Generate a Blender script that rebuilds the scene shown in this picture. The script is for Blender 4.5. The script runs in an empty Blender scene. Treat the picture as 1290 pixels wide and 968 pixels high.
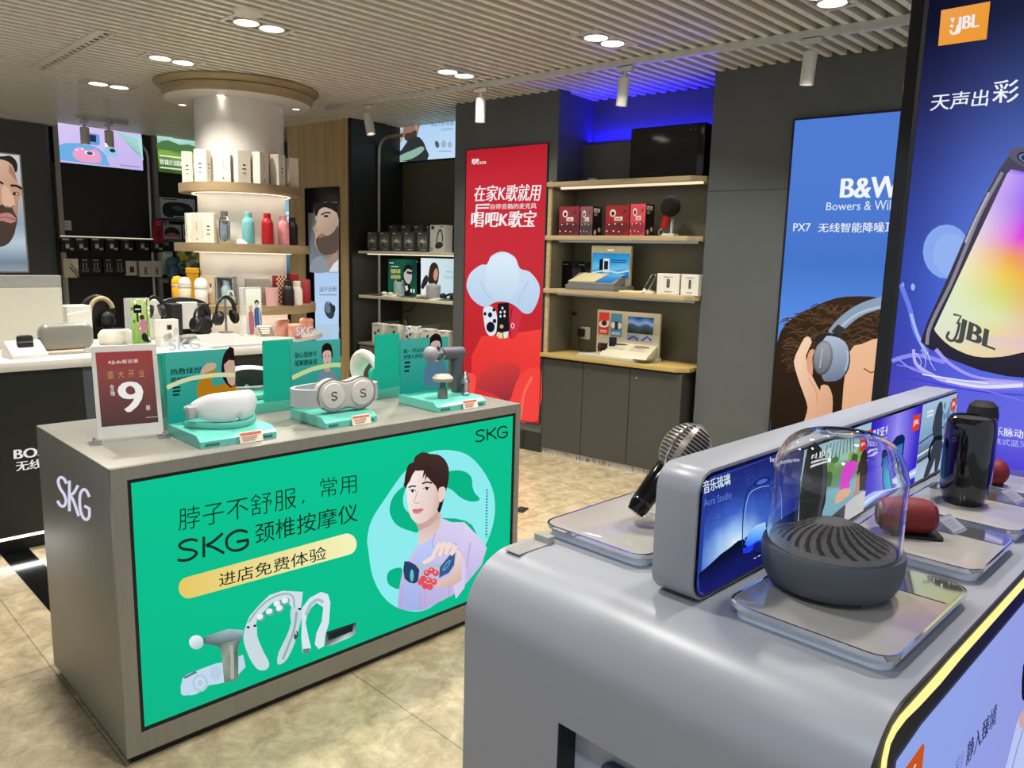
import bpy, bmesh, math, random
from mathutils import Vector, Matrix
random.seed(7)
SC = bpy.context.scene
COL = SC.collection
# ------------------------------------------------------------------ camera
F, PITCH, ROLL, IW, IH = 977.3, 0.161784, -0.025463, 1290, 968
CAMP = Vector((0, 0, 1.55))
cp, sp, cr, sr = math.cos(PITCH), math.sin(PITCH), math.cos(ROLL), math.sin(ROLL)
_right, _fwd, _down = Vector((1, 0, 0)), Vector((0, cp, -sp)), Vector((0, -sp, -cp))
RX = _right * cr + _down * sr
RY = _right * -sr + _down * cr
cam = bpy.data.cameras.new('camera')
cam.sensor_fit = 'HORIZONTAL'; cam.sensor_width = 36; cam.lens = F / IW * 36; cam.clip_start = 0.02
camo = bpy.data.objects.new('camera', cam); COL.objects.link(camo)
mw = Matrix((RX, -RY, -_fwd)).transposed().to_4x4(); mw.translation = CAMP
camo.matrix_world = mw
SC.camera = camo
# ------------------------------------------------------------------ colour, world, exposure
def lin(c):
    c = c / 255
    return c / 12.92 if c <= 0.04045 else ((c + 0.055) / 1.055) ** 2.4
def H(s):
    if not isinstance(s, str): return tuple(s)
    s = s.lstrip('#'); return tuple(lin(int(s[i:i + 2], 16)) for i in (0, 2, 4))
SC.view_settings.view_transform = 'Standard'; SC.view_settings.look = 'None'
SC.view_settings.gamma = 1; SC.view_settings.use_curve_mapping = False
SC.view_settings.exposure = 0.0
wd = bpy.data.worlds.new('world'); SC.world = wd; wd.use_nodes = True
wb = wd.node_tree.nodes['Background']
wb.inputs[0].default_value = (0.84, 0.90, 1.0, 1); wb.inputs[1].default_value = 0.68
LAMP_W = 10.5          # watts of one recessed lamp
SPOT_W = 12.0
# ------------------------------------------------------------------ frames of the three building directions
def ray(px, py):
    return RX * ((px - IW / 2) / F) + RY * ((py - IH / 2) / F) + _fwd
class Fr:
    def __init__(s, x, y, deg):
        s.o = Vector((x, y, 0)); s.a = math.radians(deg)
        s.u = Vector((math.cos(s.a), math.sin(s.a), 0)); s.v = Vector((-s.u.y, s.u.x, 0))
    def pt(s, x, y, z): return s.o + s.u * x + s.v * y + Vector((0, 0, z))
    def loc(s, P):
        q = P - s.o; return Vector((q.dot(s.u), q.dot(s.v), P.z))
    def _hit(s, px, py, n, k):
        d = ray(px, py); return s.loc(CAMP + d * ((k - (CAMP - s.o).dot(n)) / d.dot(n)))
    def atY(s, px, py, y): return s._hit(px, py, s.v, y)
    def atX(s, px, py, x): return s._hit(px, py, s.u, x)
    def atZ(s, px, py, z):
        d = ray(px, py); return s.loc(CAMP + d * ((z - CAMP.z) / d.z))
    def sub(s, x, y, deg):
        P = s.pt(x, y, 0); return Fr(P.x, P.y, math.degrees(s.a) + deg)
K = Fr(-1.128, 2.116, 45.1)      # massage kiosk: x along its lit front, y away to the far left
W = Fr(0.242, 6.101, -38.4)      # right wall: x along the wall, y into it
J = Fr(0, 0, 45.1)               # speaker counter
CEIL = 2.787
# ------------------------------------------------------------------ materials
MATS = {}
def mat(name, col, rough=0.5, metal=0.0, var=0.06, scale=30, bump=0.0, trans=0.0, ior=1.45, coat=0.0, spec=0.5, stretch=None):
    if name in MATS: return MATS[name]
    m = bpy.data.materials.new(name); m.use_nodes = True; nt = m.node_tree; b = nt.nodes['Principled BSDF']
    c = H(col)
    tc = nt.nodes.new('ShaderNodeTexCoord'); mp = nt.nodes.new('ShaderNodeMapping'); nz = nt.nodes.new('ShaderNodeTexNoise')
    mp.inputs['Scale'].default_value = stretch or (1, 1, 1)
    nz.inputs['Scale'].default_value = scale; nz.inputs['Detail'].default_value = 3
    rp = nt.nodes.new('ShaderNodeValToRGB')
    rp.color_ramp.elements[0].position = .3; rp.color_ramp.elements[1].position = .7
    rp.color_ramp.elements[0].color = tuple(x * (1 - var) for x in c) + (1,); rp.color_ramp.elements[1].color = tuple(min(1, x * (1 + var)) for x in c) + (1,)
    nt.links.new(tc.outputs['Object'], mp.inputs['Vector']); nt.links.new(mp.outputs[0], nz.inputs['Vector'])
    nt.links.new(nz.outputs['Fac'], rp.inputs['Fac']); nt.links.new(rp.outputs[0], b.inputs['Base Color'])
    b.inputs['Roughness'].default_value = rough; b.inputs['Metallic'].default_value = metal
    b.inputs['Transmission Weight'].default_value = trans; b.inputs['IOR'].default_value = ior
    b.inputs['Coat Weight'].default_value = coat; b.inputs['Specular IOR Level'].default_value = spec
    if bump:
        bp = nt.nodes.new('ShaderNodeBump'); bp.inputs['Strength'].default_value = bump; bp.inputs['Distance'].default_value = .002
        nt.links.new(nz.outputs['Fac'], bp.inputs['Height']); nt.links.new(bp.outputs[0], b.inputs['Normal'])
    MATS[name] = m; return m
def wood(name, c1, c2, rough=.45, sc=(3, 3, 40), vertical=False):
    if name in MATS: return MATS[name]
    m = bpy.data.materials.new(name); m.use_nodes = True; nt = m.node_tree; b = nt.nodes['Principled BSDF']
    tc = nt.nodes.new('ShaderNodeTexCoord'); mp = nt.nodes.new('ShaderNodeMapping'); nz = nt.nodes.new('ShaderNodeTexNoise'); rp = nt.nodes.new('ShaderNodeValToRGB')
    mp.inputs['Scale'].default_value = sc; nz.inputs['Scale'].default_value = 1.0; nz.inputs['Detail'].default_value = 5; nz.inputs['Distortion'].default_value = .6
    rp.color_ramp.elements[0].position = .32; rp.color_ramp.elements[1].position = .68
    rp.color_ramp.elements[0].color = H(c1) + (1,); rp.color_ramp.elements[1].color = H(c2) + (1,)
    nt.links.new(tc.outputs['Object'], mp.inputs['Vector']); nt.links.new(mp.outputs[0], nz.inputs['Vector'])
    nt.links.new(nz.outputs['Fac'], rp.inputs['Fac']); nt.links.new(rp.outputs[0], b.inputs['Base Color'])
    b.inputs['Roughness'].default_value = rough; MATS[name] = m; return m
def glow(name, col, strength=1.0):
    if name in MATS: return MATS[name]
    m = bpy.data.materials.new(name); m.use_nodes = True; nt = m.node_tree; nt.nodes.clear()
    e = nt.nodes.new('ShaderNodeEmission'); o = nt.nodes.new('ShaderNodeOutputMaterial')
    e.inputs[0].default_value = H(col) + (1,); e.inputs[1].default_value = strength
    nt.links.new(e.outputs[0], o.inputs[0]); MATS[name] = m; return m
def printed(name, lit=None, rough=.4):
    """print read from the mesh's colour attribute; lit = glow of a backlit sheet, screen or brightened print"""
    if name in MATS: return MATS[name]
    m = bpy.data.materials.new(name); m.use_nodes = True; nt = m.node_tree; b = nt.nodes['Principled BSDF']
    a = nt.nodes.new('ShaderNodeAttribute'); a.attribute_name = 'Col'
    if lit is None:
        nt.links.new(a.outputs['Color'], b.inputs['Base Color']); b.inputs['Roughness'].default_value = rough
    else:
        nt.nodes.remove(b); e = nt.nodes.new('ShaderNodeEmission'); e.inputs[1].default_value = lit
        nt.links.new(a.outputs['Color'], e.inputs[0]); nt.links.new(e.outputs[0], nt.nodes['Material Output'].inputs[0])
    MATS[name] = m; return m
def clear(name, tint='#ffffff', gloss=.03, haze=0.0, edge=4.0):
    """thin clear acrylic sheet: transparent with a fresnel reflection"""
    if name in MATS: return MATS[name]
    m = bpy.data.materials.new(name); m.use_nodes = True; nt = m.node_tree; nt.nodes.clear()
    o = nt.nodes.new('ShaderNodeOutputMaterial'); t = nt.nodes.new('ShaderNodeBsdfTransparent'); g = nt.nodes.new('ShaderNodeBsdfGlossy')
    f = nt.nodes.new('ShaderNodeLayerWeight'); f.inputs[0].default_value = .5; x = nt.nodes.new('ShaderNodeMixShader'); d = nt.nodes.new('ShaderNodeBsdfDiffuse'); y = nt.nodes.new('ShaderNodeMixShader')
    pw = nt.nodes.new('ShaderNodeMath'); pw.operation = 'POWER'; pw.inputs[1].default_value = edge
    ma = nt.nodes.new('ShaderNodeMath'); ma.operation = 'MULTIPLY_ADD'; ma.inputs[1].default_value = .8; ma.inputs[2].default_value = gloss; ma.use_clamp = True
    t.inputs[0].default_value = H(tint) + (1,); g.inputs['Roughness'].default_value = .03
    y.inputs[0].default_value = haze; d.inputs[0].default_value = (.9, .9, .9, 1)
    nt.links.new(f.outputs['Facing'], pw.inputs[0]); nt.links.new(pw.outputs[0], ma.inputs[0]); nt.links.new(ma.outputs[0], x.inputs[0])
    nt.links.new(t.outputs[0], x.inputs[1]); nt.links.new(g.outputs[0], x.inputs[2])
    nt.links.new(x.outputs[0], y.inputs[1]); nt.links.new(d.outputs[0], y.inputs[2]); nt.links.new(y.outputs[0], o.inputs[0]); MATS[name] = m; return m
LIT = printed('lit_print', 1.0)
SCRN = printed('screen_print', 0.95)
PAPER = printed('paper_print')
# ------------------------------------------------------------------ mesh builder
class MB:
    def __init__(s, ab=False): s.bm = bmesh.new(); s.ab = ab
    def _add(s, t, M=None):
        if M is not None: bmesh.ops.transform(t, matrix=M, verts=t.verts)
        me = bpy.data.meshes.new('tmp'); t.to_mesh(me); t.free(); s.bm.from_mesh(me); bpy.data.meshes.remove(me); return s
    def box(s, x0, x1, y0, y1, z0, z1, bev=0.0, seg=2, M=None):
        t = bmesh.new(); bmesh.ops.create_cube(t, size=1)
        for v in t.verts:
            v.co = Vector(((x0 + x1) / 2 + v.co.x * abs(x1 - x0), (y0 + y1) / 2 + v.co.y * abs(y1 - y0), (z0 + z1) / 2 + v.co.z * abs(z1 - z0)))
        if bev: bmesh.ops.bevel(t, geom=t.edges[:], offset=bev, segments=seg, profile=.5, affect='EDGES')
        return s._add(t, M)
    def prism(s, pts, ax, a0, a1, bev=0.0, seg=2, M=None):
        """pts: outline in the two axes other than ax ('x': (y,z), 'y': (x,z), 'z': (x,y))"""
        t = bmesh.new()
        def P(p, a): return {'x': (a, p[0], p[1]), 'y': (p[0], a, p[1]), 'z': (p[0], p[1], a)}[ax]
        A = [t.verts.new(P(p, a0)) for p in pts]; B = [t.verts.new(P(p, a1)) for p in pts]; n = len(pts)
        fa = t.faces.new(A); fb = t.faces.new(B[::-1])
        for i in range(n): t.faces.new((A[i], B[i], B[(i + 1) % n], A[(i + 1) % n]))
        bmesh.ops.recalc_face_normals(t, faces=t.faces)
        if bev: bmesh.ops.bevel(t, geom=list({e for f in (fa, fb) for e in f.edges}), offset=bev, segments=seg, profile=.5, affect='EDGES')
        bmesh.ops.triangulate(t, faces=[f for f in t.faces if len(f.verts) > 4])
        return s._add(t, M)
    def ring(s, outer, inner, ax, a0, a1, M=None):
        t = bmesh.new(); n = len(outer)
        def P(p, a): return {'x': (a, p[0], p[1]), 'y': (p[0], a, p[1]), 'z': (p[0], p[1], a)}[ax]
        L = [[t.verts.new(P(p, a)) for p in q] for q, a in ((outer, a0), (inner, a0), (inner, a1), (outer, a1))]
        for k in range(4):
            for i in range(n): t.faces.new((L[k][i], L[k][(i + 1) % n], L[(k + 1) % 4][(i + 1) % n], L[(k + 1) % 4][i]))
        bmesh.ops.recalc_face_normals(t, faces=t.faces); return s._add(t, M)
    def lathe(s, prof, n=32, M=None, cap=True, sx=1, sy=1):
        t = bmesh.new(); R = []
        for r, z in prof:
            if r < 1e-6: R.append([t.verts.new((0, 0, z))])
            else: R.append([t.verts.new((sx * r * math.cos(2 * math.pi * i / n), sy * r * math.sin(2 * math.pi * i / n), z)) for i in range(n)])
        for a, b in zip(R, R[1:]):
            if len(a) == 1 and len(b) == 1: continue
            for i in range(n):
                j = (i + 1) % n
                if len(a) == 1: t.faces.new((a[0], b[i], b[j]))
                elif len(b) == 1: t.faces.new((a[i], b[0], a[j]))
                else: t.faces.new((a[i], b[i], b[j], a[j]))
        if cap:
            for q in (R[0], R[-1]):
                if len(q) > 1: t.faces.new(q)
        bmesh.ops.remove_doubles(t, verts=t.verts, dist=1e-6)
        bmesh.ops.recalc_face_normals(t, faces=t.faces); return s._add(t, M)
    def cyl(s, p0, p1, r0, r1=None, n=20):
        p0, p1 = Vector(p0), Vector(p1); d = p1 - p0; r1 = r0 if r1 is None else r1
        q = Vector((0, 0, 1)).rotation_difference(d.normalized()).to_matrix().to_4x4(); q.translation = p0
        return s.lathe([(r0, 0), (r1, d.length)], n, q)
    def ball(s, c, rx, ry=None, rz=None, n=20, M=None):
        t = bmesh.new(); bmesh.ops.create_uvsphere(t, u_segments=n, v_segments=max(8, n // 2), radius=1)
        m = Matrix.Translation(c) @ Matrix.Diagonal((rx, ry or rx, rz or rx, 1))
        return s._add(t, (M @ m) if M else m)
    def tube(s, pts, r, n=10, closed=False, flat=1.0):
        t = bmesh.new(); P = [Vector(p) for p in pts]; R = []; N = len(P); up = None
        for i, p in enumerate(P):
            a = P[(i - 1) % N] if (closed or i) else p; b = P[(i + 1) % N] if (closed or i < N - 1) else p
            d = (b - a).normalized()
            if up is None: up = d.orthogonal().normalized()
            e = (up - d * up.dot(d)).normalized(); up = e; f = d.cross(e); rr = r[i] if isinstance(r, (list, tuple)) else r
            R.append([t.verts.new(p + e * rr * math.cos(2 * math.pi * k / n) + f * rr * flat * math.sin(2 * math.pi * k / n)) for k in range(n)])
        m = N if closed else N - 1
        for i in range(m):
            A, B = R[i], R[(i + 1) % N]
            for k in range(n): t.faces.new((A[k], A[(k + 1) % n], B[(k + 1) % n], B[k]))
        if not closed: t.faces.new(R[0]); t.faces.new(R[-1])
        bmesh.ops.recalc_face_normals(t, faces=t.faces); return s._add(t)
def arc(cx, cy, r, a0, a1, n=8):
    return [(cx + r * math.cos(math.radians(a0 + (a1 - a0) * i / n)), cy + r * math.sin(math.radians(a0 + (a1 - a0) * i / n))) for i in range(n + 1)]
def rr(x0, y0, x1, y1, r, n=6):
    return arc(x1 - r, y0 + r, r, -90, 0, n) + arc(x1 - r, y1 - r, r, 0, 90, n) + arc(x0 + r, y1 - r, r, 90, 180, n) + arc(x0 + r, y0 + r, r, 180, 270, n)
def smooth(pts, k=5, closed=True):
    out = []; n = len(pts); rng = range(n) if closed else range(n - 1)
    g = (lambda i: pts[i % n]) if closed else (lambda i: pts[max(0, min(n - 1, i))])
    for i in rng:
        p0, p1, p2, p3 = g(i - 1), g(i), g(i + 1), g(i + 2)
        for j in range(k):
            t = j / k
            out.append(tuple(.5 * (2 * b + (c - a) * t + (2 * a - 5 * b + 4 * c - d) * t * t + (3 * b - a - 3 * c + d) * t ** 3) for a, b, c, d in zip(p0, p1, p2, p3)))
    if not closed: out.append(tuple(pts[-1]))
    return out
# ------------------------------------------------------------------ objects
BASE = {}
def thing(name, label, cat, fr, x, y, z=0.0, rot=0.0, group=None):
    o = bpy.data.objects.new(name, None); COL.objects.link(o); o.empty_display_size = .05
    o.location = fr.pt(x, y, z); o.rotation_euler = (0, 0, fr.a + math.radians(rot))
    o['label'] = label; o['category'] = cat
    if group: o['group'] = group
    BASE[o.name] = (x, y, z)
    return o
def _base(o):
    while o.parent: o = o.parent
    return BASE[o.name]
def link(name, me, m, parent, label=None):
    o = bpy.data.objects.new(name, me); COL.objects.link(o)
    if m is not None: me.materials.append(m)
    if parent is not None: o.parent = parent
    if label: o['label'] = label
    return o
def part(name, mb, m, parent, label=None, flat=False, ang=35):
    if mb.ab:
        b = _base(parent); bmesh.ops.translate(mb.bm, vec=(-b[0], -b[1], -b[2]), verts=mb.bm.verts)
    me = bpy.data.meshes.new(name); mb.bm.to_mesh(me); mb.bm.free()
    if not flat:
        me.polygons.foreach_set('use_smooth', [True] * len(me.polygons)); me.set_sharp_from_angle(angle=math.radians(ang))
    return link(name, me, m, parent, label)
def solo(name, label, cat, mb, m, fr, x, y, z=0.0, rot=0.0, group=None, kind=None, ang=35):
    """a thing that is one mesh"""
    if mb.ab: bmesh.ops.translate(mb.bm, vec=(-x, -y, -z), verts=mb.bm.verts)
    me = bpy.data.meshes.new(name); mb.bm.to_mesh(me); mb.bm.free()
    me.polygons.foreach_set('use_smooth', [True] * len(me.polygons)); me.set_sharp_from_angle(angle=math.radians(ang))
    o = link(name, me, m, None); o.location = fr.pt(x, y, z); o.rotation_euler = (0, 0, fr.a + math.radians(rot))
    if kind: o['kind'] = kind
    if label: o['label'] = label
    if cat: o['category'] = cat
    if group: o['group'] = group
    BASE[o.name] = (x, y, z)
    return o
def struct(name, mb, m, fr, x=0, y=0, z=0):
    return solo(name, None, None, mb, m, fr, x, y, z, kind='structure')
def copy_tree(o, parent=None):
    c = o.copy(); COL.objects.link(c)
    if parent is not None: c.parent = parent
    for ch in list(o.children): copy_tree(ch, c)
    return c
def cutout(name, a, b, m, parent):
    """body a with body b taken out"""
    me = [bpy.data.meshes.new('c') for _ in 'ab']
    for mb, q in zip((a, b), me): mb.bm.to_mesh(q); mb.bm.free()
    oa, ob = [bpy.data.objects.new('c', q) for q in me]
    for o in (oa, ob): COL.objects.link(o)
    md = oa.modifiers.new('c', 'BOOLEAN'); md.operation = 'DIFFERENCE'; md.object = ob; md.solver = 'EXACT'
    dg = bpy.context.evaluated_depsgraph_get()
    r = bpy.data.meshes.new_from_object(oa.evaluated_get(dg)); r.name = name
    for o in (oa, ob): bpy.data.objects.remove(o)
    if a.ab:
        bs = _base(parent); r.transform(Matrix.Translation((-bs[0], -bs[1], -bs[2])))
    r.polygons.foreach_set('use_smooth', [True] * len(r.polygons)); r.set_sharp_from_angle(angle=math.radians(35))
    r.materials.clear()
    return link(name, r, m, parent)
# ------------------------------------------------------------------ flat prints (posters, screens, packaging)
_TXT = {}
def text_geo(s, thin=0.0):
    if (s, thin) in _TXT: return _TXT[s, thin]
    c = bpy.data.curves.new('t', 'FONT'); c.body = s; c.size = 1; c.offset = thin; c.resolution_u = 3
    o = bpy.data.objects.new('t', c); COL.objects.link(o)
    me = bpy.data.meshes.new_from_object(o.evaluated_get(bpy.context.evaluated_depsgraph_get()))
    bpy.data.objects.remove(o); bpy.data.curves.remove(c)
    V = [(v.co.x, v.co.y) for v in me.vertices]; Fc = [tuple(p.vertices) for p in me.polygons]; bpy.data.meshes.remove(me)
    x0, x1 = min(v[0] for v in V), max(v[0] for v in V); y0, y1 = min(v[1] for v in V), max(v[1] for v in V)
    _TXT[s, thin] = ([((a - x0) / (x1 - x0 + 1e-9), (b - y0) / (y1 - y0 + 1e-9)) for a, b in V], Fc, (x1 - x0) / (y1 - y0 + 1e-9))
    return _TXT[s, thin]
class Print:
    """layers of flat colour on one sheet. f maps drawing coordinates to the sheet, n is the way the sheet faces"""
    def __init__(s, f, n, eps=.0003, ab=True, cv=None):
        s.f, s.n, s.eps, s.k, s.ab = f, Vector(n), eps, 1, ab; s.V, s.F, s.C = [], [], []; s.cv = cv or (lambda p: p)
    def at(s, x0, y0, sc): s.cv = lambda p: (x0 + p[0] / sc, y0 + p[1] / sc); return s
    def _v(s, p, c): s.V.append(s.f(*p) + s.n * (s.eps * s.k)); s.C.append(tuple(c[:3]) + (1,)); return len(s.V) - 1
    def poly(s, pts, col, sm=0, up=True):
        if sm: pts = smooth(pts, sm)
        if isinstance(col, tuple) and col[0] == 'g':        # even blend across the shape: ('g', from, to, direction)
            a = math.radians(col[3]); k = [p[0] * math.cos(a) + p[1] * math.sin(a) for p in pts]; lo, hi = min(k), max(k); col = [mix(col[1], col[2], (v - lo) / (hi - lo + 1e-9)) for v in k]
        P = [s.cv(p) for p in pts]; cols = [H(c) for c in col] if isinstance(col, list) else [H(col)] * len(P)
        s.F.append([s._v(p, c) for p, c in zip(P, cols)])
        if up: s.k += 1
        return s
    def field(s, q, fn, nu=12, nv=12):
        """bilinear patch, q = tl,tr,br,bl; fn(u,v) -> colour"""
        q = [s.cv(p) for p in q]; idx = []
        for j in range(nv + 1):
            for i in range(nu + 1):
                u, v = i / nu, j / nv
                p = tuple((q[0][k] * (1 - u) + q[1][k] * u) * (1 - v) + (q[3][k] * (1 - u) + q[2][k] * u) * v for k in (0, 1))
                idx.append(s._v(p, H(fn(u, v))))
        for j in range(nv):
            for i in range(nu):
                a = j * (nu + 1) + i; s.F.append([idx[a], idx[a + 1], idx[a + nu + 2], idx[a + nu + 1]])
        s.k += 1; return s
    def oval(s, c, rx, ry, col, rot=0, n=20):
        a = math.radians(rot)
        return s.poly([(c[0] + rx * math.cos(t) * math.cos(a) - ry * math.sin(t) * math.sin(a), c[1] + rx * math.cos(t) * math.sin(a) + ry * math.sin(t) * math.cos(a)) for t in [2 * math.pi * i / n for i in range(n)]], col)
    def stroke(s, pts, w, col, sm=0, up=True):
        if sm: pts = smooth(pts, sm, False)
        n = len(pts); L, R = [], []
        for i, p in enumerate(pts):
            a, b = pts[max(0, i - 1)], pts[min(n - 1, i + 1)]; dx, dy = b[0] - a[0], b[1] - a[1]; l = math.hypot(dx, dy) or 1
            ww = (w[0] + (w[1] - w[0]) * i / max(1, n - 1)) if isinstance(w, (tuple, list)) else w
            L.append((p[0] - dy / l * ww / 2, p[1] + dx / l * ww / 2)); R.append((p[0] + dy / l * ww / 2, p[1] - dx / l * ww / 2))
        c = H(col)
        for i in range(n - 1): s.F.append([s._v(s.cv(p), c) for p in (L[i], L[i + 1], R[i + 1], R[i])])
        if up: s.k += 1
        return s
    def text(s, t, q, col, bold=0.0, thin=0.0):
        """q = tl,tr,br,bl of the ink"""
        V, Fc, asp = text_geo(t, thin); q = [s.cv(p) for p in q]; c = H(col)
        for d in ((0,) if not bold else (-bold, 0, bold)):
            b = len(s.V)
            for u, v in V:
                u = u + d / asp; v = 1 - v
                s._v(tuple((q[0][k] * (1 - u) + q[1][k] * u) * (1 - v) + (q[3][k] * (1 - u) + q[2][k] * u) * v for k in (0, 1)), c)
            s.F += [[b + i for i in f] for f in Fc]
            s.k += .25
        s.k += .25; return s
    def build(s, name, m, parent, label=None):
        me = bpy.data.meshes.new(name); V = s.V
        if s.ab and parent is not None:
            b = Vector(_base(parent)); V = [v - b for v in V]
        me.from_pydata(V, [], s.F); a = me.color_attributes.new('Col', 'FLOAT_COLOR', 'POINT')
        a.data.foreach_set('color', [x for c in s.C for x in c]); me.update()
        o = link(name, me, m, parent, label)
        s.V, s.F, s.C = [], [], []
        return o
def onY(fr, y, eps=.0003): return Print(lambda px, py: fr.atY(px, py, y), (0, -1, 0), eps)
def onX(fr, x, eps=.0003, s=-1): return Print(lambda px, py: fr.atX(px, py, x), (s, 0, 0), eps)
def card(w, h, y=0.0, x=0.0, z=0.0, eps=.0003):
    """local upright sheet facing -y; drawing coordinates u 0..1 to the right, v 0..1 downwards"""
    return Print(lambda u, v: Vector((x + (u - .5) * w, y, z + h * (1 - v))), (0, -1, 0), eps, ab=False)
def quad(x0, y0, x1, y1): return [(x0, y0), (x1, y0), (x1, y1), (x0, y1)]
def mix(a, b, t): a, b = H(a), H(b); return tuple(p + (q - p) * t for p, q in zip(a, b))
def ramp(stops, t):
    for (a, c), (b, d) in zip(stops, stops[1:]):
        if t <= b: return mix(c, d, max(0, (t - a) / (b - a)))
    return H(stops[-1][1])
def bars(p, n, x0, y0, x1, y1, col, seed=0):
    """rows of small print"""
    r = random.Random(seed); h = (y1 - y0) / n
    for i in range(n): p.poly(quad(x0, y0 + h * i, x0 + (x1 - x0) * r.uniform(.6, 1), y0 + h * (i + .55)), col, up=False)
    p.k += 1
def lamp(name, kind, P, energy, size, col=(1, .95, .86), target=None, parent=None, **kw):
    l = bpy.data.lights.new(name, kind); l.energy = energy; l.color = col
    if kind == 'AREA': l.shape = kw.pop('shape', 'DISK'); l.size = size
    elif kind == 'SPOT': l.shadow_soft_size = size
    for k, v in kw.items(): setattr(l, k, v)
    o = bpy.data.objects.new(name, l); COL.objects.link(o); o.location = P
    if target is not None: o.rotation_euler = (Vector(target) - Vector(P)).to_track_quat('-Z', 'Y').to_euler()
    return o
# ================================================================== the room
FLOORM = bpy.data.materials.new('polished_stone_floor'); FLOORM.use_nodes = True
nt = FLOORM.node_tree; b = nt.nodes['Principled BSDF']; tc = nt.nodes.new('ShaderNodeTexCoord')
n1 = nt.nodes.new('ShaderNodeTexNoise'); n1.inputs['Scale'].default_value = 9; n1.inputs['Detail'].default_value = 10; n1.inputs['Roughness'].default_value = .75; n1.inputs['Distortion'].default_value = .5
rp = nt.nodes.new('ShaderNodeValToRGB'); e = rp.color_ramp.elements
e[0].position = .3; e[0].color = H('#80735a') + (1,); e[1].position = .68; e[1].color = H('#c0b193') + (1,)
m_ = rp.color_ramp.elements.new(.5); m_.color = H('#a39577') + (1,)
br = nt.nodes.new('ShaderNodeTexBrick'); br.offset = 0; br.inputs['Scale'].default_value = 1; br.inputs['Brick Width'].default_value = .8; br.inputs['Row Height'].default_value = .8
br.inputs['Mortar Size'].default_value = .0025; br.inputs['Mortar'].default_value = (.55, .55, .55, 1); br.inputs['Color1'].default_value = (1, 1, 1, 1); br.inputs['Color2'].default_value = (.94, .94, .94, 1)
mx = nt.nodes.new('ShaderNodeMix'); mx.data_type = 'RGBA'; mx.blend_type = 'MULTIPLY'; mx.inputs[0].default_value = 1
nt.links.new(tc.outputs['Object'], n1.inputs['Vector']); nt.links.new(tc.outputs['Object'], br.inputs['Vector']); nt.links.new(n1.outputs['Fac'], rp.inputs['Fac'])
nt.links.new(rp.outputs[0], mx.inputs[6]); nt.links.new(br.outputs[0], mx.inputs[7]); nt.links.new(mx.outputs[2], b.inputs['Base Color'])
b.inputs['Roughness'].default_value = .27; b.inputs['Specular IOR Level'].default_value = .6
struct('floor', MB().box(-4.5, 9, -6, 9, -.1, 0), FLOORM, K)
DARK = mat('dark_grey_wall_laminate', '#565a5a', .42, var=.04, scale=6)
NIB = mat('niche_back_panel', '#5d5a4c', .5, var=.04)
DARK2 = mat('near_black_laminate', '#2a2b29', .45, var=.08, scale=60, stretch=(1, 1, .02))
BLACK = mat('matt_black', '#0b0b0c', .45, var=.1)
GLOSSBLK = mat('gloss_black', '#060607', .12, var=.1)
WHITE = mat('white_satin', '#d2d0c8', .4, var=.02)
WHITEM = mat('white_painted_metal', '#cfccc2', .38, var=.02)
STEEL = mat('brushed_steel', '#b9b9b6', .28, 1.0, .05, 200)
CHROME = mat('chrome', '#dddde2', .07, 1.0, .01)
OAK = wood('oak_veneer', '#b89c69', '#cdb485', .45, (26, 26, 1.2))
OAKH = wood('oak_shelf', '#a3906a', '#b9a67e', .45, (1.2, 24, 24))
CANW = wood('walnut_ring', '#8a7855', '#a38f6a', .4, (2, 2, 30))
# floor inlay by the white counter
struct('trim_1', MB().box(.125, .25, 1.0, 2.2, -.01, .0015), GLOSSBLK, K)
# ceiling: light slats under a dark void
SLAT = mat('ceiling_slat_paint', '#e4e1d1', .38, var=.03, scale=8)
VOID = mat('ceiling_void', '#50493b', .7, var=.05)
sl = MB(); y = -4.6; i = 0
while y < 8.2:
    sl.box(-4.2, 7.5, y, y + .034, CEIL, CEIL + .036); y += .084; i += 1
struct('ceiling', sl, SLAT, K)
struct('trim_2', MB().box(-4.3, 7.6, -4.7, 8.3, CEIL + .036, CEIL + .08), VOID, K)
# right wall, end pillar with the red poster, display niche
struct('wall_right', MB().box(1.27, 5.2, .08, .3, 0, CEIL + .1), DARK, W)
struct('trim_3', MB().box(1.272, 1.85, .0785, .0815, 2.02, 2.023), BLACK, W)
struct('wall_pillar', MB().box(-.978, .0, .0, .75, 0, CEIL + .1), DARK, W)
struct('trim_14', MB().box(0, .075, .0, .75, 2.13, CEIL + .1), DARK, W)
struct('trim_4', MB().box(0, .03, .0, .02, .815, 2.13), OAKH, W)
struct('trim_17', MB().box(0, .03, .02, .342, .815, 2.13), NIB, W)
struct('wall_niche', MB().box(.0, 1.27, .342, .37, 0, 2.43), NIB, W)
struct('trim_15', MB().box(.0, 1.3, .48, .52, 2.3, CEIL + .1), DARK, W)
struct('trim_16', MB().box(1.27, 1.30, .3, .5, 0, CEIL + .1), NIB, W)
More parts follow.
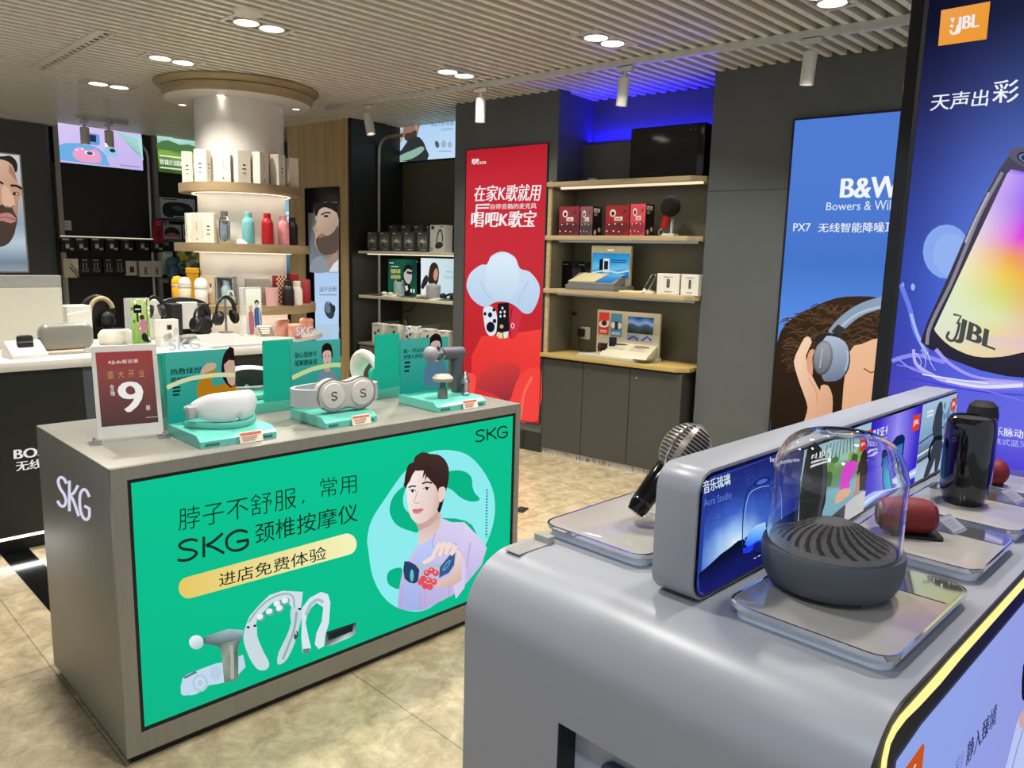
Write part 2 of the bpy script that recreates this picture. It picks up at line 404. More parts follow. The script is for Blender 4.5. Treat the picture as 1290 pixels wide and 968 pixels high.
# alcove between pillar and timber pier
struct('wall_alcove', MB().box(-2.3, -.95, .62, .66, 0, CEIL + .1), NIB, W)
struct('trim_5', MB().box(-2.32, -2.262, -.03, .62, 0, CEIL + .1), DARK2, W)
struct('wall_timber', MB().box(-3.25, -2.30, -.03, .62, 0, CEIL + .1), OAK, W)
struct('trim_6', MB().box(-2.30, -2.262, -.036, -.03, 0, CEIL), BLACK, W)
struct('wall_back', MB().box(-5.3, -3.2, .62, .7, 0, CEIL + .1), DARK2, W)
LB = -5.17
struct('wall_left', MB().box(LB - .1, LB, -6.5, .7, 0, CEIL + .1), DARK2, W)
pier = [(-5.06, -5.5), (-5.06, -1.62), (-5.08, -1.56), (-5.12, -1.53), (LB, -1.52), (LB, -5.5)]
struct('trim_7', MB().prism([(a, c) for a, c in pier], 'z', 0, CEIL - .03), DARK, W)
struct('trim_8', MB().box(LB, -4.98, -5.5, -1.5, CEIL - .05, CEIL + .01), WHITEM, W)
# upright light-metal bay frames on the left wall and in the alcove
FRM = mat('brushed_aluminium_frame', '#b0aea6', .35, .6, .04)
def bayframe(n, fr, pts, r=.016): struct(n, MB(True).tube(pts, r, 10), FRM, fr)
a = W.atX(190, 300, LB)
yb = a.y
bayframe('trim_9', W, [(LB + .02, yb, .9), (LB + .02, yb, 2.45)] + [(LB + .02, yb - .14 + .14 * math.cos(t), 2.55 + .14 * math.sin(t)) for t in [math.radians(k) for k in (0, 22, 45, 68, 90)]] + [(LB + .02, yb - .3, 2.69)])
yb2 = W.atX(200, 300, LB).y
struct('trim_10', MB(True).box(LB, LB + .05, yb + .05, yb2, .9, CEIL), FRM, W)
yb3 = W.atX(75, 270, LB).y
struct('trim_11', MB(True).box(LB, LB + .05, yb3 - .03, yb3 + .02, .9, CEIL), FRM, W)
bayframe('trim_12', W, [(-2.245, .29, .7), (-2.245, .29, 2.52)] + [(-2.245 + .13 - .13 * math.cos(t), .29, 2.52 + .13 * math.sin(t)) for t in [math.radians(k) for k in (15, 30, 50, 70, 90)]] + [(-1.9, .29, 2.65)])
struct('trim_13', MB().box(-.6, -.001, -.006, .0, 0, .16).box(-.2, -.17, -.012, -.0, 0, .16), DARK2, W)
# lower rail, wall socket plate etc. come with their bays
# ================================================================== ceiling fittings
LAMPG = glow('lamp_lens', '#fff6e6', 9.0)
VOIDB = mat('lamp_recess', '#111111', .5)
def downlight_base():
    t = thing('recessed_downlight', 'x', 'ceiling light', K, 0, 0, CEIL)
    part('frame', MB().ring([(-.19, -.1), (.19, -.1), (.19, .1), (-.19, .1)], [(-.168, -.08), (.168, -.08), (.168, .08), (-.168, .08)], 'z', -.006, .03), WHITEM, t)
    part('recess', MB().box(-.168, .168, -.08, .08, .02, .035), VOIDB, t)
    for s in (-.075, .075):
        r = part('reflector', MB().lathe([(.072, .02), (.072, -.009), (.066, -.009), (.064, .0)], 28, Matrix.Translation((s, 0, 0)), cap=False), WHITEM, t)
        part('lens', MB().lathe([(0, -.008), (.03, -.007), (.065, -.002)], 28, Matrix.Translation((s, 0, 0)), cap=False), LAMPG, r)
    return t
D0 = downlight_base()
dl = [(1.50, 1.95, 'twin recessed ceiling light nearest the round ceiling sensor'), (1.50, 3.16, 'twin recessed ceiling light just left of the round timber canopy'),
      (1.50, 4.38, 'twin recessed ceiling light nearest the left wall screen'), (2.945, .67, 'twin recessed ceiling light above the blue-lit shelves'),
      (2.945, 1.96, 'twin recessed ceiling light between the canopy and the red poster'), (3.05, -.56, 'twin recessed ceiling light cut by the top edge of the photo')]
for k, (x, y, lb) in enumerate(dl):
    o = D0 if k == 0 else copy_tree(D0)
    o.location = K.pt(x, y, CEIL); o['label'] = lb; o['group'] = 'recessed ceiling lights'
    for s in (-.075, .075): lamp('downlight_beam', 'AREA', K.pt(x + s, y, CEIL - .02), LAMP_W, .1, target=K.pt(x + s, y, 0), spread=math.radians(125))
# extra ceiling lamps added out of view, with no downlight fixtures, to light the shop
for x, y in ((1.5, .6), (1.5, -.6), (.2, .6), (.2, 1.95), (.2, -.7), (3.0, -1.8), (1.5, -1.8), (.2, 3.2)):
    lamp('downlight_beam', 'AREA', K.pt(x, y, CEIL - .012), LAMP_W * 1.6, .14, target=K.pt(x, y, 0), spread=math.radians(125))
for x, y in ((-.95, -1.7), (-.95, -2.6)):  # added unseen fill lamps without fixtures, to brighten the speaker counter's end face
    lamp('counter_fill_lamp', 'AREA', K.pt(x, y, CEIL - .012), 12, .2, target=K.pt(x, y, 0), col=(.86, .91, 1), spread=math.radians(150))
a, b = K.atZ(54, 87, CEIL), K.atZ(137, 40, CEIL)
t = thing('air_slot_diffuser', 'long narrow white air slot set across the slatted ceiling', 'air vent', K, (a.x + b.x) / 2, (a.y + b.y) / 2, CEIL)
L = (a - b).length / 2
part('frame', MB().box(-.075, -.045, -L, L, -.008, .02).box(.014, .03, -L, L, -.008, .02).box(-.075, .03, -L - .02, -L, -.008, .02).box(-.075, .03, L, L + .02, -.008, .02), WHITEM, t)
part('slot', MB().box(-.05, .018, -L, L, .004, .02), BLACK, t)
part('blade', MB().box(-.045, -.024, -L, L, -.006, .01), WHITEM, t)
a = K.atZ(313, 15, CEIL)
t = thing('ceiling_sensor', 'round white ceiling sensor beside a twin downlight', 'sensor', K, a.x, a.y, CEIL)
part('plate', MB().lathe([(0, -.012), (.07, -.012), (.085, 0), (.085, .01)], 28), WHITEM, t)
part('dome', MB().lathe([(0, -.02), (.03, -.018), (.045, -.011)], 24), WHITEM, t)
# track lights
TRK = mat('track_white', '#c9c8c2', .4)
t = thing('ceiling_light_track', 'long white light track under the slats along the right wall', 'light track', W, .36, -.52, 2.745)
part('rail', MB().box(-2.35, 2.17, -.018, .018, .005, .042), TRK, t)
part('end_cap', MB().box(2.17, 2.21, -.02, .02, .0, .042), TRK, t)
part('power_box', MB().box(1.9, 2.17, -.022, .022, -.002, .008), TRK, t)
def spotlight(fr, x, y, z, lb, tilt, length=.165, r=.034, target=None, grp='white track spotlights'):
    t = thing('track_spotlight', lb, 'spotlight', fr, x, y, z, 0, grp)
    part('adapter', MB().box(-.055, .055, -.017, .017, -.028, 0, .004), TRK, t)
    part('arm', MB().cyl((0, 0, -.028), (0, 0, -.065), .011), TRK, t)
    M = Matrix.Translation((0, 0, -.065)) @ Matrix.Rotation(math.radians(tilt), 4, 'Y')
    h = part('housing', MB().lathe([(0, .0), (r * .85, .0), (r, -.006), (r, -length), (r * .86, -length), (r * .8, -length + .02), (0, -length + .02)], 28, M), TRK, t)
    d = M @ Vector((0, 0, -length + .015)); part('lens', MB().lathe([(0, 0), (r * .78, 0)], 24, Matrix.Translation(d) @ Matrix.Rotation(math.radians(tilt), 4, 'Y'), cap=False), glow('spot_lens', '#fff4e0', 3.0), h)
    P = fr.pt(x, y, z) + fr.u * (M @ Vector((0, 0, -length - .01))).x + Vector((0, 0, (M @ Vector((0, 0, -length - .01))).z))
    if target is not None: lamp('spot_beam', 'SPOT', P, SPOT_W, .03, target=target, spot_size=math.radians(75), spot_blend=.8)
a = W.atY(463, 139, -.52); spotlight(W, a.x, -.52, 2.745, 'white track spotlight tilted towards the timber pier', -14, .17, .036, W.pt(-1.7, -.1, .6))
a = W.atY(606, 118, -.52); spotlight(W, a.x, -.52, 2.745, 'white track spotlight hanging upright above the red poster', 0, .17, .036, W.pt(-.5, -.4, .2))
a = W.atY(788, 84, -.52); spotlight(W, a.x, -.52, 2.745, 'white track spotlight in front of the blue-lit niche', 6, .17, .036, W.pt(.7, -.5, .3))
a = W.atY(1023, 46, -.52); spotlight(W, a.x, -.52, 2.745, 'white track spotlight above the blue headphone poster', 3, .17, .036, W.pt(1.9, -.3, .8))
a = W.atZ(131, 153, 2.76); X0, Y0 = a.x, a.y
t = thing('ceiling_light_track', 'short white light track by the pink and blue wall screen', 'light track', W, X0, Y0, 2.745)
a1, a2 = W.atX(97, 151, X0), W.atX(161, 156, X0)
part('rail', MB(True).box(X0 - .018, X0 + .018, a1.y, a2.y, 2.75, 2.787), TRK, t)
for px, lb in ((106, 'left one of two white spotlights before the pink wall screen'), (136.5, 'right one of two white spotlights before the pink wall screen')):
    a = W.atX(px, 155, X0); spotlight(W, X0, a.y, 2.745, lb, 0, .16, .04, None, 'spotlights before the left wall screen')
lamp('spot_beam', 'SPOT', W.pt(X0, Y0, 2.55), SPOT_W * .5, .04, target=W.pt(-4.6, -1.0, .9), spot_size=math.radians(90), spot_blend=.8)
# ================================================================== round display column
CX, CY = -2.179, 6.301
C = Fr(CX, CY, math.degrees(math.atan2(-CX, CY)))     # -y looks at the camera
CREAM = mat('cream_column_paint', '#d3cfc8', .35, var=.02, scale=5)
t = thing('display_column', 'round white display column with timber rings and timber canopy', 'column', C, 0, 0, 0)
part('shaft', MB().lathe([(.33, 0), (.33, CEIL)], 64), CREAM, t)
cn = part('canopy', MB().lathe([(.54, 2.675), (.565, 2.735), (.555, 2.74), (.59, 2.762), (.607, CEIL - .012), (.607, CEIL - .003), (.3, CEIL - .003), (.3, 2.68)], 72, cap=False), CANW, t)
part('soffit', MB().lathe([(.33, 2.674), (.541, 2.674), (.541, 2.682), (.33, 2.682)], 72, cap=False), CREAM, cn)
lps = [(q.x, q.y) for q in (C.atZ(277.6, 119.8, 2.673), C.atZ(229.7, 132, 2.673), C.atZ(372.9, 137.6, 2.673))] + [(.44 * math.cos(math.radians(a)), .44 * math.sin(math.radians(a))) for a in (62, 118)]
for k, (x, y) in enumerate(lps):
    M = Matrix.Translation((x, y, 2.672))
    d = part('canopy_lamp', MB().lathe([(.02, .004), (.032, -.004), (.038, 0), (.038, .006)], 20, M, cap=False), WHITEM, t)
    part('lens', MB().lathe([(0, .0), (.028, .0)], 20, M, cap=False), LAMPG, d)
    if k < 3: lamp('canopy_beam', 'SPOT', C.pt(x, y, 2.662), .9, .02, target=C.pt(x * .9, y * .9, 0), spot_size=math.radians(58), spot_blend=.5)
SHZ = (2.045, 1.60, 1.14); SHR = (.462, .51, .555)
for z, r in zip(SHZ, SHR):
    s = part('shelf', MB().ring([(r * math.cos(a), r * math.sin(a)) for a in [2 * math.pi * i / 72 for i in range(72)]], [(.325 * math.cos(a), .325 * math.sin(a)) for a in [2 * math.pi * i / 72 for i in range(72)]], 'z', z - .066, z), wood('column_ring_oak', '#8e7b5a', '#a48f6b', .4, (3, 3, 30)), t)
    part('light_strip', MB().lathe([(.36, z - .0662), (.37, z - .0662), (.37, z - .072), (.36, z - .072)], 64, cap=False), glow('warm_strip', '#ffeccb', 1.6), s)
    for k in range(9):
        an = math.radians(-90 + (k - 4) * 24)
        lamp('shelf_strip_light', 'AREA', C.pt(.42 * math.cos(an), .42 * math.sin(an), z - .075), .2, .2, target=C.pt(.36 * math.cos(an), .36 * math.sin(an), z - .5), col=(1, .88, .7), shape='RECTANGLE', size_y=.06)
part('base_shelf', MB().lathe([(.325, .86), (.60, .86), (.605, .865), (.605, .895), (.60, .90), (.325, .90)], 64, cap=False), WHITE, t)
part('plinth', MB().lathe([(.52, 0), (.52, .86)], 64), DARK2, t)
BOXW = mat('white_carton', '#dad3c2', .5, var=.02)
def cpos(px, r, z):
    """angle on the column's ring of radius r seen at image column px (near side)"""
    best = None
    for k in range(-180, 1):
        a = math.radians(k); P = C.pt(r * math.cos(a), r * math.sin(a), z); q = P - CAMP
        x = F * q.dot(RX) / (q.dot(_fwd * 1)) + IW / 2 if False else None
        c = Vector((q.dot(RX), q.dot(RY), q.dot(_fwd))); x = F * c.x / c.z + IW / 2
        if best is None or abs(x - px) < best[0]: best = (abs(x - px), k)
    return best[1]
def carton(name, lb, fr, x, y, z, w, d, h, rot, m, drawf=None, group=None, side=None, cat='box'):
    t = thing(name, lb, cat, fr, x, y, z, rot, group)
    part('carton', MB().box(-w / 2, w / 2, -d / 2, d / 2, 0, h, .002, 1), m, t)
    if drawf:
        p = card(w, h, -d / 2 - .0002); drawf(p); p.build('front_print', PAPER, t)
    if side:
        p = Print(lambda u, v: Vector((w / 2 + .0002, (u - .5) * d, h * (1 - v))), (1, 0, 0), ab=False); side(p); p.build('side_print', PAPER, t)
    return t
def bottleprint(p):
    p.oval((.5, .45), .13, .025, '#2a2622'); p.oval((.5, .57), .17, .018, '#2a2622'); bars(p, 2, .35, .68, .65, .74, '#8a8378')
def spineprint(p):
    [p.poly(quad(.46, .3 + .045 * k, .54, .325 + .045 * k), '#8a857b', up=False) for k in range(7)]; p.poly(quad(.46, .85, .54, .92), '#2a2622')
where = ['leftmost of the row', 'second from the left', 'third from left, edge on', 'fourth from the left', 'fifth from the left', 'second from the right', 'rightmost of the row']
for (px, r, w, rot), wh in zip(((237, .40, .075, -20), (256, .41, .095, 16), (281, .405, .10, 22), (305, .40, .10, 24), (328, .40, .10, 30), (350, .405, .09, 12), (368, .40, .07, 40)), where):
    a = cpos(px, r, 2.1)
    carton('bottle_carton', f'tall cream bottle box on the top ring shelf, {wh}', C, r * math.cos(math.radians(a)), r * math.sin(math.radians(a)), SHZ[0], w, .075, .232, a + 90 + rot, BOXW, spineprint if px in (281, 328) else bottleprint, 'cream boxes on the top ring shelf', side=bottleprint)
for px, w, rot, wh in ((240, .085, -12, 'at the left end, showing its edge'), (252, .10, 6, 'in front of the left pair'), (264, .085, 18, 'next to the silver flask')):
    a = cpos(px, .42, 1.65)
    carton('bottle_carton', f'cream bottle box on the middle ring shelf, {wh}', C, .42 * math.cos(math.radians(a)), .42 * math.sin(math.radians(a)), SHZ[1], w, .06, .22, a + 90 + rot, BOXW, bottleprint if px != 252 else spineprint, 'cream boxes on the middle ring shelf')
def flask(px, z, r, h, rad, m, lb, capm=None, group='flasks on the ring shelf', cr=.62):
    a = cpos(px, r, z + .1)
    t = thing('flask', lb, 'bottle', C, r * math.cos(math.radians(a)), r * math.sin(math.radians(a)), z, 0, group)
    b = part('body', MB().lathe([(0, 0), (rad * .95, 0), (rad, .006), (rad, h * .66), (rad * .93, h * .74), (rad * .66, h * .81), (rad * .62, h * .84), (0, h * .84)], 28), m, t)
    part('cap', MB().lathe([(0, h * .835), (rad * cr, h * .835), (rad * cr, h * .985), (rad * cr * .9, h), (0, h)], 28), capm or m, t)
SILV = mat('mirror_flask', '#c8c8c8', .09, 1.0, .1, 12)
flask(283.5, SHZ[1], .44, .235, .042, SILV, 'mirror silver flask on the middle ring shelf', mat('grey_cap', '#5f5c58', .4))
flask(312.5, SHZ[1], .45, .232, .044, mat('turquoise_coat', '#6fb3b6', .4), 'turquoise flask on the middle ring shelf')
flask(337, SHZ[1], .45, .232, .044, mat('red_coat', '#a8141c', .35), 'dark red flask on the middle ring shelf')
flask(357, SHZ[1], .44, .225, .044, mat('pink_coat', '#d98d94', .4), 'pink flask on the middle ring shelf')
flask(370, SHZ[1], .38, .225, .042, mat('black_coat', '#191314', .35), 'black flask behind the pink flask')
a = cpos(305, .485, 1.6)
solo('price_card', 'small white price card before the turquoise flask', 'card', MB().prism([(-.03, 0), (.0, .03), (.03, 0)], 'x', -.035, .035), WHITE, C, .47 * math.cos(math.radians(a)), .47 * math.sin(math.radians(a)), SHZ[1], a + 90)
# lowest ring shelf
YEL = mat('yellow_plastic', '#e8a91c', .35); Z3 = SHZ[2]
def on3(px, r): a = cpos(px, r, Z3 + .08); return r * math.cos(math.radians(a)), r * math.sin(math.radians(a)), a
x, y, a = on3(243, .385); t = thing('gift_box', 'bright orange-yellow box behind the kids bottles', 'box', C, x, y, Z3, a + 90)
part('carton', MB().box(-.06, .06, -.045, .045, 0, .225, .003, 1), YEL, t); part('lid', MB().box(-.065, .065, -.05, .05, .2255, .265, .004, 1), YEL, t)
def kidsbottle(px, r, m, lidm, lb):
    x, y, a = on3(px, r); t = thing('kids_bottle', lb, 'bottle', C, x, y, Z3, a + 90, 'small round-topped kids bottles')
    part('body', MB().lathe([(0, 0), (.042, 0), (.046, .01), (.046, .12), (.04, .13), (0, .13)], 24), m, t)
    part('dome_lid', MB().lathe([(.046, .128), (.048, .14), (.045, .17), (.03, .195), (0, .203)], 24), lidm, t)
    part('band', MB().lathe([(.0475, .122), (.0485, .126), (.0485, .134), (.0475, .138)], 24, cap=False), WHITE, t)
kidsbottle(221.5, .495, YEL, YEL, 'yellow round-topped bottle at the left end of the lowest ring')
kidsbottle(233, .50, mat('cream_plastic', '#ddd2b4', .35), mat('pearl_lid', '#cfcac0', .3), 'cream bottle with pearl dome lid beside the yellow one')
x, y, a = on3(266, .40)
def petbox(p): p.field(quad(0, 0, 1, 1), lambda u, v: mix('#d8c3a5', '#b99a77', v), 2, 2).oval((.6, .45), .22, .16, '#e9dfcf').oval((.72, .33), .07, .08, '#6b4a2c').poly(quad(.1, .7, .9, .95), '#caa98a')
carton('kids_bottle_box', 'tan picture box behind the white-and-black dome bottle', C, x, y, Z3, .13, .08, .215, a + 90, BOXW, petbox)
kidsbottle(254, .50, mat('pearl_white', '#e4ded4', .3), mat('white_lid', '#ece8e0', .3), 'white round-topped bottle with a black ear patch')
x, y, a = on3(286, .42)
t = thing('window_box', 'grey window box holding a pale blue bottle on the lowest ring', 'box', C, x, y, Z3, a + 90)
part('case', MB().box(-.065, .065, .03, .04, 0, .215).box(-.065, -.057, -.04, .04, 0, .215).box(.057, .065, -.04, .04, 0, .215).box(-.065, .065, -.04, .04, .205, .215).box(-.065, .065, -.04, .04, 0, .02), mat('grey_card', '#8d9190', .5), t)
part('bottle', MB().lathe([(0, .02), (.036, .02), (.038, .12), (.03, .14), (.024, .15), (.024, .185), (0, .19)], 24), mat('pale_blue', '#a9c0c4', .3), t)
part('window', MB().box(-.057, .057, -.0395, -.038, .02, .205), clear('acrylic_clear'), t)
x, y, a = on3(290, .52)
t = thing('steam_mug', 'small pale mug with a loop lid before the window box', 'cup', C, x, y, Z3, a + 90)
part('cup', MB().lathe([(0, 0), (.03, 0), (.034, .07), (0, .07)], 24), mat('pale_mint', '#c2cfc8', .3), t)
part('loop', MB().tube([(.02 * math.cos(q), 0, .08 + .03 * math.sin(q)) for q in [math.pi * i / 8 for i in range(9)]], .006), WHITE, t)
x, y, a = on3(324, .38)
carton('mug_set_box', 'wide grey-beige box at the back of the lowest ring', C, x, y, Z3, .17, .07, .2, a + 90, mat('greige_card', '#a39c90', .55), lambda p: (p.poly(quad(.42, .36, .58, .42), '#5d574e'), bars(p, 2, .3, .85, .7, .93, '#6a645b')))
x, y, a = on3(316, .485)
solo('dark_red_lid_jar', 'dark red dish with two knobs behind the picture stand', 'dish', MB().lathe([(0, 0), (.05, 0), (.055, .1), (.045, .115), (0, .12)], 24).ball((-.035, 0, .115), .02, n=12).ball((.035, 0, .115), .02, n=12), mat('maroon', '#4c1216', .35), C, x, y, Z3, a + 90)
x, y, a = on3(343, .50)
t = thing('glass_tumbler', 'pink glass tumbler on the lowest ring shelf', 'cup', C, x, y, Z3)
part('glass', MB().lathe([(0, 0), (.045, 0), (.05, .135), (.045, .135), (.041, .01), (0, .01)], 28), mat('pink_glass', '#d9a6a6', .15, var=.02), t)
part('rim', MB().lathe([(.0455, .133), (.051, .133), (.051, .138), (.0455, .138)], 28, cap=False), WHITE, t)
def checker(p):
    for i in range(6):
        for j in range(13): p.poly(quad(i / 6, j / 13, (i + 1) / 6, (j + 1) / 13), '#e9d3a8' if (i + j) % 2 else '#8c1720', up=False)
    p.k += 1
x, y, a = on3(352, .41)
carton('checked_gift_box', 'red-and-cream chequered box left of the dark bottle', C, x, y, Z3, .085, .07, .225, a + 75, mat('crimson_card', '#971a25', .5), checker)
x, y, a = on3(371, .38)
carton('checked_gift_box', 'crimson box with a chequered corner behind the white bottle', C, x, y, Z3, .15, .06, .235, a + 100, mat('crimson_card', '#971a25', .5), lambda p: [p.poly(quad(.5 + i / 8, j / 13, .5 + (i + 1) / 8, (j + 1) / 13), '#e9d3a8' if (i + j) % 2 else '#8c1720', up=False) for i in range(4) for j in range(4)])
def bot3(px, r, h, rad, m, lb):
    x, y, a = on3(px, r); t = thing('thermos_bottle', lb, 'bottle', C, x, y, Z3, 0)
    part('body', MB().lathe([(0, 0), (rad, 0), (rad, h * .6), (rad * .75, h * .74), (rad * .62, h * .78), (0, h * .78)], 28), m, t)
    part('stopper', MB().lathe([(0, h * .78), (rad * .66, h * .78), (rad * .66, h * .97), (rad * .55, h), (0, h)], 24), m, t)
bot3(362.5, .515, .195, .046, mat('black_coat', '#191314', .35), 'dark brown thermos bottle beside the white one')
bot3(374, .50, .185, .043, mat('ivory_coat', '#e3dcd0', .35), 'ivory white thermos bottle at the right end')
x, y, a = on3(386, .485); solo('red_gift_bag', 'red pouch behind the ivory bottle at the right end', 'bag', MB().prism([(-.06, 0), (.06, 0), (.055, .15), (.03, .19), (-.03, .19), (-.055, .15)], 'y', -.03, .03, .006), mat('crimson_card', '#971a25', .5), C, x, y, Z3, a + 90)
# pink pots on the column's base ledge
PINK = mat('salmon_ceramic', '#dc9d86', .4)
for px, r, h, lb in ((356, .45, .13, 'salmon pink pot at the back of the base ledge'), (371, .57, .10, 'low salmon pink pot in front, on the left'), (386, .50, .12, 'salmon pink pot at the right of the base ledge')):
    a = cpos(px, r, .95); t = thing('ceramic_pot', lb, 'pot', C, r * math.cos(math.radians(a)), r * math.sin(math.radians(a)), .90, 0, 'salmon pots at the column foot')
    part('pot', MB().lathe([(0, 0), (.048, 0), (.053, .01), (.053, h * .7), (0, h * .7)], 28), PINK, t)
    part('lid', MB().lathe([(.055, h * .7), (.055, h * .9), (.044, h), (0, h)], 28), PINK, t)
# ================================================================== massage kiosk
KM = mat('kiosk_metal', '#8c8a82', .44, .5, .05, 120, stretch=(1, 1, .05))
KX, KD, KH = 1.655, .75, .929
def SKG(p, x0, y0, x1, y1, col, w=13, skew=lambda a, b: (a, b)):
    """the S K G letters as strokes; x0..x1,y0..y1 in drawing units"""
    T = lambda q: [skew(x0 + a * (x1 - x0), y0 + b * (y1 - y0)) for a, b in q]
    ww = w
    p.stroke(T(smooth([(.285, .17), (.2, .06), (.09, .09), (.035, .24), (.09, .42), (.22, .56), (.27, .74), (.2, .92), (.1, .95), (.01, .86)], 5, False)), ww, col, up=False)
    p.stroke(T([(.37, .03), (.37, .98)]), ww, col, up=False)
    p.stroke(T(smooth([(.63, .03), (.5, .34), (.41, .46), (.5, .6), (.65, .97)], 4, False)), ww, col, up=False)
    p.stroke(T(smooth([(.97, .2), (.88, .06), (.78, .08), (.69, .3), (.69, .68), (.77, .92), (.88, .95), (.965, .8), (.97, .56)], 5, False)), ww, col, up=False)
    p.stroke(T([(.82, .56), (.985, .56)]), ww, col)
t = thing('massage_kiosk', 'grey metal kiosk with a large green lit advert on its front', 'kiosk', K, 0, 0, 0)
kb = part('body', MB().box(0, KX, .016, KD, .03, KH, .003, 2), KM, t)
part('front_frame', MB().ring([(0, .03), (KX, .03), (KX, KH), (0, KH)], [(.044, .096), (KX - .028, .096), (KX - .028, KH - .038), (.044, KH - .038)], 'y', 0, .018), KM, t)
part('plinth', MB().box(.015, KX - .015, .02, KD - .02, 0, .03), BLACK, t)
gs = part('gasket', MB().ring([(.044, .096), (KX - .028, .096), (KX - .028, KH - .038), (.044, KH - .038)], [(.056, .108), (KX - .038, .108), (KX - .038, KH - .05), (.056, KH - .05)], 'y', .005, .017), BLACK, t)
def kfront():
    p = onY(K, .0085, .0002); return p
p = kfront()
gx0, gx1, gz0, gz1 = .056, KX - .038, .108, KH - .05
p2 = Print(lambda u, v: Vector((gx0 + (gx1 - gx0) * u, .0085, gz1 - (gz1 - gz0) * v)), (0, -1, 0), .0002)
p2.field(quad(0, 0, 1, 1), lambda u, v: mix('#0cc592', '#12b184', min(1, .25 * v + .3 * abs(u - .35) + .35 * v * (1 - u))), 8, 6)
gp = p2.build('light_panel', LIT, t)
p.k = 4
p.at(440, 550, 4.209)
p.poly([(100, 600), (95, 540), (120, 440), (200, 315), (290, 190), (400, 95), (510, 72), (620, 95), (700, 170), (755, 270), (772, 370), (758, 480), (715, 590), (650, 700), (560, 800), (470, 880), (390, 925), (310, 925), (230, 895), (165, 830), (120, 730)], '#8eecef', 4)
p.poly([(500, 200), (540, 183), (580, 180), (620, 190), (648, 220), (652, 262), (665, 300), (690, 328), (680, 343), (640, 345), (590, 325), (545, 285), (505, 260)], '#0bb585', 3)
p.poly([(300, 260), (255, 290), (222, 340), (213, 400), (235, 452), (270, 482), (320, 500), (365, 507), (365, 440), (320, 410), (290, 375), (285, 320)], '#0bb585', 3)
p.poly([(488, 432), (560, 435), (615, 447), (650, 470), (672, 512), (672, 540), (600, 500), (500, 480)], '#0bb585')
p.poly([(280, 705), (245, 698), (210, 715), (198, 745), (205, 780), (230, 800), (270, 803)], '#0bb585', 3)
p.build('egg_emblem', LIT, t)
p = kfront().at(440, 550, 4.209); p.k = 10
p.poly([(485, 432), (540, 455), (610, 455), (648, 495), (690, 540), (728, 590), (700, 680), (650, 742), (600, 800), (540, 845), (470, 880), (390, 923), (310, 924), (255, 910), (258, 850), (268, 780), (285, 700), (320, 640), (360, 575), (420, 545)], ('g', '#d9d1f1', '#b7abdf', 105))
p.poly([(610, 460), (650, 500), (728, 590), (700, 680), (650, 742), (628, 764), (618, 700), (600, 640), (600, 560)], ('g', '#ded6f4', '#c3b5e8', 100))
p.poly([(370, 575), (440, 540), (462, 600), (440, 690), (395, 760), (370, 830), (368, 924), (300, 922), (285, 860), (300, 760), (330, 680)], ('g', '#bccbf6', '#a5b2ea', 90))
for q in ([(470, 455), (440, 560), (455, 640)], [(560, 560), (575, 610)], [(640, 560), (620, 700)], [(375, 830), (372, 922)], [(400, 780), (400, 915)], [(280, 790), (272, 905)], [(530, 790), (525, 850)]): p.stroke(q, 5, '#aea4d3', up=False)
p.k += 1
p.poly([(365, 455), (468, 395), (482, 432), (470, 490), (430, 540), (385, 570), (362, 565), (370, 505)], ('g', '#cfae a4'.replace(' ', ''), '#e8d2ca', 100), 2)
p.poly([(350, 460), (420, 440), (470, 400), (470, 430), (430, 470), (372, 500)], '#c9a79d')
p.poly([(290, 240), (298, 185), (312, 148), (338, 135), (345, 108), (385, 82), (425, 92), (468, 96), (502, 120), (524, 165), (525, 222), (516, 270), (500, 330), (480, 398), (464, 390), (460, 300), (300, 275)], ('g', '#43302c', '#211413', 100), 2)
p.poly([(301, 268), (312, 218), (345, 180), (385, 165), (410, 205), (440, 240), (462, 268), (470, 300), (476, 330), (470, 372), (450, 408), (420, 436), (390, 456), (362, 462), (337, 446), (318, 415), (308, 370), (303, 320)], ('g', '#f8ebe6', '#dfc3b8', 15), 2)
p.poly([(440, 240), (462, 268), (470, 300), (476, 330), (470, 372), (450, 408), (420, 436), (392, 455), (420, 410), (440, 350), (440, 290)], ('g', '#eedad1', '#d6b3a6', 10), 2)
p.poly([(466, 285), (490, 265), (508, 278), (505, 312), (490, 342), (474, 345)], '#e9cfc6', 2)
p.poly([(345, 182), (368, 160), (400, 150), (440, 170), (470, 210), (470, 300), (455, 262), (430, 236), (408, 212), (396, 240), (402, 195), (384, 225), (392, 180)], '#3a2624')
p.poly([(300, 262), (306, 225), (325, 195), (352, 172), (330, 205), (318, 235)], '#3a2624')
for q, w in (([(310, 270), (330, 262), (350, 264)], 8), ([(383, 250), (405, 241), (436, 246)], 9)): p.stroke(q, w, '#3b2824', up=False)
p.k += 1
p.oval((332, 289), 15, 7, '#f6efec').oval((406, 276), 17, 8, '#f6efec'); p.oval((331, 289), 7, 7, '#2b1d1c').oval((407, 276), 8, 8, '#2b1d1c')
for q in ([(315, 285), (332, 280), (349, 288)], [(386, 276), (406, 267), (425, 273)]): p.stroke(q, 4, '#4a332f', up=False)
p.stroke([(358, 290), (346, 325), (338, 346), (352, 354), (370, 348)], 4, '#cda196', 2)
p.poly([(330, 388), (346, 381), (356, 384), (368, 380), (390, 384), (374, 402), (350, 410), (336, 404)], '#d08a8a', 2); p.stroke([(332, 392), (356, 393), (388, 386)], 3, '#9a5757')
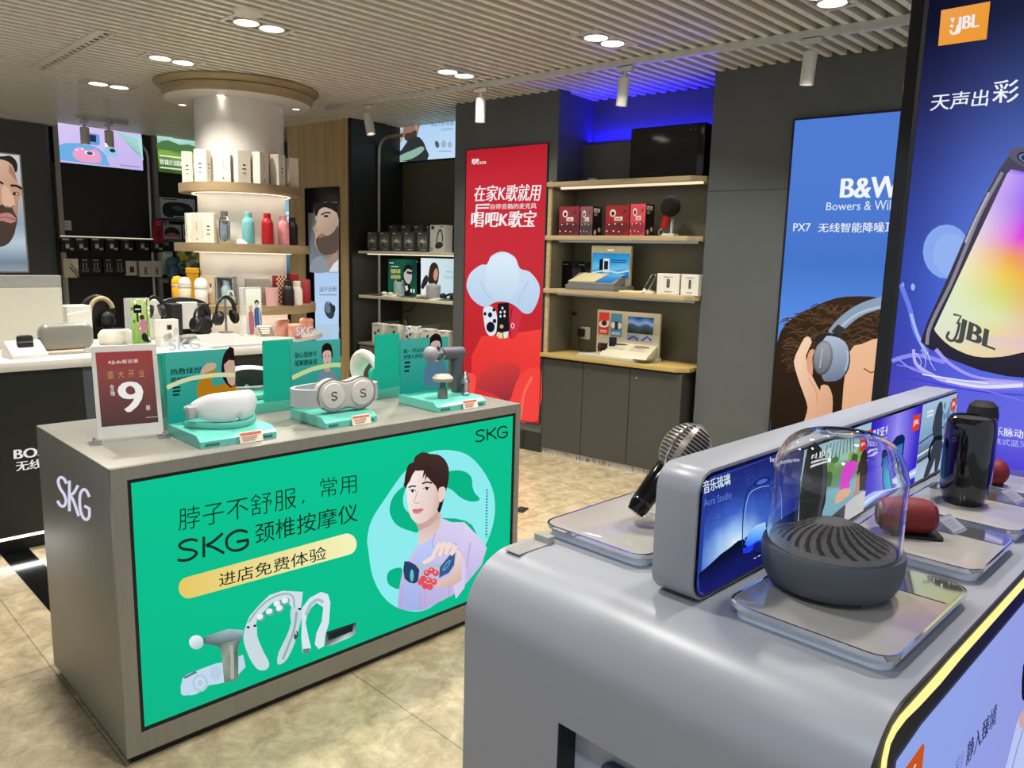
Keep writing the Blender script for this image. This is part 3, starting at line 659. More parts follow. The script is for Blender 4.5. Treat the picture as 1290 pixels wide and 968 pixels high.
# hands, held neck massager
p.poly([(555, 590), (585, 620), (608, 660), (612, 725), (590, 772), (530, 790), (470, 802), (438, 782), (500, 752), (540, 720), (560, 650)], ('g', '#f5e2da', '#d5aea2', 60), 2)
p.poly([(590, 640), (612, 690), (606, 800), (560, 860), (545, 790), (590, 760)], '#d8cdf0')
p.poly([(287, 660), (340, 676), (366, 700), (362, 755), (338, 778), (288, 752)], '#2d3f63', 2)
p.poly([(340, 672), (400, 668), (490, 670), (560, 600), (555, 660), (520, 720), (465, 745), (455, 790), (400, 812), (360, 780), (366, 705)], '#b8bfd8', 2)
p.poly([(475, 690), (548, 602), (556, 612), (550, 680), (522, 722), (470, 748)], '#3c5b8a')
p.oval((326, 735), 10, 32, '#5ec7d2').oval((510, 682), 9, 34, '#6fb6dd', 35).oval((510, 682), 5, 26, '#3c5b8a', 35)
for c in ((405, 722), (430, 708), (452, 722), (385, 752), (415, 760), (442, 768), (395, 790), (420, 795), (372, 770)): p.oval(c, 17, 17, '#e2525c'); 
for c in ((405, 722), (430, 708), (452, 722), (415, 760), (442, 768)): p.oval((c[0] - 4, c[1] - 5), 6, 5, '#f7b3b0')
for q in ([(478, 565), (452, 600), (432, 640), (382, 668)], [(500, 560), (480, 590), (470, 632)], [(528, 562), (512, 590), (503, 622)], [(552, 575), (545, 600), (528, 625)]): p.stroke(q, (30, 20), '#f1dcd3', 3)
for q in ([(470, 590), (448, 632)], [(497, 590), (486, 630)], [(527, 590), (516, 622)]): p.stroke(q, 4, '#d3a99d', up=False)
p.build('portrait', LIT, t, 'man in a lavender jacket holding up a neck massager')
# lettering
INK = '#0c2c24'
p = kfront(); p.k = 26; p.at(180, 590, 4.3)
p.text('脖子不舒服', [(188, 218), (825, 98), (828, 213), (190, 340)], INK, thin=-.008)
p.stroke([(868, 172), (860, 192)], (10, 4), INK)
p.text('常用', [(955, 55), (1152, 28), (1155, 130), (958, 160)], INK, thin=-.008)
p.text('颈椎按摩仪', [(602, 300), (1158, 185), (1160, 285), (604, 412)], INK, thin=0)
p.build('headline_lettering', LIT, t)
p = kfront(); p.k = 26; p.at(180, 590, 4.3)
SKG(p, 0, 0, 1, 1, INK, 15, lambda a, b: (180 + 395 * a, 392 - 72 * a + (120 - 5 * a) * b))
p.build('brand_lettering', LIT, t)
p = kfront(); p.k = 6; p.at(180, 590, 4.3)
L_, R_ = (245, 648), (1105, 412)
out = []
for cx, cy, a0 in ((R_[0], R_[1], -105), (L_[0], L_[1], 75)):
    out += [(cx + 55 * math.cos(math.radians(a0 + 18 * k)) * (.95 if 1 else 1), cy + 58 * math.sin(math.radians(a0 + 18 * k))) for k in range(11)]
p.poly(out, [mix('#e7c75a', '#fbf6cf', min(1, max(0, (a - 180) / 900))) if False else mix('#e6c862', '#f4f3bd', min(1, max(0, (a[0] - 190) / 900))) for a in out])
p.text('进店免费体验', [(410, 572), (990, 418), (994, 492), (412, 645)], '#1d2b22', thin=.004)
p.build('yellow_pill', LIT, t)
p = kfront(); p.k = 8; p.at(560, 480, 6.45)
SKG(p, 0, 0, 1, 1, INK, 13, lambda a, b: (247 + 268 * a, 402 - 42 * a + (100 - 2 * a) * b)); p.build('corner_logo', LIT, t)
p = kfront(); p.k = 26; p.at(440, 550, 4.209)
for k in range(16): p.poly(quad(720 - .2 * k, 280 + k * 15.5, 731 - .2 * k, 289 + k * 15.5), '#3d9a93', up=False)
p.k += 1; p.stroke([(712, 525), (735, 515), (715, 535), (735, 530)], 2, '#3d9a93', 2)
p.build('fine_print', LIT, t)
# printed massagers
p = kfront().at(215, 720, 5.16); p.k = 5
p.poly([(78, 692), (160, 650), (250, 615), (335, 592), (350, 640), (348, 722), (250, 740), (170, 797), (110, 805), (66, 797)], '#c0d9ec', 2)
p.poly([(440, 552), (470, 543), (486, 622), (438, 672)], '#bfd6e6'); p.poly([(80, 690), (160, 648), (172, 658), (90, 698)], '#5d7078')
p.oval((190, 725), 52, 58, '#b2cbe0').oval((190, 725), 34, 40, '#c6dcec').oval((190, 725), 18, 22, '#b2cbe0'); p.oval((290, 660), 40, 46, '#b6cfe2')
p.oval((165, 460), 48, 46, ('g', '#f0fafa', '#a9c6ca', 60)); p.poly([(208, 432), (236, 424), (240, 470), (212, 472)], '#5b6b69')
p.poly([(225, 420), (370, 374), (468, 381), (462, 430), (400, 455), (300, 482), (225, 470)], [H(c) for c in ('#7c8f93', '#a9c0c9', '#9fc8e2', '#6f878c', '#5c6e6d', '#4f605e', '#5a6a68')])
p.poly([(300, 478), (345, 462), (400, 455), (462, 425), (440, 470), (432, 520), (438, 700), (346, 722), (334, 600), (325, 520)], [H(c) for c in ('#4d5a53', '#71807a', '#8c9a90', '#6b7a72', '#56635a', '#4d5a51', '#737d70', '#6c776a', '#9aa496', '#7c897e')])
p.stroke([(392, 480), (396, 560), (398, 700)], 22, '#a9b2a5')
p.poly([(488, 352), (552, 342), (560, 420), (600, 520), (636, 590), (625, 632), (580, 642), (540, 612), (500, 540), (470, 440)], '#c9dbe0', 3)
p.poly([(485, 352), (510, 290), (570, 220), (640, 152), (725, 125), (856, 132), (850, 190), (842, 245), (792, 250), (770, 212), (720, 182), (655, 205), (600, 262), (560, 305), (550, 348)], '#cfdfe6', 1)
p.stroke([(505, 330), (560, 250), (640, 180), (730, 145), (790, 160), (800, 240)], 12, '#9fb5bd', 3)
p.poly([(776, 242), (852, 246), (835, 350), (800, 470), (755, 565), (712, 602), (688, 592), (700, 520), (745, 430), (778, 335)], '#c3d7dc', 2)
p.stroke([(815, 260), (800, 370), (765, 470), (725, 570)], 14, '#93aab0', 3)
for c in ((580, 298), (640, 262), (690, 212), (742, 192), (705, 240)): p.oval(c, 28, 24, '#88a0a6', -25).oval((c[0] - 5, c[1] - 5), 22, 18, '#e8f2f4', -25)
for c in ((498, 360), (541, 350), (832, 241)): p.oval(c, 10, 8, '#1b2524')
p.oval((808, 412), 12, 28, '#3b4a4a', 15); p.oval((808, 400), 5, 8, '#c3d7dc')
p.poly([(848, 232), (895, 170), (970, 130), (1015, 145), (1031, 200), (1022, 330), (998, 410), (990, 482), (955, 502), (930, 470), (940, 400), (975, 320), (985, 230), (940, 200), (905, 235), (880, 282), (870, 330), (890, 430), (905, 490), (890, 527), (850, 525), (842, 420)], '#d7e6f0', 1)
p.stroke([(870, 280), (905, 210), (950, 180), (985, 200)], 20, '#aabfcb', 3); p.poly([(852, 500), (900, 495), (890, 528), (852, 526)], '#6b7f86')
p.poly([(1005, 390), (1196, 328), (1197, 395), (1160, 425), (1110, 445), (1040, 475), (998, 482)], [H(c) for c in ('#1c2422', '#131817', '#8c9b9d', '#b9c8cb', '#cfdde0', '#b5c6ca', '#6f807f')])
p.poly([(1020, 400), (1180, 345), (1175, 385), (1060, 430), (1015, 445)], '#1f2725')
p.build('product_picture', LIT, t, 'printed massage gun, waist belt and two neck massagers')
# side logo
p = onX(K, -.0008, .0002); p.at(0, 520, 4.4)
SKG(p, 0, 0, 1, 1, '#e2e0f6', 15, lambda a, b: (316 + 185 * a, 335 + 100 * a + (178 + 2 * a) * b)); p.build('side_logo', printed('logo_letters', .9), t)
# ---------------------------------------------------------------- acrylic discount sign
a, b = K.atZ(112, 560, KH), K.atZ(213, 550, KH)
ang = math.degrees(math.atan2(b.y - a.y, b.x - a.x)); SW = (b - a).length
SG = thing('discount_sign', 'clear acrylic stand holding a dark red 9 discount notice', 'sign', K, (a.x + b.x) / 2, (a.y + b.y) / 2, KH, ang)
TL = math.radians(-13)
MT = Matrix.Rotation(TL, 4, 'X')
def tilt(x, y, z): return MT @ Vector((x, y, z))
SHt = .322
part('acrylic_sheet', MB().box(-SW / 2, SW / 2, -.004, -.0015, 0, SHt, M=MT).box(-SW / 2, SW / 2, .0015, .004, 0, SHt, M=MT), clear('acrylic_clear'), SG)
pw, ph, pz = SW * .82, SHt * .93, .012
part('paper', MB().box(-pw / 2 + .006, pw / 2 + .006, -.0012, .0012, pz, pz + ph, M=MT), WHITE, SG)
nrm = MT @ Vector((0, -1, 0))
p = Print(lambda u, v: tilt(.006 + (u - .5) * pw, -.0014, pz + ph * (1 - v)), nrm, .0002, ab=False)
p.field(quad(.065, .065, .93, .87), lambda u, v: ramp([(0, '#98262c'), (.2, '#8a2f2a'), (.6, '#66231a'), (1, '#3a1510')], v), 3, 8)
p.text('KJLife客吉莱', quad(.25, .155, .70, .205), '#f2e6e2', .01)
p.text('盛大开业', quad(.21, .275, .78, .355), '#c9853c', thin=-.004) if False else None
for k, ch in enumerate('盛大开业'): p.text(ch, quad(.215 + k * .158, .275, .305 + k * .158, .355), '#cf9a55', thin=-.006)
p.text('全', quad(.235, .42, .30, .475), '#f0eae4', .02); p.text('场', quad(.235, .485, .30, .545), '#f0eae4', .02)
p.text('9', quad(.365, .40, .715, .735), '#efeef0', .035); p.text('折', quad(.755, .672, .825, .73), '#f0eae4', .02)
p.poly(quad(.74, .805, .925, .812), '#cdb9b2')
p.build('notice', PAPER, SG)
cl = MB()
for s in (-1, 1): cl.cyl(tilt(s * (SW / 2 - .02), -.012, .012), tilt(s * (SW / 2 - .02), .012, .012), .006).box(s * (SW / 2 - .02) - .018, s * (SW / 2 - .02) + .018, -.012, -.006, 0, .012)
part('foot_clip', MB().box(-SW / 2, -SW / 2 + .035, -.03, .012, 0, .006).cyl((-SW / 2 + .017, -.014, .012), (-SW / 2 + .017, .01, .012), .006), STEEL, SG)
part('foot_clip', MB().box(SW / 2 - .035, SW / 2, -.03, .012, 0, .006).cyl((SW / 2 - .017, -.014, .012), (SW / 2 - .017, .01, .012), .006), STEEL, SG)
part('screw_cap', MB().cyl(tilt(-SW / 2 + .018, -.006, SHt - .022), tilt(-SW / 2 + .018, .006, SHt - .022), .009), WHITE, SG)
# ---------------------------------------------------------------- teal product stands
TEAL = mat('teal_acrylic', '#5fb8a8', .25, var=.03); TEALP = mat('teal_sheet', '#1fb39c', .3, var=.04, scale=3)
def stand(x0, y0, w, d, lb, face=1, h=.335, draw=None, back=None, price=True, pw=None):
    """base w x d with an upright printed sheet along its rear edge; face -1 = turned round"""
    t = thing('product_stand', lb, 'display stand', K, x0 + w / 2, y0 + d / 2, KH, 0 if face == 1 else 180, 'teal massager stands')
    part('base', MB().prism([(-d / 2, .0), (d / 2, .0), (d / 2, .04), (-d / 2 + .03, .04), (-d / 2, .022)], 'x', -w / 2, w / 2, .002, 1), TEAL, t)
    pw = pw or w
    s = part('backboard', MB().box(-w / 2, -w / 2 + pw, d / 2 - .012, d / 2 - .008, .03, h - .055), TEALP, t)
    part('acrylic_top', MB().box(-w / 2, -w / 2 + pw, d / 2 - .013, d / 2 - .007, .03, h), clear('acrylic_clear'), t)
    if draw:
        p = Print(lambda u, v: Vector((-w / 2 + pw * u, d / 2 - .0135, .03 + (h - .03) * (1 - v))), (0, -1, 0), .0002, ab=False)
        p.field(quad(0, .18, 1, 1), lambda u, v: mix('#4fb8aa', '#17a592', v), 2, 2); draw(p); p.build('printed_sheet', printed('stand_print', .72), t)  # sheet has no backlight; its glow is added to brighten the print
    if price:
        q = part('price_tag', MB().prism([(-d / 2 - .014, .002), (-d / 2 - .004, .036), (-d / 2 - .001, .036), (-d / 2 - .011, .002)], 'x', -.005, .075), mat('tag_card', '#e8d8c4', .6), t)
        p = Print(lambda u, v: Vector((-.005 + .08 * u, -d / 2 - .0045 - .0105 * v, .036 - .034 * v)), (0, -1, .3), .0003, ab=False)
        p.poly(quad(.05, .08, .95, .3), '#cf6a5a'); bars(p, 3, .1, .4, .8, .92, '#a89484'); p.build('price_print', PAPER, t)
    p = Print(lambda u, v: Vector((-w / 2 + w * u, -d / 2 - .0004, .022 * (1 - v))), (0, -1, 0), .0002, ab=False)
    p.text('即刻体验', quad(.06, .3, .24, .8), '#0e4a42', .03); p.text('免费体验', quad(.76, .3, .94, .8), '#0e4a42', .03); p.build('base_lettering', PAPER, t)
    return t
def man(p, x, y, s, hair='#241a18', skin='#e3c3b4', cloth='#7e97a6', arm=None):
    S = lambda q: [(x + a * s, y + b * s * .82) for a, b in q]
    p.poly(S([(-.55, 1.7), (-.5, .85), (-.2, .62), (.2, .62), (.5, .85), (.6, 1.7)]), cloth, 2)
    p.poly(S([(-.12, .35), (.14, .35), (.16, .7), (-.14, .7)]), mix(skin, '#a07a6a', .3))
    p.poly(S([(-.3, -.05), (-.28, -.35), (-.05, -.5), (.22, -.42), (.32, -.1), (.28, .15), (-.26, .15)]), hair, 2)
    p.poly(S([(-.24, -.1), (-.05, -.2), (.2, -.15), (.24, .1), (.18, .35), (0, .5), (-.16, .38), (-.24, .12)]), skin, 2)
    for a in (-.11, .1): p.oval(S([(a, .05)])[0], .045 * s, .02 * s, '#3a2822')
    p.poly(S([(-.08, .3), (.08, .3), (0, .35)]), '#b06a62')
LT = '#083f3a'
def drawA(p):
    p.text('SKG', quad(.06, .04, .5, .16), '#ecf6f4', .03)
    p.text('热敷揉捏', quad(.06, .36, .5, .43), LT, .03); p.text('缓解酸涩', quad(.06, .455, .42, .52), LT, .03); bars(p, 3, .08, .56, .2, .68, LT)
    p.poly([(.42, .62), (.5, .5), (.62, .4), (.72, .42), (.64, .52), (.7, .6), (1, .58), (1, .86), (.55, .86)], '#c9871c', 2)
    p.poly([(.82, .3), (.88, .2), (1, .18), (1, .62), (.86, .58), (.8, .45)], '#2a1d1a', 2); p.poly([(.84, .36), (1, .32), (1, .6), (.9, .58)], '#dfb8a2', 2)
    p.poly([(.48, .44), (.58, .33), (.72, .34), (.7, .4), (.58, .43)], '#e2bd9f', 2)
    p.stroke([(.0, .56), (.3, .49), (.7, .47), (1, .49)], .05, '#e9f3bd', 3)
def drawB(p):
    p.text('SKG', quad(.12, .0, .45, .1), '#ecf6f4', .03); p.text('腰颈按摩带', quad(.48, .03, .98, .1), '#dfe9e4', .02)
    p.text('放心按摩手', quad(.08, .3, .52, .37), LT, .03); p.text('缓解腰疲累', quad(.08, .395, .52, .465), LT, .03)
    man(p, .72, .36, .36); p.stroke([(.02, .6), (.4, .52), (.8, .49), (1.0, .5)], .055, '#d9efaa', 3)
def drawC(p):
    p.text('SKG', quad(.12, .0, .42, .1), '#ecf6f4', .03); p.text('新一代运动', quad(.06, .32, .5, .385), LT, .03); p.text('更懂大更给劲', quad(.06, .405, .5, .465), LT, .03); bars(p, 3, .08, .5, .2, .68, LT)
    man(p, .72, .3, .42, cloth='#5c86a0')
A_ = stand(.288, .07, .262, .262, pw=K.atY(296, 500, .32).x - .288, lb='teal massager stand with a man in yellow, beside the red notice', draw=drawA)
B_ = stand(.740, .075, .222, .25, 'teal massager stand at the middle of the kiosk front, holding the grey belt', draw=drawB, h=.345, pw=.215)
C_ = stand(1.243, .06, .262, .262, 'teal massager stand at the right of the kiosk, holding the massage gun', draw=drawC, h=.325)
D_ = stand(.655, .47, .19, .24, pw=.845 - K.atY(332, 490, .48).x, lb= 'teal massager stand seen from behind, between the first two front stands', face=-1, price=False)
E_ = stand(1.205, .45, .145, .24, pw=1.35 - K.atY(472, 470, .46).x, lb= 'teal massager stand seen from behind, next to the massage gun stand', face=-1, price=False)
F_ = stand(.285, .42, .10, .26, 'teal massager stand seen from behind, just right of the red notice', face=-1, price=False, h=.32)
# products on the stands
EYE = mat('eye_massager_white', '#dfe0e2', .3, var=.01)
LINING = mat('dark_lining', '#1d1f20', .7)
def visor(x, y, lb, rot):
    t = thing('eye_massager', lb, 'eye massager', K, x, y, KH + .0412, rot)
    N = 72; bm = MB(); tb = bmesh.new(); R = []; R2 = []
    for i in range(N + 1):
        u = -1 + 2 * i / N; x_ = .112 * u; yc = -.06 + .078 * u * u; e = abs(u) ** 5
        top = .122 - .012 * u * u - .026 * e; b0 = .020 + .004 * u * u + .022 * e
        bot = b0 + max(0, 1 - (abs(u) / .12) ** 2) * .014
        R.append([tb.verts.new((x_, yc + dy, zz)) for dy, zz in ((.008, bot), (-.002, bot + .002), (-.010, max(bot + .006, b0 + .016)), (-.0145, b0 * .6 + top * .4), (-.014, b0 * .3 + top * .7), (-.008, top - .008), (.0, top - .001), (.012, top - .001), (.026, top - .012), (.026, bot + .012))])
        R2.append((x_ * .96, yc + .0265, top - .014, bot + .014))
    for a, b in zip(R, R[1:]):
        for k in range(10): tb.faces.new((a[k], b[k], b[(k + 1) % 10], a[(k + 1) % 10]))
    tb.faces.new(R[0]); tb.faces.new(R[-1]); bmesh.ops.recalc_face_normals(tb, faces=tb.faces); bm._add(tb)
    part('visor', bm, EYE, t, ang=60)
    tb = bmesh.new(); A = [(tb.verts.new((q[0], q[1], q[2])), tb.verts.new((q[0], q[1] + .006, (q[2] + q[3]) / 2)), tb.verts.new((q[0], q[1], q[3]))) for q in R2[4:-4]]
    for a, b in zip(A, A[1:]): tb.faces.new((a[0], b[0], b[1], a[1])); tb.faces.new((a[1], b[1], b[2], a[2]))
    lm = MB(); lm._add(tb); part('lining', lm, LINING, t)
    part('strap', MB().tube(smooth([(-.108, .02, .06), (-.12, .05, .06), (-.1, .09, .06), (-.05, .115, .06), (.05, .115, .06), (.1, .09, .06), (.11, .03, .06)], 4, False), .004, 8), mat('strap_grey', '#9fa3a4', .6), t)
    part('strap_tab', MB().box(-.135, -.108, -.0, .03, .035, .075, .004), mat('strap_grey', '#9fa3a4', .6), t)
    part('cradle', MB().prism(smooth([(-.12, .03), (-.06, -.05), (.0, -.075), (.06, -.05), (.12, .03), (.1, .07), (-.1, .07)], 4), 'z', 0, .02, .004), TEAL, t)
    return t
visor(.435, .185, 'white visor-shaped eye massager on the stand beside the red notice', 4)
GREYM = mat('massager_grey', '#b4b1ac', .35, var=.01)
t = thing('waist_massager', 'grey waist massager with two round S pads on the middle stand', 'massager', K, .865, .15, KH + .0485, -3)
out = smooth([(-.105, .02), (-.06, -.002), (0, .008), (.06, -.002), (.105, .02), (.118, .06), (.105, .1), (.06, .12), (0, .106), (-.06, .12), (-.105, .1), (-.118, .06)], 5)
part('shell', MB().prism(out, 'y', -.03, .02, .012, 4), GREYM, t)
part('rim', MB().ring([(x * 1.02, .06 + (z - .06) * 1.03) for x, z in out], [(x * .95, .06 + (z - .06) * .93) for x, z in out], 'y', -.026, -.018), mat('rim_dark_grey', '#77746f', .35), t)
for s in (-1, 1):
    q = part('pad', MB().lathe([(.047, 0), (.045, .005), (.03, .0075), (0, .008)], 32, Matrix.Translation((s * .06, -.03, .06)) @ Matrix.Rotation(math.radians(90), 4, 'X')), mat('pad_grey', '#c2bfba', .4), t)
    p = Print(lambda u, v: Vector((s * .06 + (u - .5) * .03, -.0386, .06 + (.5 - v) * .03)), (0, -1, 0), .0002, ab=False)
    p.stroke(smooth([(.85, .2), (.65, .04), (.35, .04), (.15, .24), (.3, .44), (.7, .56), (.85, .78), (.65, .96), (.35, .96), (.12, .8)], 4, False), .13, '#2c2b2a'); p.build('pad_letter', PAPER, q)
part('belt', MB().prism(smooth([(-.1, -.03), (-.16, .0), (-.185, .05), (-.15, .1), (-.05, .13), (.06, .13), (.14, .09), (.165, .03), (.11, -.01), (.15, .04), (.12, .08), (.05, .115), (-.05, .115), (-.14, .09), (-.17, .05), (-.14, .01)], 2), 'z', .02, .085), mat('belt_fabric', '#a5a7aa', .8, bump=.3, scale=300), t)
part('belt_socket', MB().box(-.178, -.166, .03, .07, .045, .07, .003), BLACK, t)
GUN = mat('gun_metal_grey', '#585c62', .35, .3)
t = thing('massage_gun', 'dark grey massage gun with a round ball head on the right stand', 'massager', K, 1.39, .2, KH + .0412, 10)
part('barrel', MB().cyl((-.03, 0, .175), (.11, 0, .165), .027, .03, 24), GUN, t)
part('handle', MB().lathe([(.022, 0), (.024, .06), (.026, .12), (.03, .15), (.03, .17)], 24, Matrix.Translation((.085, 0, 0))), GUN, t)
part('ball_head', MB().cyl((-.03, 0, .175), (-.055, 0, .177), .008).ball((-.085, 0, .178), .033, n=24), mat('head_grey', '#84868b', .5), t)
part('collar', MB().cyl((-.034, 0, .1752), (-.026, 0, .175), .0285), CHROME, t)
t = thing('massager_bit', 'mushroom-shaped grey massage head in front of the massage gun', 'massager bit', K, 1.325, .13, KH + .0412)
part('stem', MB().lathe([(.022, 0), (.02, .03), (.012, .05), (.012, .07)], 24), mat('smoke_plastic', '#5d6a68', .3), t); part('cap', MB().lathe([(.012, .068), (.04, .072), (.044, .085), (.03, .098), (0, .1)], 28), mat('head_beige', '#a89f93', .5), t)
t = thing('massager_bit', 'bullet-shaped steel massage head at the right of its stand', 'massager bit', K, 1.475, .16, KH + .0412)
part('stem', MB().lathe([(.018, 0), (.016, .03), (.009, .045)], 24), GUN, t); part('tip', MB().lathe([(.02, .045), (.021, .055), (.012, .075), (.003, .095), (0, .096)], 24), STEEL, t)
t = thing('massager_bit', 'small pink-clear rod head beside the bullet head', 'massager bit', K, 1.445, .12, KH + .0412)
part('rod', MB().lathe([(.008, 0), (.007, .06), (0, .064)], 16), mat('pink_grey', '#a98f93', .3), t); part('foot', MB().lathe([(.014, 0), (.014, .01), (.008, .014)], 16), STEEL, t)
part('head_tray', MB().box(-.05, .16, -.035, -.025, 0, .012).box(-.05, .16, .055, .062, 0, .012), clear('acrylic_clear'), C_) if False else None
def arch(x, y, lb, s=1.0):
    t = thing('neck_massager', lb, 'massager', K, x, y, KH + .0412, 180)
    P = [(.0, -.085 * s, .0), (.0, -.095 * s, .05), (.0, -.075 * s, .11 * s), (.0, -.02 * s, .15 * s), (.0, .05 * s, .14 * s), (.0, .09 * s, .09 * s)]
    part('collar', MB().tube(smooth(P, 5, False), [.012 + .012 * math.sin(math.pi * i / 25) for i in range(26)], 12, flat=1.7), mat('pearl_white', '#e4ded4', .3), t)
    part('pad', MB().ball((0, .07 * s, .05), .03, .02, .035), TEALP, t)
q = K.atZ(313, 508, KH + .0412); visor(.725, .612, 'white eye massager seen from behind with a dark inside, by the second stand', 176)
q = K.atZ(468, 498, KH + .0412); arch(K.atY(470, 480, .57).x, .618, 'white arched neck massager left of the rear stand by the massage gun', .82)
# ================================================================== speaker counter
CM = mat('counter_lacquer', '#93969e', .36, .05, .02, 4)
X0c, X1c, Y0c, Y1c, ZC, RC = .955, 2.52, .30, 1.065, .97, .12
t = thing('speaker_counter', 'silver-grey demo counter with a rolled front edge, nearest the camera', 'counter', J, 0, 0, 0)
prof = [(X0c, .0)] + [(X0c + RC - RC * math.cos(math.radians(a)), ZC - RC + RC * math.sin(math.radians(a))) for a in range(0, 91, 6)] + [(X1c, ZC), (X1c, 0)]
cutout('body', MB(True).prism(prof, 'y', Y0c + .004, Y1c), MB(True).box(X0c - .05, X0c + .054, .30 + .14, .816, .28, .744), CM, t)
sh = part('recess_shelf', MB(True).box(X0c + .048, X0c + .056, .44, .816, .28, .744), mat('recess_panel', '#a7b0bf', .3), t)
part('recess_side', MB(True).box(X0c + .002, X0c + .054, .8135, .8165, .28, .744), BLACK, t)
part('cable_box', MB(True).box(X0c + .018, X0c + .05, .56, .74, .52, .695, .014, 3), mat('dark_blue_plastic', '#3a4560', .35), t)
# right flank: black border, yellow strip, lit sheet
side = onY(J, Y0c, .0006)
fl = [(X0c, .05)] + prof[1:-2] + [(X1c, ZC), (X1c, .05)]
part('flank_border', MB(True).prism(fl, 'y', Y0c, Y0c + .004), BLACK, t)
far = lambda q: (q.x, q.z)
po = [far(J.atY(*q, Y0c)) for q in ((1111, 955), (1116, 934), (1124, 915.5), (1133, 902), (1144, 890), (1170, 861), (1197, 830))]
pi = [far(J.atY(*q, Y0c)) for q in ((1115, 956), (1119, 937), (1126.5, 922), (1138.5, 906), (1155, 890), (1182, 861), (1207.6, 830))]
zo, zi = po[-1][1], pi[-1][1]
po = [(po[0][0], .2)] + po + [(X1c - .02, zo)]; pi = [(pi[0][0], .2)] + pi + [(X1c - .02, zi)]
part('edge_light', MB(True).prism(po + pi[::-1], 'y', Y0c - .003, Y0c), glow('yellow_edge_light', '#fbf59a', 1.05), t)
lo = [far(J.atY(*q, Y0c)) for q in ((1127, 968), (1128.5, 955.4), (1168, 905), (1229.7, 830))]
zt_ = lo[-1][1]
p = Print(lambda x, z: Vector((x, Y0c - .001, z)), (0, -1, 0), .0002)
x0 = lo[0][0]
p.poly([(x0, .2), (x0, lo[1][1] - .004), (lo[2][0] - .03, zt_), (X1c - .03, zt_), (X1c - .03, .2)], [mix('#8fa6e8', '#9b8fdc', k) for k in (.1, .0, .15, .7, .9)])
lp = p.build('lit_sheet', LIT, t)
p = onY(J, Y0c - .0018, .0002).at(1110, 830, 7.017)
p.poly([(150, 1060), (372, 745), (382, 775), (350, 1100), (150, 1200)], '#c8551f'); p.stroke([(290, 968), (303, 935)], 10, '#f4f1ee')
p.build('brand_badge', LIT, t); p = onY(J, Y0c - .0018, .0002).at(1110, 830, 7.017); p.k = 4
p.text('静入臻境', [(762, 745), (1028, 378), (1006, 570), (742, 960)], '#222a52', .02)
p.text('彩', [(650, 905), (732, 805), (716, 950), (632, 1070)], '#5f6db0', thin=-.006); p.build('sheet_lettering', LIT, t); p = onY(J, Y0c - .0018, .0002).at(1110, 830, 7.017); p.k = 7
p.poly([(1070, 1000), (1100, 940), (1150, 740), (1190, 580), (1230, 480), (1290, 470), (1400, 500), (1400, 1100), (1070, 1100)], '#b9c5f2', 1); p.stroke([(1150, 968), (1200, 780), (1250, 620)], 10, '#8f94d0', 2)
p.poly([(1210, 570), (1222, 500), (1265, 420), (1320, 380), (1340, 520), (1265, 600), (1235, 615)], '#c9a7ab', 2); p.poly([(1262, 380), (1232, 300), (1245, 60), (1300, -40), (1420, -60), (1420, 380)], '#14182c', 2)
p.build('figure_picture', LIT, t)
# ------------------------------------------------------------------ low display box with one long screen
BX0, BX1, BY0, BY1, BZ0, BZ1 = 1.10, 2.507, .655, .737, .972, 1.206
t = thing('screen_display_box', 'long low silver box with a full-width advert screen on the speaker counter', 'display', J, BX0, BY0, BZ0 - .002)
part('housing', MB(True).prism(rr(BX0, BZ0, BX1, BZ1, .042, 7), 'y', BY0, BY1, .002, 2), CM, t)
part('foot_strip', MB(True).box(BX0 + .06, BX1 - .06, BY0 + .02, BY1 - .02, .97, BZ0), BLACK, t)
part('bezel', MB(True).prism(rr(BX0 + .006, BZ0 + .005, BX1 - .006, BZ1 - .006, .036, 7), 'y', BY0 - .002, BY0), GLOSSBLK, t)
sx = [J.atY(px, py, BY0).x for px, py in ((1007, 590), (1096, 540), (1160.5, 520))]
L0, L1, Z0, Z1 = BX0 + .012, BX1 - .012, BZ0 + .010, BZ1 - .012
sc = Print(lambda x, z: Vector((x, BY0 - .0022, z)), (0, -1, 0), .00015)
def clipround(x0, x1, l, r):
    o = []
    if l: o += arc(x0 + .03, Z1 - .03, .03, 90, 180, 5) + arc(x0 + .03, Z0 + .03, .03, 180, 270, 5)
    else: o += [(x0, Z1), (x0, Z0)]
    if r: o += arc(x1 - .03, Z0 + .03, .03, -90, 0, 5) + arc(x1 - .03, Z1 - .03, .03, 0, 90, 5)
    else: o += [(x1, Z0), (x1, Z1)]
    return o
def shade(pts, fn): return [fn(*q) for q in pts]
q = clipround(L0, sx[0], 1, 0); sc.poly(q, '#2b3f9e')
def gal(u, v):
    d = math.hypot((u - .30) * 1.1, (v - .68) * 1.3); b = ramp([(0, '#e3f3fd'), (.17, '#9cc4f4'), (.36, '#4169cc'), (.6, '#2a3d98'), (1, '#1c2260')], d)
    n = .5 + .5 * math.sin(23 * u + 9 * v) * math.sin(17 * v - 11 * u + 1.3 * math.sin(20 * u)); k = .86 + .28 * n
    return tuple(min(1, c * k) for c in b)
W0 = sx[0] - L0
sc.field([(L0 + .012, Z1 - .006), (sx[0], Z1), (sx[0], Z0), (L0 + .012, Z0 + .006)], gal, 26, 18)
r_ = random.Random(5)
for k in range(140):
    u, v = r_.random(), r_.random() ** 1.4 * .7; s = r_.uniform(.0004, .0011)
    sc.poly(quad(L0 + .01 + u * (W0 - .02), Z1 - .01 - v * .19, L0 + .01 + u * (W0 - .02) + s, Z1 - .01 - v * .19 - s), '#b9cdfb', up=False)
sc.k += 1
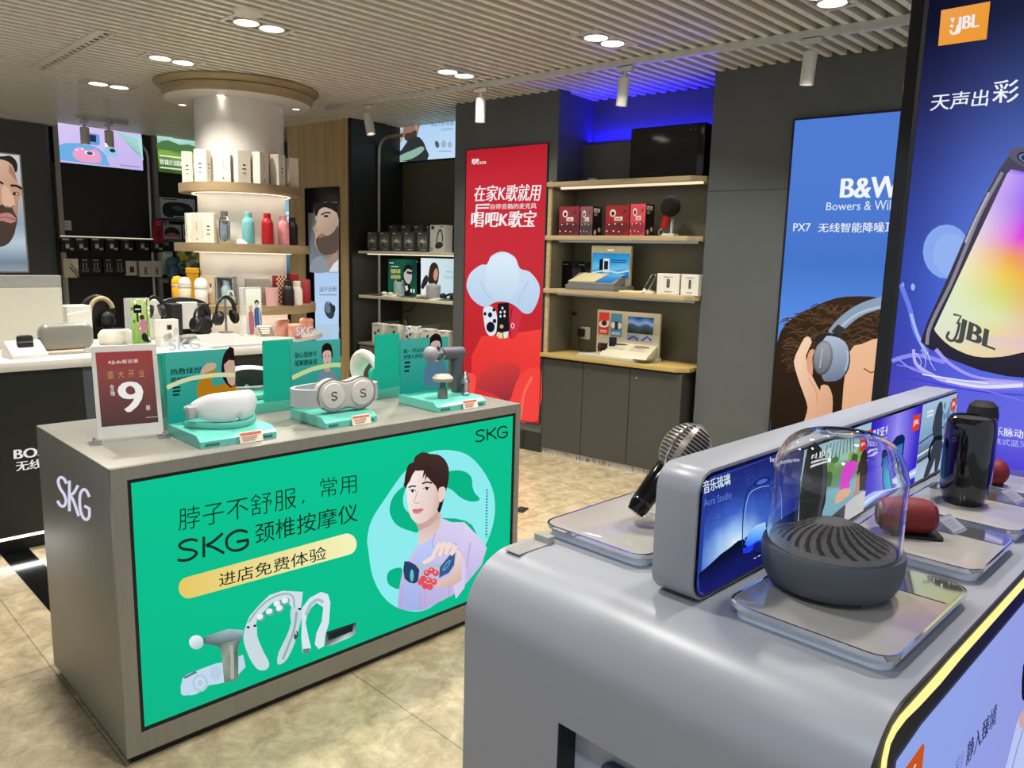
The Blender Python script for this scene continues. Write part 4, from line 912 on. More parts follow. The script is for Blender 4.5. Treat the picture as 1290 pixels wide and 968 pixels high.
hill = [(L0 + .004, Z0 + .045)] + [(L0 + W0 * u, Z0 + h) for u, h in ((.1, .052), (.2, .062), (.28, .066), (.36, .072), (.42, .07), (.5, .078), (.6, .076), (.75, .08), (1, .082))] + [(sx[0], Z0), (L0 + .03, Z0), (L0 + .01, Z0 + .012)]
sc.poly(hill, [H('#0c1230')] * 10 + [H('#141a5c'), H('#1a2070'), H('#1a2070')])
sc.build('galaxy_screen', SCRN, t)
p = onY(J, BY0 - .0040, .0002).at(870, 560, 4.607)
p.text('音乐琉璃', [(72, 215), (228, 166), (230, 232), (76, 290)], '#dff0f8', .02)
p.text('Aura Studio', [(75, 320), (235, 270), (236, 312), (77, 362)], '#5f86d6'); p.text('harman/kardon', [(460, 72), (618, 62), (618, 88), (460, 102)], '#dfe7fa', .01)
p.build('advert_lettering', SCRN, t); p = onY(J, BY0 - .0040, .0002).at(870, 560, 4.607)
p.stroke(smooth([(300, 590), (305, 400), (325, 290), (360, 235), (400, 205), (440, 190), (468, 210), (475, 300), (468, 420), (440, 480)], 4, False), 6, '#17286e')
p.stroke(smooth([(312, 560), (316, 400), (340, 290), (400, 250), (455, 240)], 4, False), 4, '#8fb4f4')
p.stroke(smooth([(490, 240), (505, 300), (510, 430)], 3, False), 5, '#7ea3ee'); p.oval((412, 215), 52, 22, '#1b2a74', -22).oval((412, 216), 34, 12, '#4a6bc8', -22)
p.poly([(310, 580), (330, 520), (380, 470), (430, 450), (440, 520), (400, 560), (330, 600)], [H(c) for c in ('#2a6bff', '#6fb6ff', '#c9eefc', '#a9dcfb', '#6fb0ff', '#4a8cff', '#1f49ff')])
p.poly([(300, 600), (330, 598), (380, 560), (440, 545), (440, 575), (385, 590), (335, 628), (300, 632)], '#1c3df0'); p.oval((392, 605), 34, 36, '#10164a').oval((385, 600), 22, 24, '#1a2470')
p.stroke([(362, 662), (375, 655)], 4, '#dfe7fa', up=False); p.stroke([(385, 650), (400, 642)], 4, '#dfe7fa')
p.build('galaxy_advert', SCRN, t)
# second advert: pool scene
p = Print(lambda u, v: Vector((sx[0] + (sx[1] - sx[0]) * u, BY0 - .0022, Z1 - (Z1 - Z0) * v)), (0, -1, 0), .00015)
p.field(quad(0, 0, 1, 1), lambda u, v: ramp([(0, '#9fc6d8'), (.2, '#a9cfc4'), (.34, '#7aa06a'), (.48, '#5e8a5a'), (.56, '#86b8c4'), (1, '#7fb6cf')], v), 6, 14)
for k in range(26): c = r_.uniform(.1, 1); p.oval((c, r_.uniform(.18, .5)), .07, .07, r_.choice(('#4d7a3c', '#6c9a4a', '#88b05a', '#3c5f38')))
for k in range(9): p.stroke([(.3 + .05 * k, .02), (.25 + .06 * k, .16)], .012, '#2c4a33')
p.poly([(0, .0), (.2, .02), (.3, .2), (.34, .5), (.3, .8), (.0, .95)], '#14161a', 2); p.stroke([(.22, .1), (.3, .4), (.26, .78)], .05, '#3d4148', 3)
p.poly([(.55, .42), (.62, .3), (.74, .26), (.82, .34), (.76, .48), (.62, .6), (.54, .58)], '#e23fd6', 2); p.poly([(.5, .64), (.62, .56), (.72, .6), (.7, .72), (.5, .74)], '#e9b592', 2)
p.poly([(.84, .3), (.9, .2), (.98, .24), (1, .4), (1, .62), (.86, .7), (.82, .5)], '#2a1d1c', 2); p.poly([(.8, .56), (.86, .5), (.88, .72), (.78, .76)], '#c98f70')
p.poly([(0, .96), (1, .72), (1, 1), (0, 1)], '#d3d2d2'); p.poly([(.4, .86), (.66, .80), (.66, 1), (.4, 1)], '#4b4f56'); p.text('JBL', quad(.46, .87, .6, .96), '#1d2024', .02)
p.text('FLIP 5', quad(.07, .05, .34, .12), '#f2f5f7', .03); bars(p, 2, .07, .15, .38, .24, '#dfe6ea'); p.poly(quad(.82, .06, .96, .2), '#d8392c'); p.text('JBL', quad(.84, .1, .94, .16), '#f7e8e4', .03)
p.build('pool_advert', SCRN, t)
p = Print(lambda u, v: Vector((sx[1] + (sx[2] - sx[1]) * u, BY0 - .0022, Z1 - (Z1 - Z0) * v)), (0, -1, 0), .00015)
p.field(quad(0, 0, 1, 1), lambda u, v: ramp([(0, '#c9c6fb'), (.25, '#8f86f2'), (.7, '#4a35d6'), (1, '#2b1bb0')], min(1, abs(u - .52) * 1.5 + .12 + .2 * abs(v - .4))), 12, 12)
p.poly([(.42, .34), (.5, .28), (.62, .28), (.68, .34), (.68, .84), (.42, .84)], '#16235a', 1)
p.poly([(.45, .4), (.65, .4), (.65, .84), (.45, .84)], [H('#2f56b4'), H('#2f7fd0'), H('#46c6e6'), H('#2fb0d6')])
p.poly([(0, .86), (.4, .82), (.7, .84), (1, .80), (1, .92), (.5, .94), (0, 1)], '#a9c6fa', 2); p.stroke([(0, .95), (.5, .88), (1, .86)], .04, '#e3ecfd', 3)
p.text('PULSE 4', quad(.04, .10, .3, .2), '#f3f3fb', .03); bars(p, 2, .04, .24, .32, .33, '#cfd2f8'); p.poly(quad(.8, .1, .96, .3), '#dc4034'); p.text('JBL', quad(.82, .16, .94, .24), '#f7e8e4', .03)
p.build('speaker_advert', SCRN, t)
p = Print(lambda u, v: Vector((sx[2] + (L1 - sx[2]) * u, BY0 - .0022, Z1 - (Z1 - Z0) * v)), (0, -1, 0), .00015)
p.field(quad(0, 0, .965, 1), lambda u, v: ramp([(0, '#a9c6e0'), (.3, '#8fb2d2'), (.5, '#7f9fc0'), (.66, '#55657a'), (.7, '#9db8d0'), (1, '#b3c8dc')], v), 4, 12)
p.field(quad(.96, .1, 1, .9), lambda u, v: ramp([(0, '#a9c6e0'), (.5, '#7f9fc0'), (1, '#b3c8dc')], v), 1, 4)
p.stroke([(0, .5), (.5, .42), (1, .4)], .02, '#2d3a4c', up=False); p.stroke([(0, .66), (1, .58)], .03, '#d9e5ee'); p.stroke([(0, .74), (1, .66)], .05, '#44505f')
for k in range(14): p.oval((.5 + .035 * k, r_.uniform(.1, .4)), .03, .05, '#5b82a8')
p.poly([(.36, .1), (.44, .03), (.52, .08), (.56, .3), (.6, .5), (.66, .7), (.6, .98), (.5, .98), (.48, .8), (.36, .98), (.2, .98), (.34, .7), (.36, .5), (.3, .36)], '#39414f', 2)
p.stroke([(.62, .55), (.4, .52), (.28, .66), (.34, .8)], .06, '#15181f', 3); p.poly(quad(.78, .05, .92, .22), '#dc4034'); p.text('JBL', quad(.8, .1, .9, .17), '#f7e8e4', .03); bars(p, 2, .1, .1, .28, .2, '#e4edf4')
p.build('walker_advert', SCRN, t)
# ------------------------------------------------------------------ mirror trays
MIRR = mat('tray_grey_top', '#9a9793', .12, .0, .01, spec=.7); MIR2 = mat('tray_mirror', '#b9b7b6', .05, .9, .01); ACR = mat('acrylic_block', '#c9d4e2', .08, 0, .02, spec=.8)
def tray(x0, x1, y0, y1, lb, zt=.998, seam=True):
    t = thing('display_tray', lb, 'tray', J, (x0 + x1) / 2, (y0 + y1) / 2, ZC, 0, 'mirror-topped display trays')
    hx, hy = (x1 - x0) / 2, (y1 - y0) / 2; h = zt - ZC
    part('block', MB().prism(rr(-hx + .01, -hy + .01, hx - .01, hy - .01, .025), 'z', 0, h - .007, .002), ACR, t)
    part('plate', MB().prism(rr(-hx + .002, -hy + .002, hx - .002, hy - .002, .034), 'z', h - .007, h - .0005, .001), MIRR, t)
    if seam: part('mirror_zone', MB().prism([(hx * .43, -hy + .006)] + rr(-hx + .006, -hy + .006, hx - .006, hy - .006, .03)[1:13] + [(hx * .43, hy - .006)], 'z', h - .0006, h - .0001), MIR2, t)
    part('chrome_edge', MB().ring(rr(-hx, -hy, hx, hy, .036), rr(-hx + .004, -hy + .004, hx - .004, hy - .004, .032), 'z', h - .008, h), CHROME, t)
    if seam: part('seam', MB().box(hx * .42, hx * .42 + .0025, -hy + .012, hy - .012, h - .0006, h + .0004), mat('seam_grey', '#3c3a3a', .4), t)
    return t
tray(1.113, 1.492, .332, .602, 'mirror tray under the clear-domed speaker')
tray(1.575, 1.855, .342, .602, 'mirror tray under the dark red speaker')
tray(1.89, 2.20, .345, .602, 'mirror tray under the tall black cylinder speaker')
tray(2.24, 2.50, .345, .602, 'mirror tray at the far end, below the big speaker poster')
tray(1.165, 1.53, .80, 1.065, 'mirror tray with the retro microphone behind the screen box', seam=False)
solo('acrylic_label_holder', 'flat clear label strip lying left of the microphone tray', 'label holder', MB().box(-.055, .035, -.02, .02, 0, .003, .001, 1).box(.03, .05, -.02, .02, 0, .016, .001, 1), mat('label_grey', '#9c9a96', .12), J, 1.10, 1.03, ZC, 0)
def tagblock(x, y, lb):
    t = thing('label_stand', lb, 'label holder', J, x, y, .998, -8, 'clear label wedges')
    part('wedge', MB().prism([(-.022, 0), (.022, 0), (.022, .022), (.016, .024)], 'x', -.03, .03), mat('acrylic_wedge', '#cfd0dc', .06, 0, .02, trans=.7), t)
    p = Print(lambda u, v: Vector((-.028 + .056 * u, -.02 + .035 * (1 - v), .0022 + .021 * (1 - v))), (0, -.55, .8), .0004, ab=False); p.poly(quad(0, .05, 1, .95), '#8d8c93'); bars(p, 3, .1, .2, .8, .85, '#7c7b84'); p.build('label', PAPER, t)
tagblock(1.465, .50, 'clear label wedge right of the clear-domed speaker'); tagblock(1.80, .455, 'clear label wedge beside the dark red speaker'); tagblock(2.15, .42, 'clear label wedge beside the tall black cylinder speaker')
# ------------------------------------------------------------------ clear-domed speaker
AX, AY = 1.303, .507
t = thing('dome_speaker', 'dark grey speaker with a tall clear dome on a mirror tray', 'speaker', J, AX, AY, .998)
GRY = mat('speaker_rubber', '#4c5158', .55, var=.03)
part('base', MB().lathe([(.07, .008), (.097, .009), (.106, .016), (.113, .032), (.116, .052), (.1165, .070), (.1145, .078), (.105, .079), (.102, .076), (0, .076)], 72), GRY, t)
for a in (-110, 10, 130): part('foot', MB().prism(arc(0, 0, .088, a - 13, a + 13, 6) + arc(0, 0, .06, a + 13, a - 13, 6), 'z', 0, .012), GRY, t)
tb = bmesh.new(); NR, NA = 52, 288; V = []; GR = {}
for i in range(NR + 1):
    r = .1005 * i / NR; row = []
    for k in range(NA):
        a = 2 * math.pi * k / NA; h0 = .046 * max(0, 1 - (r / .102) ** 2) ** 1.25
        env = max(0, min(1, (r - .022) / .02)) * max(0, min(1, (.094 - r) / .012)) * (.35 + .65 * abs(math.sin(a * 1.0 + .6)))
        rid = max(0, math.cos(24 * a + 70 * r * math.sin(40 * r))) ** .6
        GR[i, k] = env > .25 and rid < .34
        row.append(tb.verts.new((r * math.cos(a), r * math.sin(a), .0765 + h0 - .0085 * env * rid)))
    V.append(row)
for i in range(NR):
    for k in range(NA):
        j = (k + 1) % NA
        if i == 0: tb.faces.new((V[0][k], V[1][k], V[1][j])) if False else tb.faces.new((V[1][k], V[1][j], V[0][k]))
        else: tb.faces.new((V[i][k], V[i][j], V[i + 1][j], V[i + 1][k]))
gm = bmesh.new(); gv = {}
for i in range(1, NR):
    for k in range(NA):
        j = (k + 1) % NA
        if GR[i, k] and GR[i, j] and GR[i + 1, k] and GR[i + 1, j]:
            q = []
            for c in ((i, k), (i, j), (i + 1, j), (i + 1, k)):
                if c not in gv: gv[c] = gm.verts.new(V[c[0]][c[1]].co + Vector((0, 0, .0004)))
                q.append(gv[c])
            gm.faces.new(q)
part('groove_mesh', MB()._add(gm), mat('speaker_mesh_black', '#17181a', .8, bump=.4, scale=900), t, ang=80)
bmesh.ops.remove_doubles(tb, verts=tb.verts, dist=.00005); bmesh.ops.recalc_face_normals(tb, faces=tb.faces)
part('ribbed_cone', MB()._add(tb), mat('cone_plastic', '#77767b', .5, var=.02), t, ang=80)
GLS = mat('dome_plastic', '#ffffff', .0, 0, .0, trans=1.0, ior=1.45)
op = [(.1085, .078), (.108, .19), (.1055, .215), (.097, .238), (.086, .256), (.072, .267), (.055, .2735), (.04, .275), (.026, .272), (.012, .266), (0, .264)]
ip = [(max(0, r - .0028), z - (0 if z < .2 else .0028)) for r, z in op]
op2 = smooth(op, 3, False); ip2 = smooth(ip, 3, False)
part('dome', MB().lathe(op2 + ip2[::-1] + [op2[0]], 96, cap=False), GLS, t, ang=80)
# ------------------------------------------------------------------ red speaker, tall speaker, small ones
RED = mat('red_fabric', '#6d0f17', .6, var=.15, scale=400, bump=.3)
t = thing('pill_speaker', 'dark red pill-shaped speaker lying on its mirror tray', 'speaker', J, J.atZ(1141, 672, .998).x, J.atZ(1141, 672, .998).y, .998, -58)
part('body', MB().lathe([(.026, -.048), (.033, -.043), (.037, -.028), (.038, 0), (.037, .028), (.033, .043), (.026, .048)], 40, Matrix.Translation((0, 0, .04)) @ Matrix.Rotation(math.radians(90), 4, 'Y') @ Matrix.Rotation(math.radians(0), 4, 'X')), RED, t)
for s in (-1, 1): part('end_driver', MB().lathe([(.027, 0), (.024, .006), (.016, .002), (.01, .004), (0, .005)], 32, Matrix.Translation((s * .0475, 0, .04)) @ Matrix.Rotation(math.radians(90 * s), 4, 'Y')), mat('red_rubber', '#58101a', .35), t)
part('cradle', MB().prism(rr(-.02, -.035, .065, .035, .01), 'z', 0, .006), BLACK, t)
PX, PY = 2.055, .485
d = ray(1216.5, 600); s = 2.1 / math.hypot(d.x, d.y); P = J.loc(CAMP + d * s); PX, PY = P.x, P.y; P = J.pt(PX, PY, 0); D = math.hypot(P.x, P.y); d = ray(1217, 524); ph_ = 1.55 + d.z * D / math.hypot(d.x, d.y) - .998
t = thing('cylinder_speaker', 'tall glossy black cylinder speaker on a mirror tray', 'speaker', J, PX, PY, .998)
part('body', MB().lathe([(.038, 0), (.044, .004), (.051, .03), (.0545, .06), (.0545, ph_ - .03), (.052, ph_ - .01), (.049, ph_ - .002), (.045, ph_), (.043, ph_ - .004)], 56, cap=False), mat('smoked_black_shell', '#070a12', .1, 0, .05, coat=.6), t)
part('top_disc', MB().lathe([(0, ph_ - .005), (.0435, ph_ - .005), (.0445, ph_ - .002)], 40, cap=False), mat('soft_black', '#191a1c', .6), t)
part('base_ring', MB().lathe([(0, .0), (.04, .0), (.044, .004), (.040, .007), (0, .007)], 40), mat('soft_black', '#191a1c', .6), t)
d = ray(1233, 560); s = 2.42 / math.hypot(d.x, d.y); P = J.loc(CAMP + d * s); QX, QY = P.x, P.y; d = ray(1234, 504); P = J.pt(QX, QY, 0); hh = 1.55 + d.z * math.hypot(P.x, P.y) / math.hypot(d.x, d.y) - .998
t = thing('round_top_speaker', 'black speaker with a rounded top behind the tall cylinder speaker', 'speaker', J, QX, QY, .998)
part('body', MB().lathe([(.034, 0), (.038, .01), (.038, hh - .035), (.034, hh - .014), (.022, hh - .003), (0, hh)], 36), mat('black_fabric', '#0d0c10', .7, bump=.3, scale=300), t); part('base_ring', MB().lathe([(0, 0), (.037, 0), (.0395, .004), (.0395, .01), (0, .01)], 36), BLACK, t)
t = thing('ball_speaker', 'small dark red round speaker behind the tall cylinder speaker', 'speaker', J, J.atZ(1254, 611, .998).x, J.atZ(1254, 611, .998).y, .998)
part('body', MB().ball((0, 0, .034), .03, .028, .034, 28), RED, t); part('foot', MB().lathe([(0, 0), (.018, 0), (.018, .005), (0, .005)], 20), BLACK, t)
# ------------------------------------------------------------------ retro microphone
t = thing('retro_microphone', 'retro silver-brown microphone leaning on a clear stand behind the screen box', 'microphone', J, 1.36, .91, .998)
def mp_(px, py, D):
    d = ray(px, py); s = D / math.hypot(d.x, d.y); return J.loc(CAMP + d * s) - Vector((1.36, .91, .998))
b0 = mp_(806, 637, 1.60); b1 = mp_(838, 592, 1.63); hd = mp_(856, 568, 1.64)
ax = (b1 - b0).normalized()
MQ = Vector((0, 0, 1)).rotation_difference(ax).to_matrix().to_4x4()
part('handle', MB().lathe([(0, -.02), (.018, -.018), (.0225, 0), (.024, .05), (.0245, .10), (.02, .115), (0, .118)], 32, Matrix.Translation(b0) @ MQ), mat('gloss_black', '#060607', .12), t)
BRZ = mat('bronze_shell', '#9c9187', .36, .45, .05)
hx_ = mp_(882, 552, 1.66)
# wide barrel-shaped head: axis runs across the handle
side_ = (RX - ax * RX.dot(ax)).normalized() if False else None
u_ = Vector((J.u.dot(RX), J.v.dot(RX), 0)).normalized()
A_x = Vector((u_.x, u_.y, .25)).normalized()
hm = Matrix.Translation(hd + Vector((u_.x, u_.y, 0)) * .012) @ MQ
part('head', MB().ball((0, 0, 0), .056, .05, .062, 36, M=hm), BRZ, t)
part('chrome_band', MB().tube([hm @ Vector((.0575 * math.cos(a), .0 + .005 * math.sin(3 * a) * 0, .0635 * math.sin(a))) for a in [2 * math.pi * i / 48 for i in range(48)]], .0022, 8, True), CHROME, t)
cl_ = hm.inverted() @ (J.loc(CAMP) - Vector((1.36, .91, .998))); a_c = math.degrees(math.atan2(cl_.y, cl_.x)) - 8
gr = [MB(), MB()]
for gi, off in ((0, -.5), (1, .5)):
    for k in range(-6, 7):
        z = k * .0082; rr_ = math.sqrt(max(0, 1 - (z / .062) ** 2))
        pts = []
        for i in range(9):
            a = math.radians(a_c + off * 66 + (i - 4) * 6.2); pts.append(hm @ Vector((.0563 * rr_ * math.cos(a), .0503 * rr_ * math.sin(a), z)))
        gr[gi].tube(pts, .0022, 6)
for g in gr: part('grille', g, BLACK, t)
st = mp_(812, 672, 1.545)
part('stand_foot', MB(False).lathe([(0, 0), (.03, 0), (.03, .012), (.02, .018), (0, .018)], 32, Matrix.Translation((b0.x + .02, b0.y - .01, 0))), clear('acrylic_clear'), t)
part('stand_post', MB().tube([(b0.x + .02, b0.y - .01, .015), (b0.x + .02, b0.y - .01, .035), (b0.x + .01, b0.y, b0.z - .02)], .009, 10), clear('acrylic_clear'), t)
part('cradle_ring', MB().tube([Matrix.Translation(b0 + ax * .01) @ MQ @ Vector((.027 * math.cos(a), .027 * math.sin(a), 0)) for a in [2 * math.pi * i / 24 for i in range(24)]], .004, 8, True), clear('acrylic_clear'), t)
# ================================================================== tall speaker poster
SX = 2.555
yl = (J.atX(1147, 0, SX).y + J.atX(1097, 500, SX).y) / 2; yr = yl - 1.24
t = thing('speaker_lightbox', 'tall lit poster of a glowing rainbow speaker, black frame, at the right edge', 'lightbox', J, SX, (yl + yr) / 2, 0)
part('frame', MB(True).box(SX + .006, SX + .11, yr, yl, 0, 2.76, .003, 1), GLOSSBLK, t)
yi = J.atX(1158, 119, SX).y; yj = yr + (yl - yi)
part('inner_lip', MB(True).ring([(yj - .012, .12), (yi + .012, .12), (yi + .012, 2.68), (yj - .012, 2.68)], [(yj, .132), (yi, .132), (yi, 2.668), (yj, 2.668)], 'x', SX, SX + .007), mat('frame_edge_dark', '#0d0d11', .5), t)
pb = Print(lambda u, v: Vector((SX + .004, yi + (yj - yi) * u, 2.668 + (.132 - 2.668) * v)), (-1, 0, 0), .0003)
def jblbg(u, v):
    z = 2.668 + (.132 - 2.668) * v
    base = ramp([(0, '#12122a'), (.17, '#15152e'), (.25, '#2a2a63'), (.36, '#3a3fa6'), (.45, '#3b50cc'), (.55, '#4a4ad6'), (.62, '#6a5ae0'), (.66, '#4a34d0'), (.72, '#2a1fc0'), (.82, '#2a249a'), (1, '#1a1a70')], v)
    g = math.exp(-(((u - .42) / .32) ** 2 + ((v - .43) / .16) ** 2)); e = math.exp(-((u - 0) / .1) ** 2) * .35
    c = tuple(b + (k - b) * min(1, g * .75) for b, k in zip(base, H('#6f9bf4'))); return tuple(k * (1 - e) for k in c)
pb.field(quad(0, 0, 1, 1), jblbg, 24, 60)
pb.build('lit_sheet', LIT, t)
p = onX(J, SX + .0035, .0003); p.k = 4
p.at(960, 120, 2.688)
p.oval((625, 530), 80, 92, '#86a9ef').oval((640, 540), 60, 72, '#93b2f2')
for q, w, c in (([(470, 640), (500, 720), (520, 800), (560, 870)], 16, '#6e7fe6'), ([(505, 740), (530, 820), (560, 880)], 10, '#a9b8f6'), ([(440, 900), (520, 880), (620, 905)], 14, '#8f8cf0')): p.stroke(q, w, c, 4)
p.oval((512, 650), 7, 12, '#9fb4f4').oval((478, 642), 5, 8, '#8fa4f0')
body = [(880, 188), (840, 203), (808, 245), (740, 370), (680, 500), (620, 640), (560, 770), (538, 835), (560, 855), (640, 895), (740, 932), (830, 952), (900, 958), (980, 945), (1040, 900), (1085, 800), (1130, 640), (1170, 470), (1200, 330), (1190, 270), (1100, 215), (980, 185)]
p.poly(body, [mix('#2a2636', '#4f4a5c', min(1, max(0, (900 - y) / 700))) for x, y in body])
p.stroke(smooth([(815, 262), (745, 390), (690, 520), (640, 640), (590, 740), (565, 800), (560, 845)], 3, False), 12, '#8d8797'); p.stroke(smooth([(770, 330), (720, 430), (690, 500)], 3, False), 8, '#b3adba')
p.oval((1000, 235), 170, 46, '#5f5a6e', 14).oval((985, 235), 125, 33, '#23233a', 14).oval((978, 234), 112, 27, '#6a7fae', 14).oval((972, 233), 96, 22, '#2a3356', 14)
def rainbow(u, v):
    a = ramp([(0, '#c9a9f6'), (.16, '#cdb4f2'), (.35, '#e4e6e6'), (.55, '#f1f4d6'), (.75, '#e3efd0'), (1, '#dfe9d6')], v)
    b = ramp([(0, '#6a2df0'), (.2, '#9a34f2'), (.38, '#e23fe0'), (.5, '#f2a05a'), (.62, '#eecf55'), (.76, '#d9e07e'), (.88, '#dfe8b4'), (1, '#ecd8a0')], v)
    c = ramp([(0, '#4a1ff0'), (.3, '#7a2af2'), (.45, '#d83fd8'), (.6, '#f0783a'), (.8, '#f29a70'), (1, '#e6b6c8')], v)
    u = u + .12 * math.sin(3 * v); return mix(a, b, u / .5) if u < .5 else mix(b, c, min(1, (u - .5) / .5))
# rainbow window, rounded ends
N = 18; L = [(835 - (835 - 588) * k / N, 262 + (800 - 262) * k / N) for k in range(N + 1)]; R = [(1160 - (1160 - 985) * k / N, 300 + (860 - 300) * k / N) for k in range(N + 1)]
top = smooth([(835, 262), (860, 255), (960, 285), (1080, 300), (1160, 300)], 2, False)
p.field([(832, 265), (1160, 300), (990, 850), (586, 790)], rainbow, 16, 26); p.k -= 1
bot = smooth([(586, 788), (592, 805), (640, 850), (720, 884), (810, 886), (890, 870), (960, 862), (990, 848)], 3, False)
p.poly(bot, [rainbow(k / (len(bot) - 1), 1) for k in range(len(bot))])
p.poly([(832, 267), (845, 252), (880, 258), (960, 276), (1080, 292), (1160, 302)], [rainbow(k / 5, 0) for k in range(6)])
p.text('JBL', [(672, 752), (796, 806), (784, 882), (656, 836)], '#4a4f4c', .05); p.stroke([(650, 742), (676, 748), (662, 775)], 8, '#5d625e'); p.stroke(smooth([(636, 800), (628, 820), (645, 832), (660, 815), (672, 770)], 3, False), 9, '#4a4f4c')
p.build('speaker_picture', LIT, t)
p = onX(J, SX + .0035, .0003).at(1130, 440, 6.05); p.k = 16
for q, w, c in (([(0, 120), (160, 150), (330, 235), (480, 280), (700, 300), (968, 300)], (10, 26), '#7f74ec'), ([(0, 205), (200, 240), (420, 285), (700, 330), (968, 350)], (14, 10), '#4a3fd8'), ([(130, 0), (150, 110), (260, 190), (430, 245), (968, 262)], (22, 34), '#b9b4f6'),
                ([(300, 0), (420, 120), (620, 215), (968, 250)], (30, 16), '#a79cf2'), ([(480, 285), (700, 320), (968, 395)], (10, 5), '#8f7ef0'), ([(0, 60), (120, 150), (340, 215)], (8, 16), '#9b96f2'), ([(380, 240), (640, 285), (968, 275)], (18, 30), '#dfe2fb'), ([(200, 190), (420, 225), (700, 262)], (12, 8), '#e6e8fc'),
                ([(560, 330), (760, 370), (968, 420)], (6, 3), '#6a55e8'), ([(150, 30), (190, 90), (180, 140)], (5, 3), '#e6e8fc'), ([(190, 0), (225, 80), (215, 150)], (6, 3), '#cfd2fa'), ([(240, 20), (262, 100), (300, 160)], (5, 3), '#e6e8fc')): p.stroke(q, w, c, 5)
p.build('splash_picture', LIT, t); p = onX(J, SX + .0035, .0003).at(1130, 440, 6.05); p.k = 30
p.text('音乐脉动', [(668, 578), (968, 612), (968, 680), (668, 640)], '#e8ecfb', .02); p.text('便携式蓝牙音箱', [(668, 660), (1140, 722), (1140, 772), (668, 708)], '#b7bdf0')
p.build('caption_lettering', LIT, t)
p = onX(J, SX + .0035, .0003).at(1120, 0, 7.56); p.k = 8
p.poly([(500, 100), (967, 15), (930, 375), (470, 440)], [H('#e9a050'), H('#ee9c38'), H('#ef9a30'), H('#ee9c3c')])
p.text('JBL', [(655, 168), (862, 128), (850, 300), (640, 328)], '#f1ecf4', .05); p.poly([(588, 178), (632, 172), (606, 224)], '#f1ecf4'); p.oval((600, 250), 16, 13, '#f1ecf4'); p.stroke(smooth([(588, 290), (600, 318), (630, 322), (650, 290), (660, 240)], 3, False), 22, '#f1ecf4')
p.build('brand_badge', LIT, t)
p = onX(J, SX + .0035, .0003).at(1120, 0, 7.56); p.k = 8
p.text('天声出', [(415, 900), (960, 848), (935, 1010), (392, 1060)], '#eef2fb', .012); p.text('彩', [(1000, 770), (1245, 758), (1232, 975), (985, 985)], '#eef2fb', .012); p.build('headline_lettering', LIT, t)
# ================================================================== red microphone poster on the pillar
def lightbox(name, lb, fr, x0, x1, z0, z1, yf, depth, frm=.018, cat='lightbox', fm=None):
    t = thing(name, lb, cat, fr, (x0 + x1) / 2, yf, z0)
    part('frame', MB(True).ring([(x0 - frm, z0 - frm), (x1 + frm, z0 - frm), (x1 + frm, z1 + frm), (x0 - frm, z1 + frm)], [(x0, z0), (x1, z0), (x1, z1), (x0, z1)], 'y', yf - .006, yf + depth), fm or mat('lightbox_frame_grey', '#3a3b3d', .4, .3), t)
    part('back', MB(True).box(x0, x1, yf + depth - .006, yf + depth - .001, z0, z1), BLACK, t)
    return t
yf = -.008
a, b, c = W.atY(588, 190, yf), W.atY(694, 180.5, yf), W.atY(679.5, 534, yf)
x0, x1, z1, z0 = a.x, b.x, (a.z + b.z) / 2, c.z
x1 = min(x1, -.015)
t = lightbox('microphone_lightbox', 'tall red lit poster with three karaoke microphones wearing a cloud', W, x0, x1, z0, z1, yf, .007, .008)
p = Print(lambda u, v: Vector((x0 + (x1 - x0) * u, yf, z1 + (z0 - z1) * v)), (0, -1, 0), .0004)
p.field(quad(0, 0, 1, 1), lambda u, v: ramp([(0, '#b4202c'), (.1, '#c52a38'), (.35, '#c8323c'), (.6, '#c52c33'), (1, '#b8242a')], v), 4, 10); p.build('lit_sheet', LIT, t)
p = onY(W, yf, .0004); p.k = 3; p.at(430, 270, 3.903)
p.poly([(640, 700), (690, 600), (800, 592), (985, 566), (975, 760), (966, 1018), (860, 1005), (610, 985), (607, 800), (640, 790)], ('g', '#f4443e', '#d93032', 110))
p.poly([(705, 760), (800, 720), (880, 760), (850, 860), (820, 920), (740, 880), (660, 850)], ('g', '#d8403e', '#93303a', 75), 2); p.poly([(600, 790), (640, 782), (662, 800), (655, 870), (640, 900), (600, 880)], '#f8504a', 2)
p.poly([(985, 770), (930, 760), (880, 790), (845, 870), (825, 960), (828, 1000), (966, 1018)], '#f4473f', 2); p.stroke([(880, 1010), (900, 880), (940, 800)], 14, '#fb6a5c', 3)
p.build('sofa_picture', LIT, t)
p = onY(W, yf, .0004); p.k = 8; p.at(430, 270, 3.903)
p.poly([(700, 462), (735, 452), (762, 480), (768, 540), (760, 585), (735, 600), (712, 575), (702, 520)], '#dfe6f1', 2)
for c, r in (((735, 555), 26), ((708, 490), 9), ((733, 495), 13), ((755, 525), 11), ((752, 470), 9)): p.oval(c, r * .8, r, '#1b1c22')
p.poly([(840, 460), (885, 478), (880, 540), (862, 600), (835, 612), (826, 560)], '#d03446', 2); p.stroke([(842, 462), (828, 556), (836, 610)], 5, '#8f1c2a'); p.oval((845, 548), 9, 14, '#f4d6d6').oval((845, 548), 5, 9, '#c3283a')
p.poly([(772, 440), (826, 434), (828, 560), (822, 605), (785, 612), (764, 596), (768, 540)], '#191b1f', 1)
for c in ((795, 462), (786, 482), (806, 480), (786, 502), (806, 500)): p.oval(c, 5, 7, '#dfe1df')
p.poly([(770, 578), (798, 585), (796, 610), (782, 611), (766, 597)], '#e6d29a'); p.poly([(800, 580), (826, 575), (822, 606), (802, 611)], '#e8e4dc'); p.oval((792, 552), 9, 10, '#e6a070')
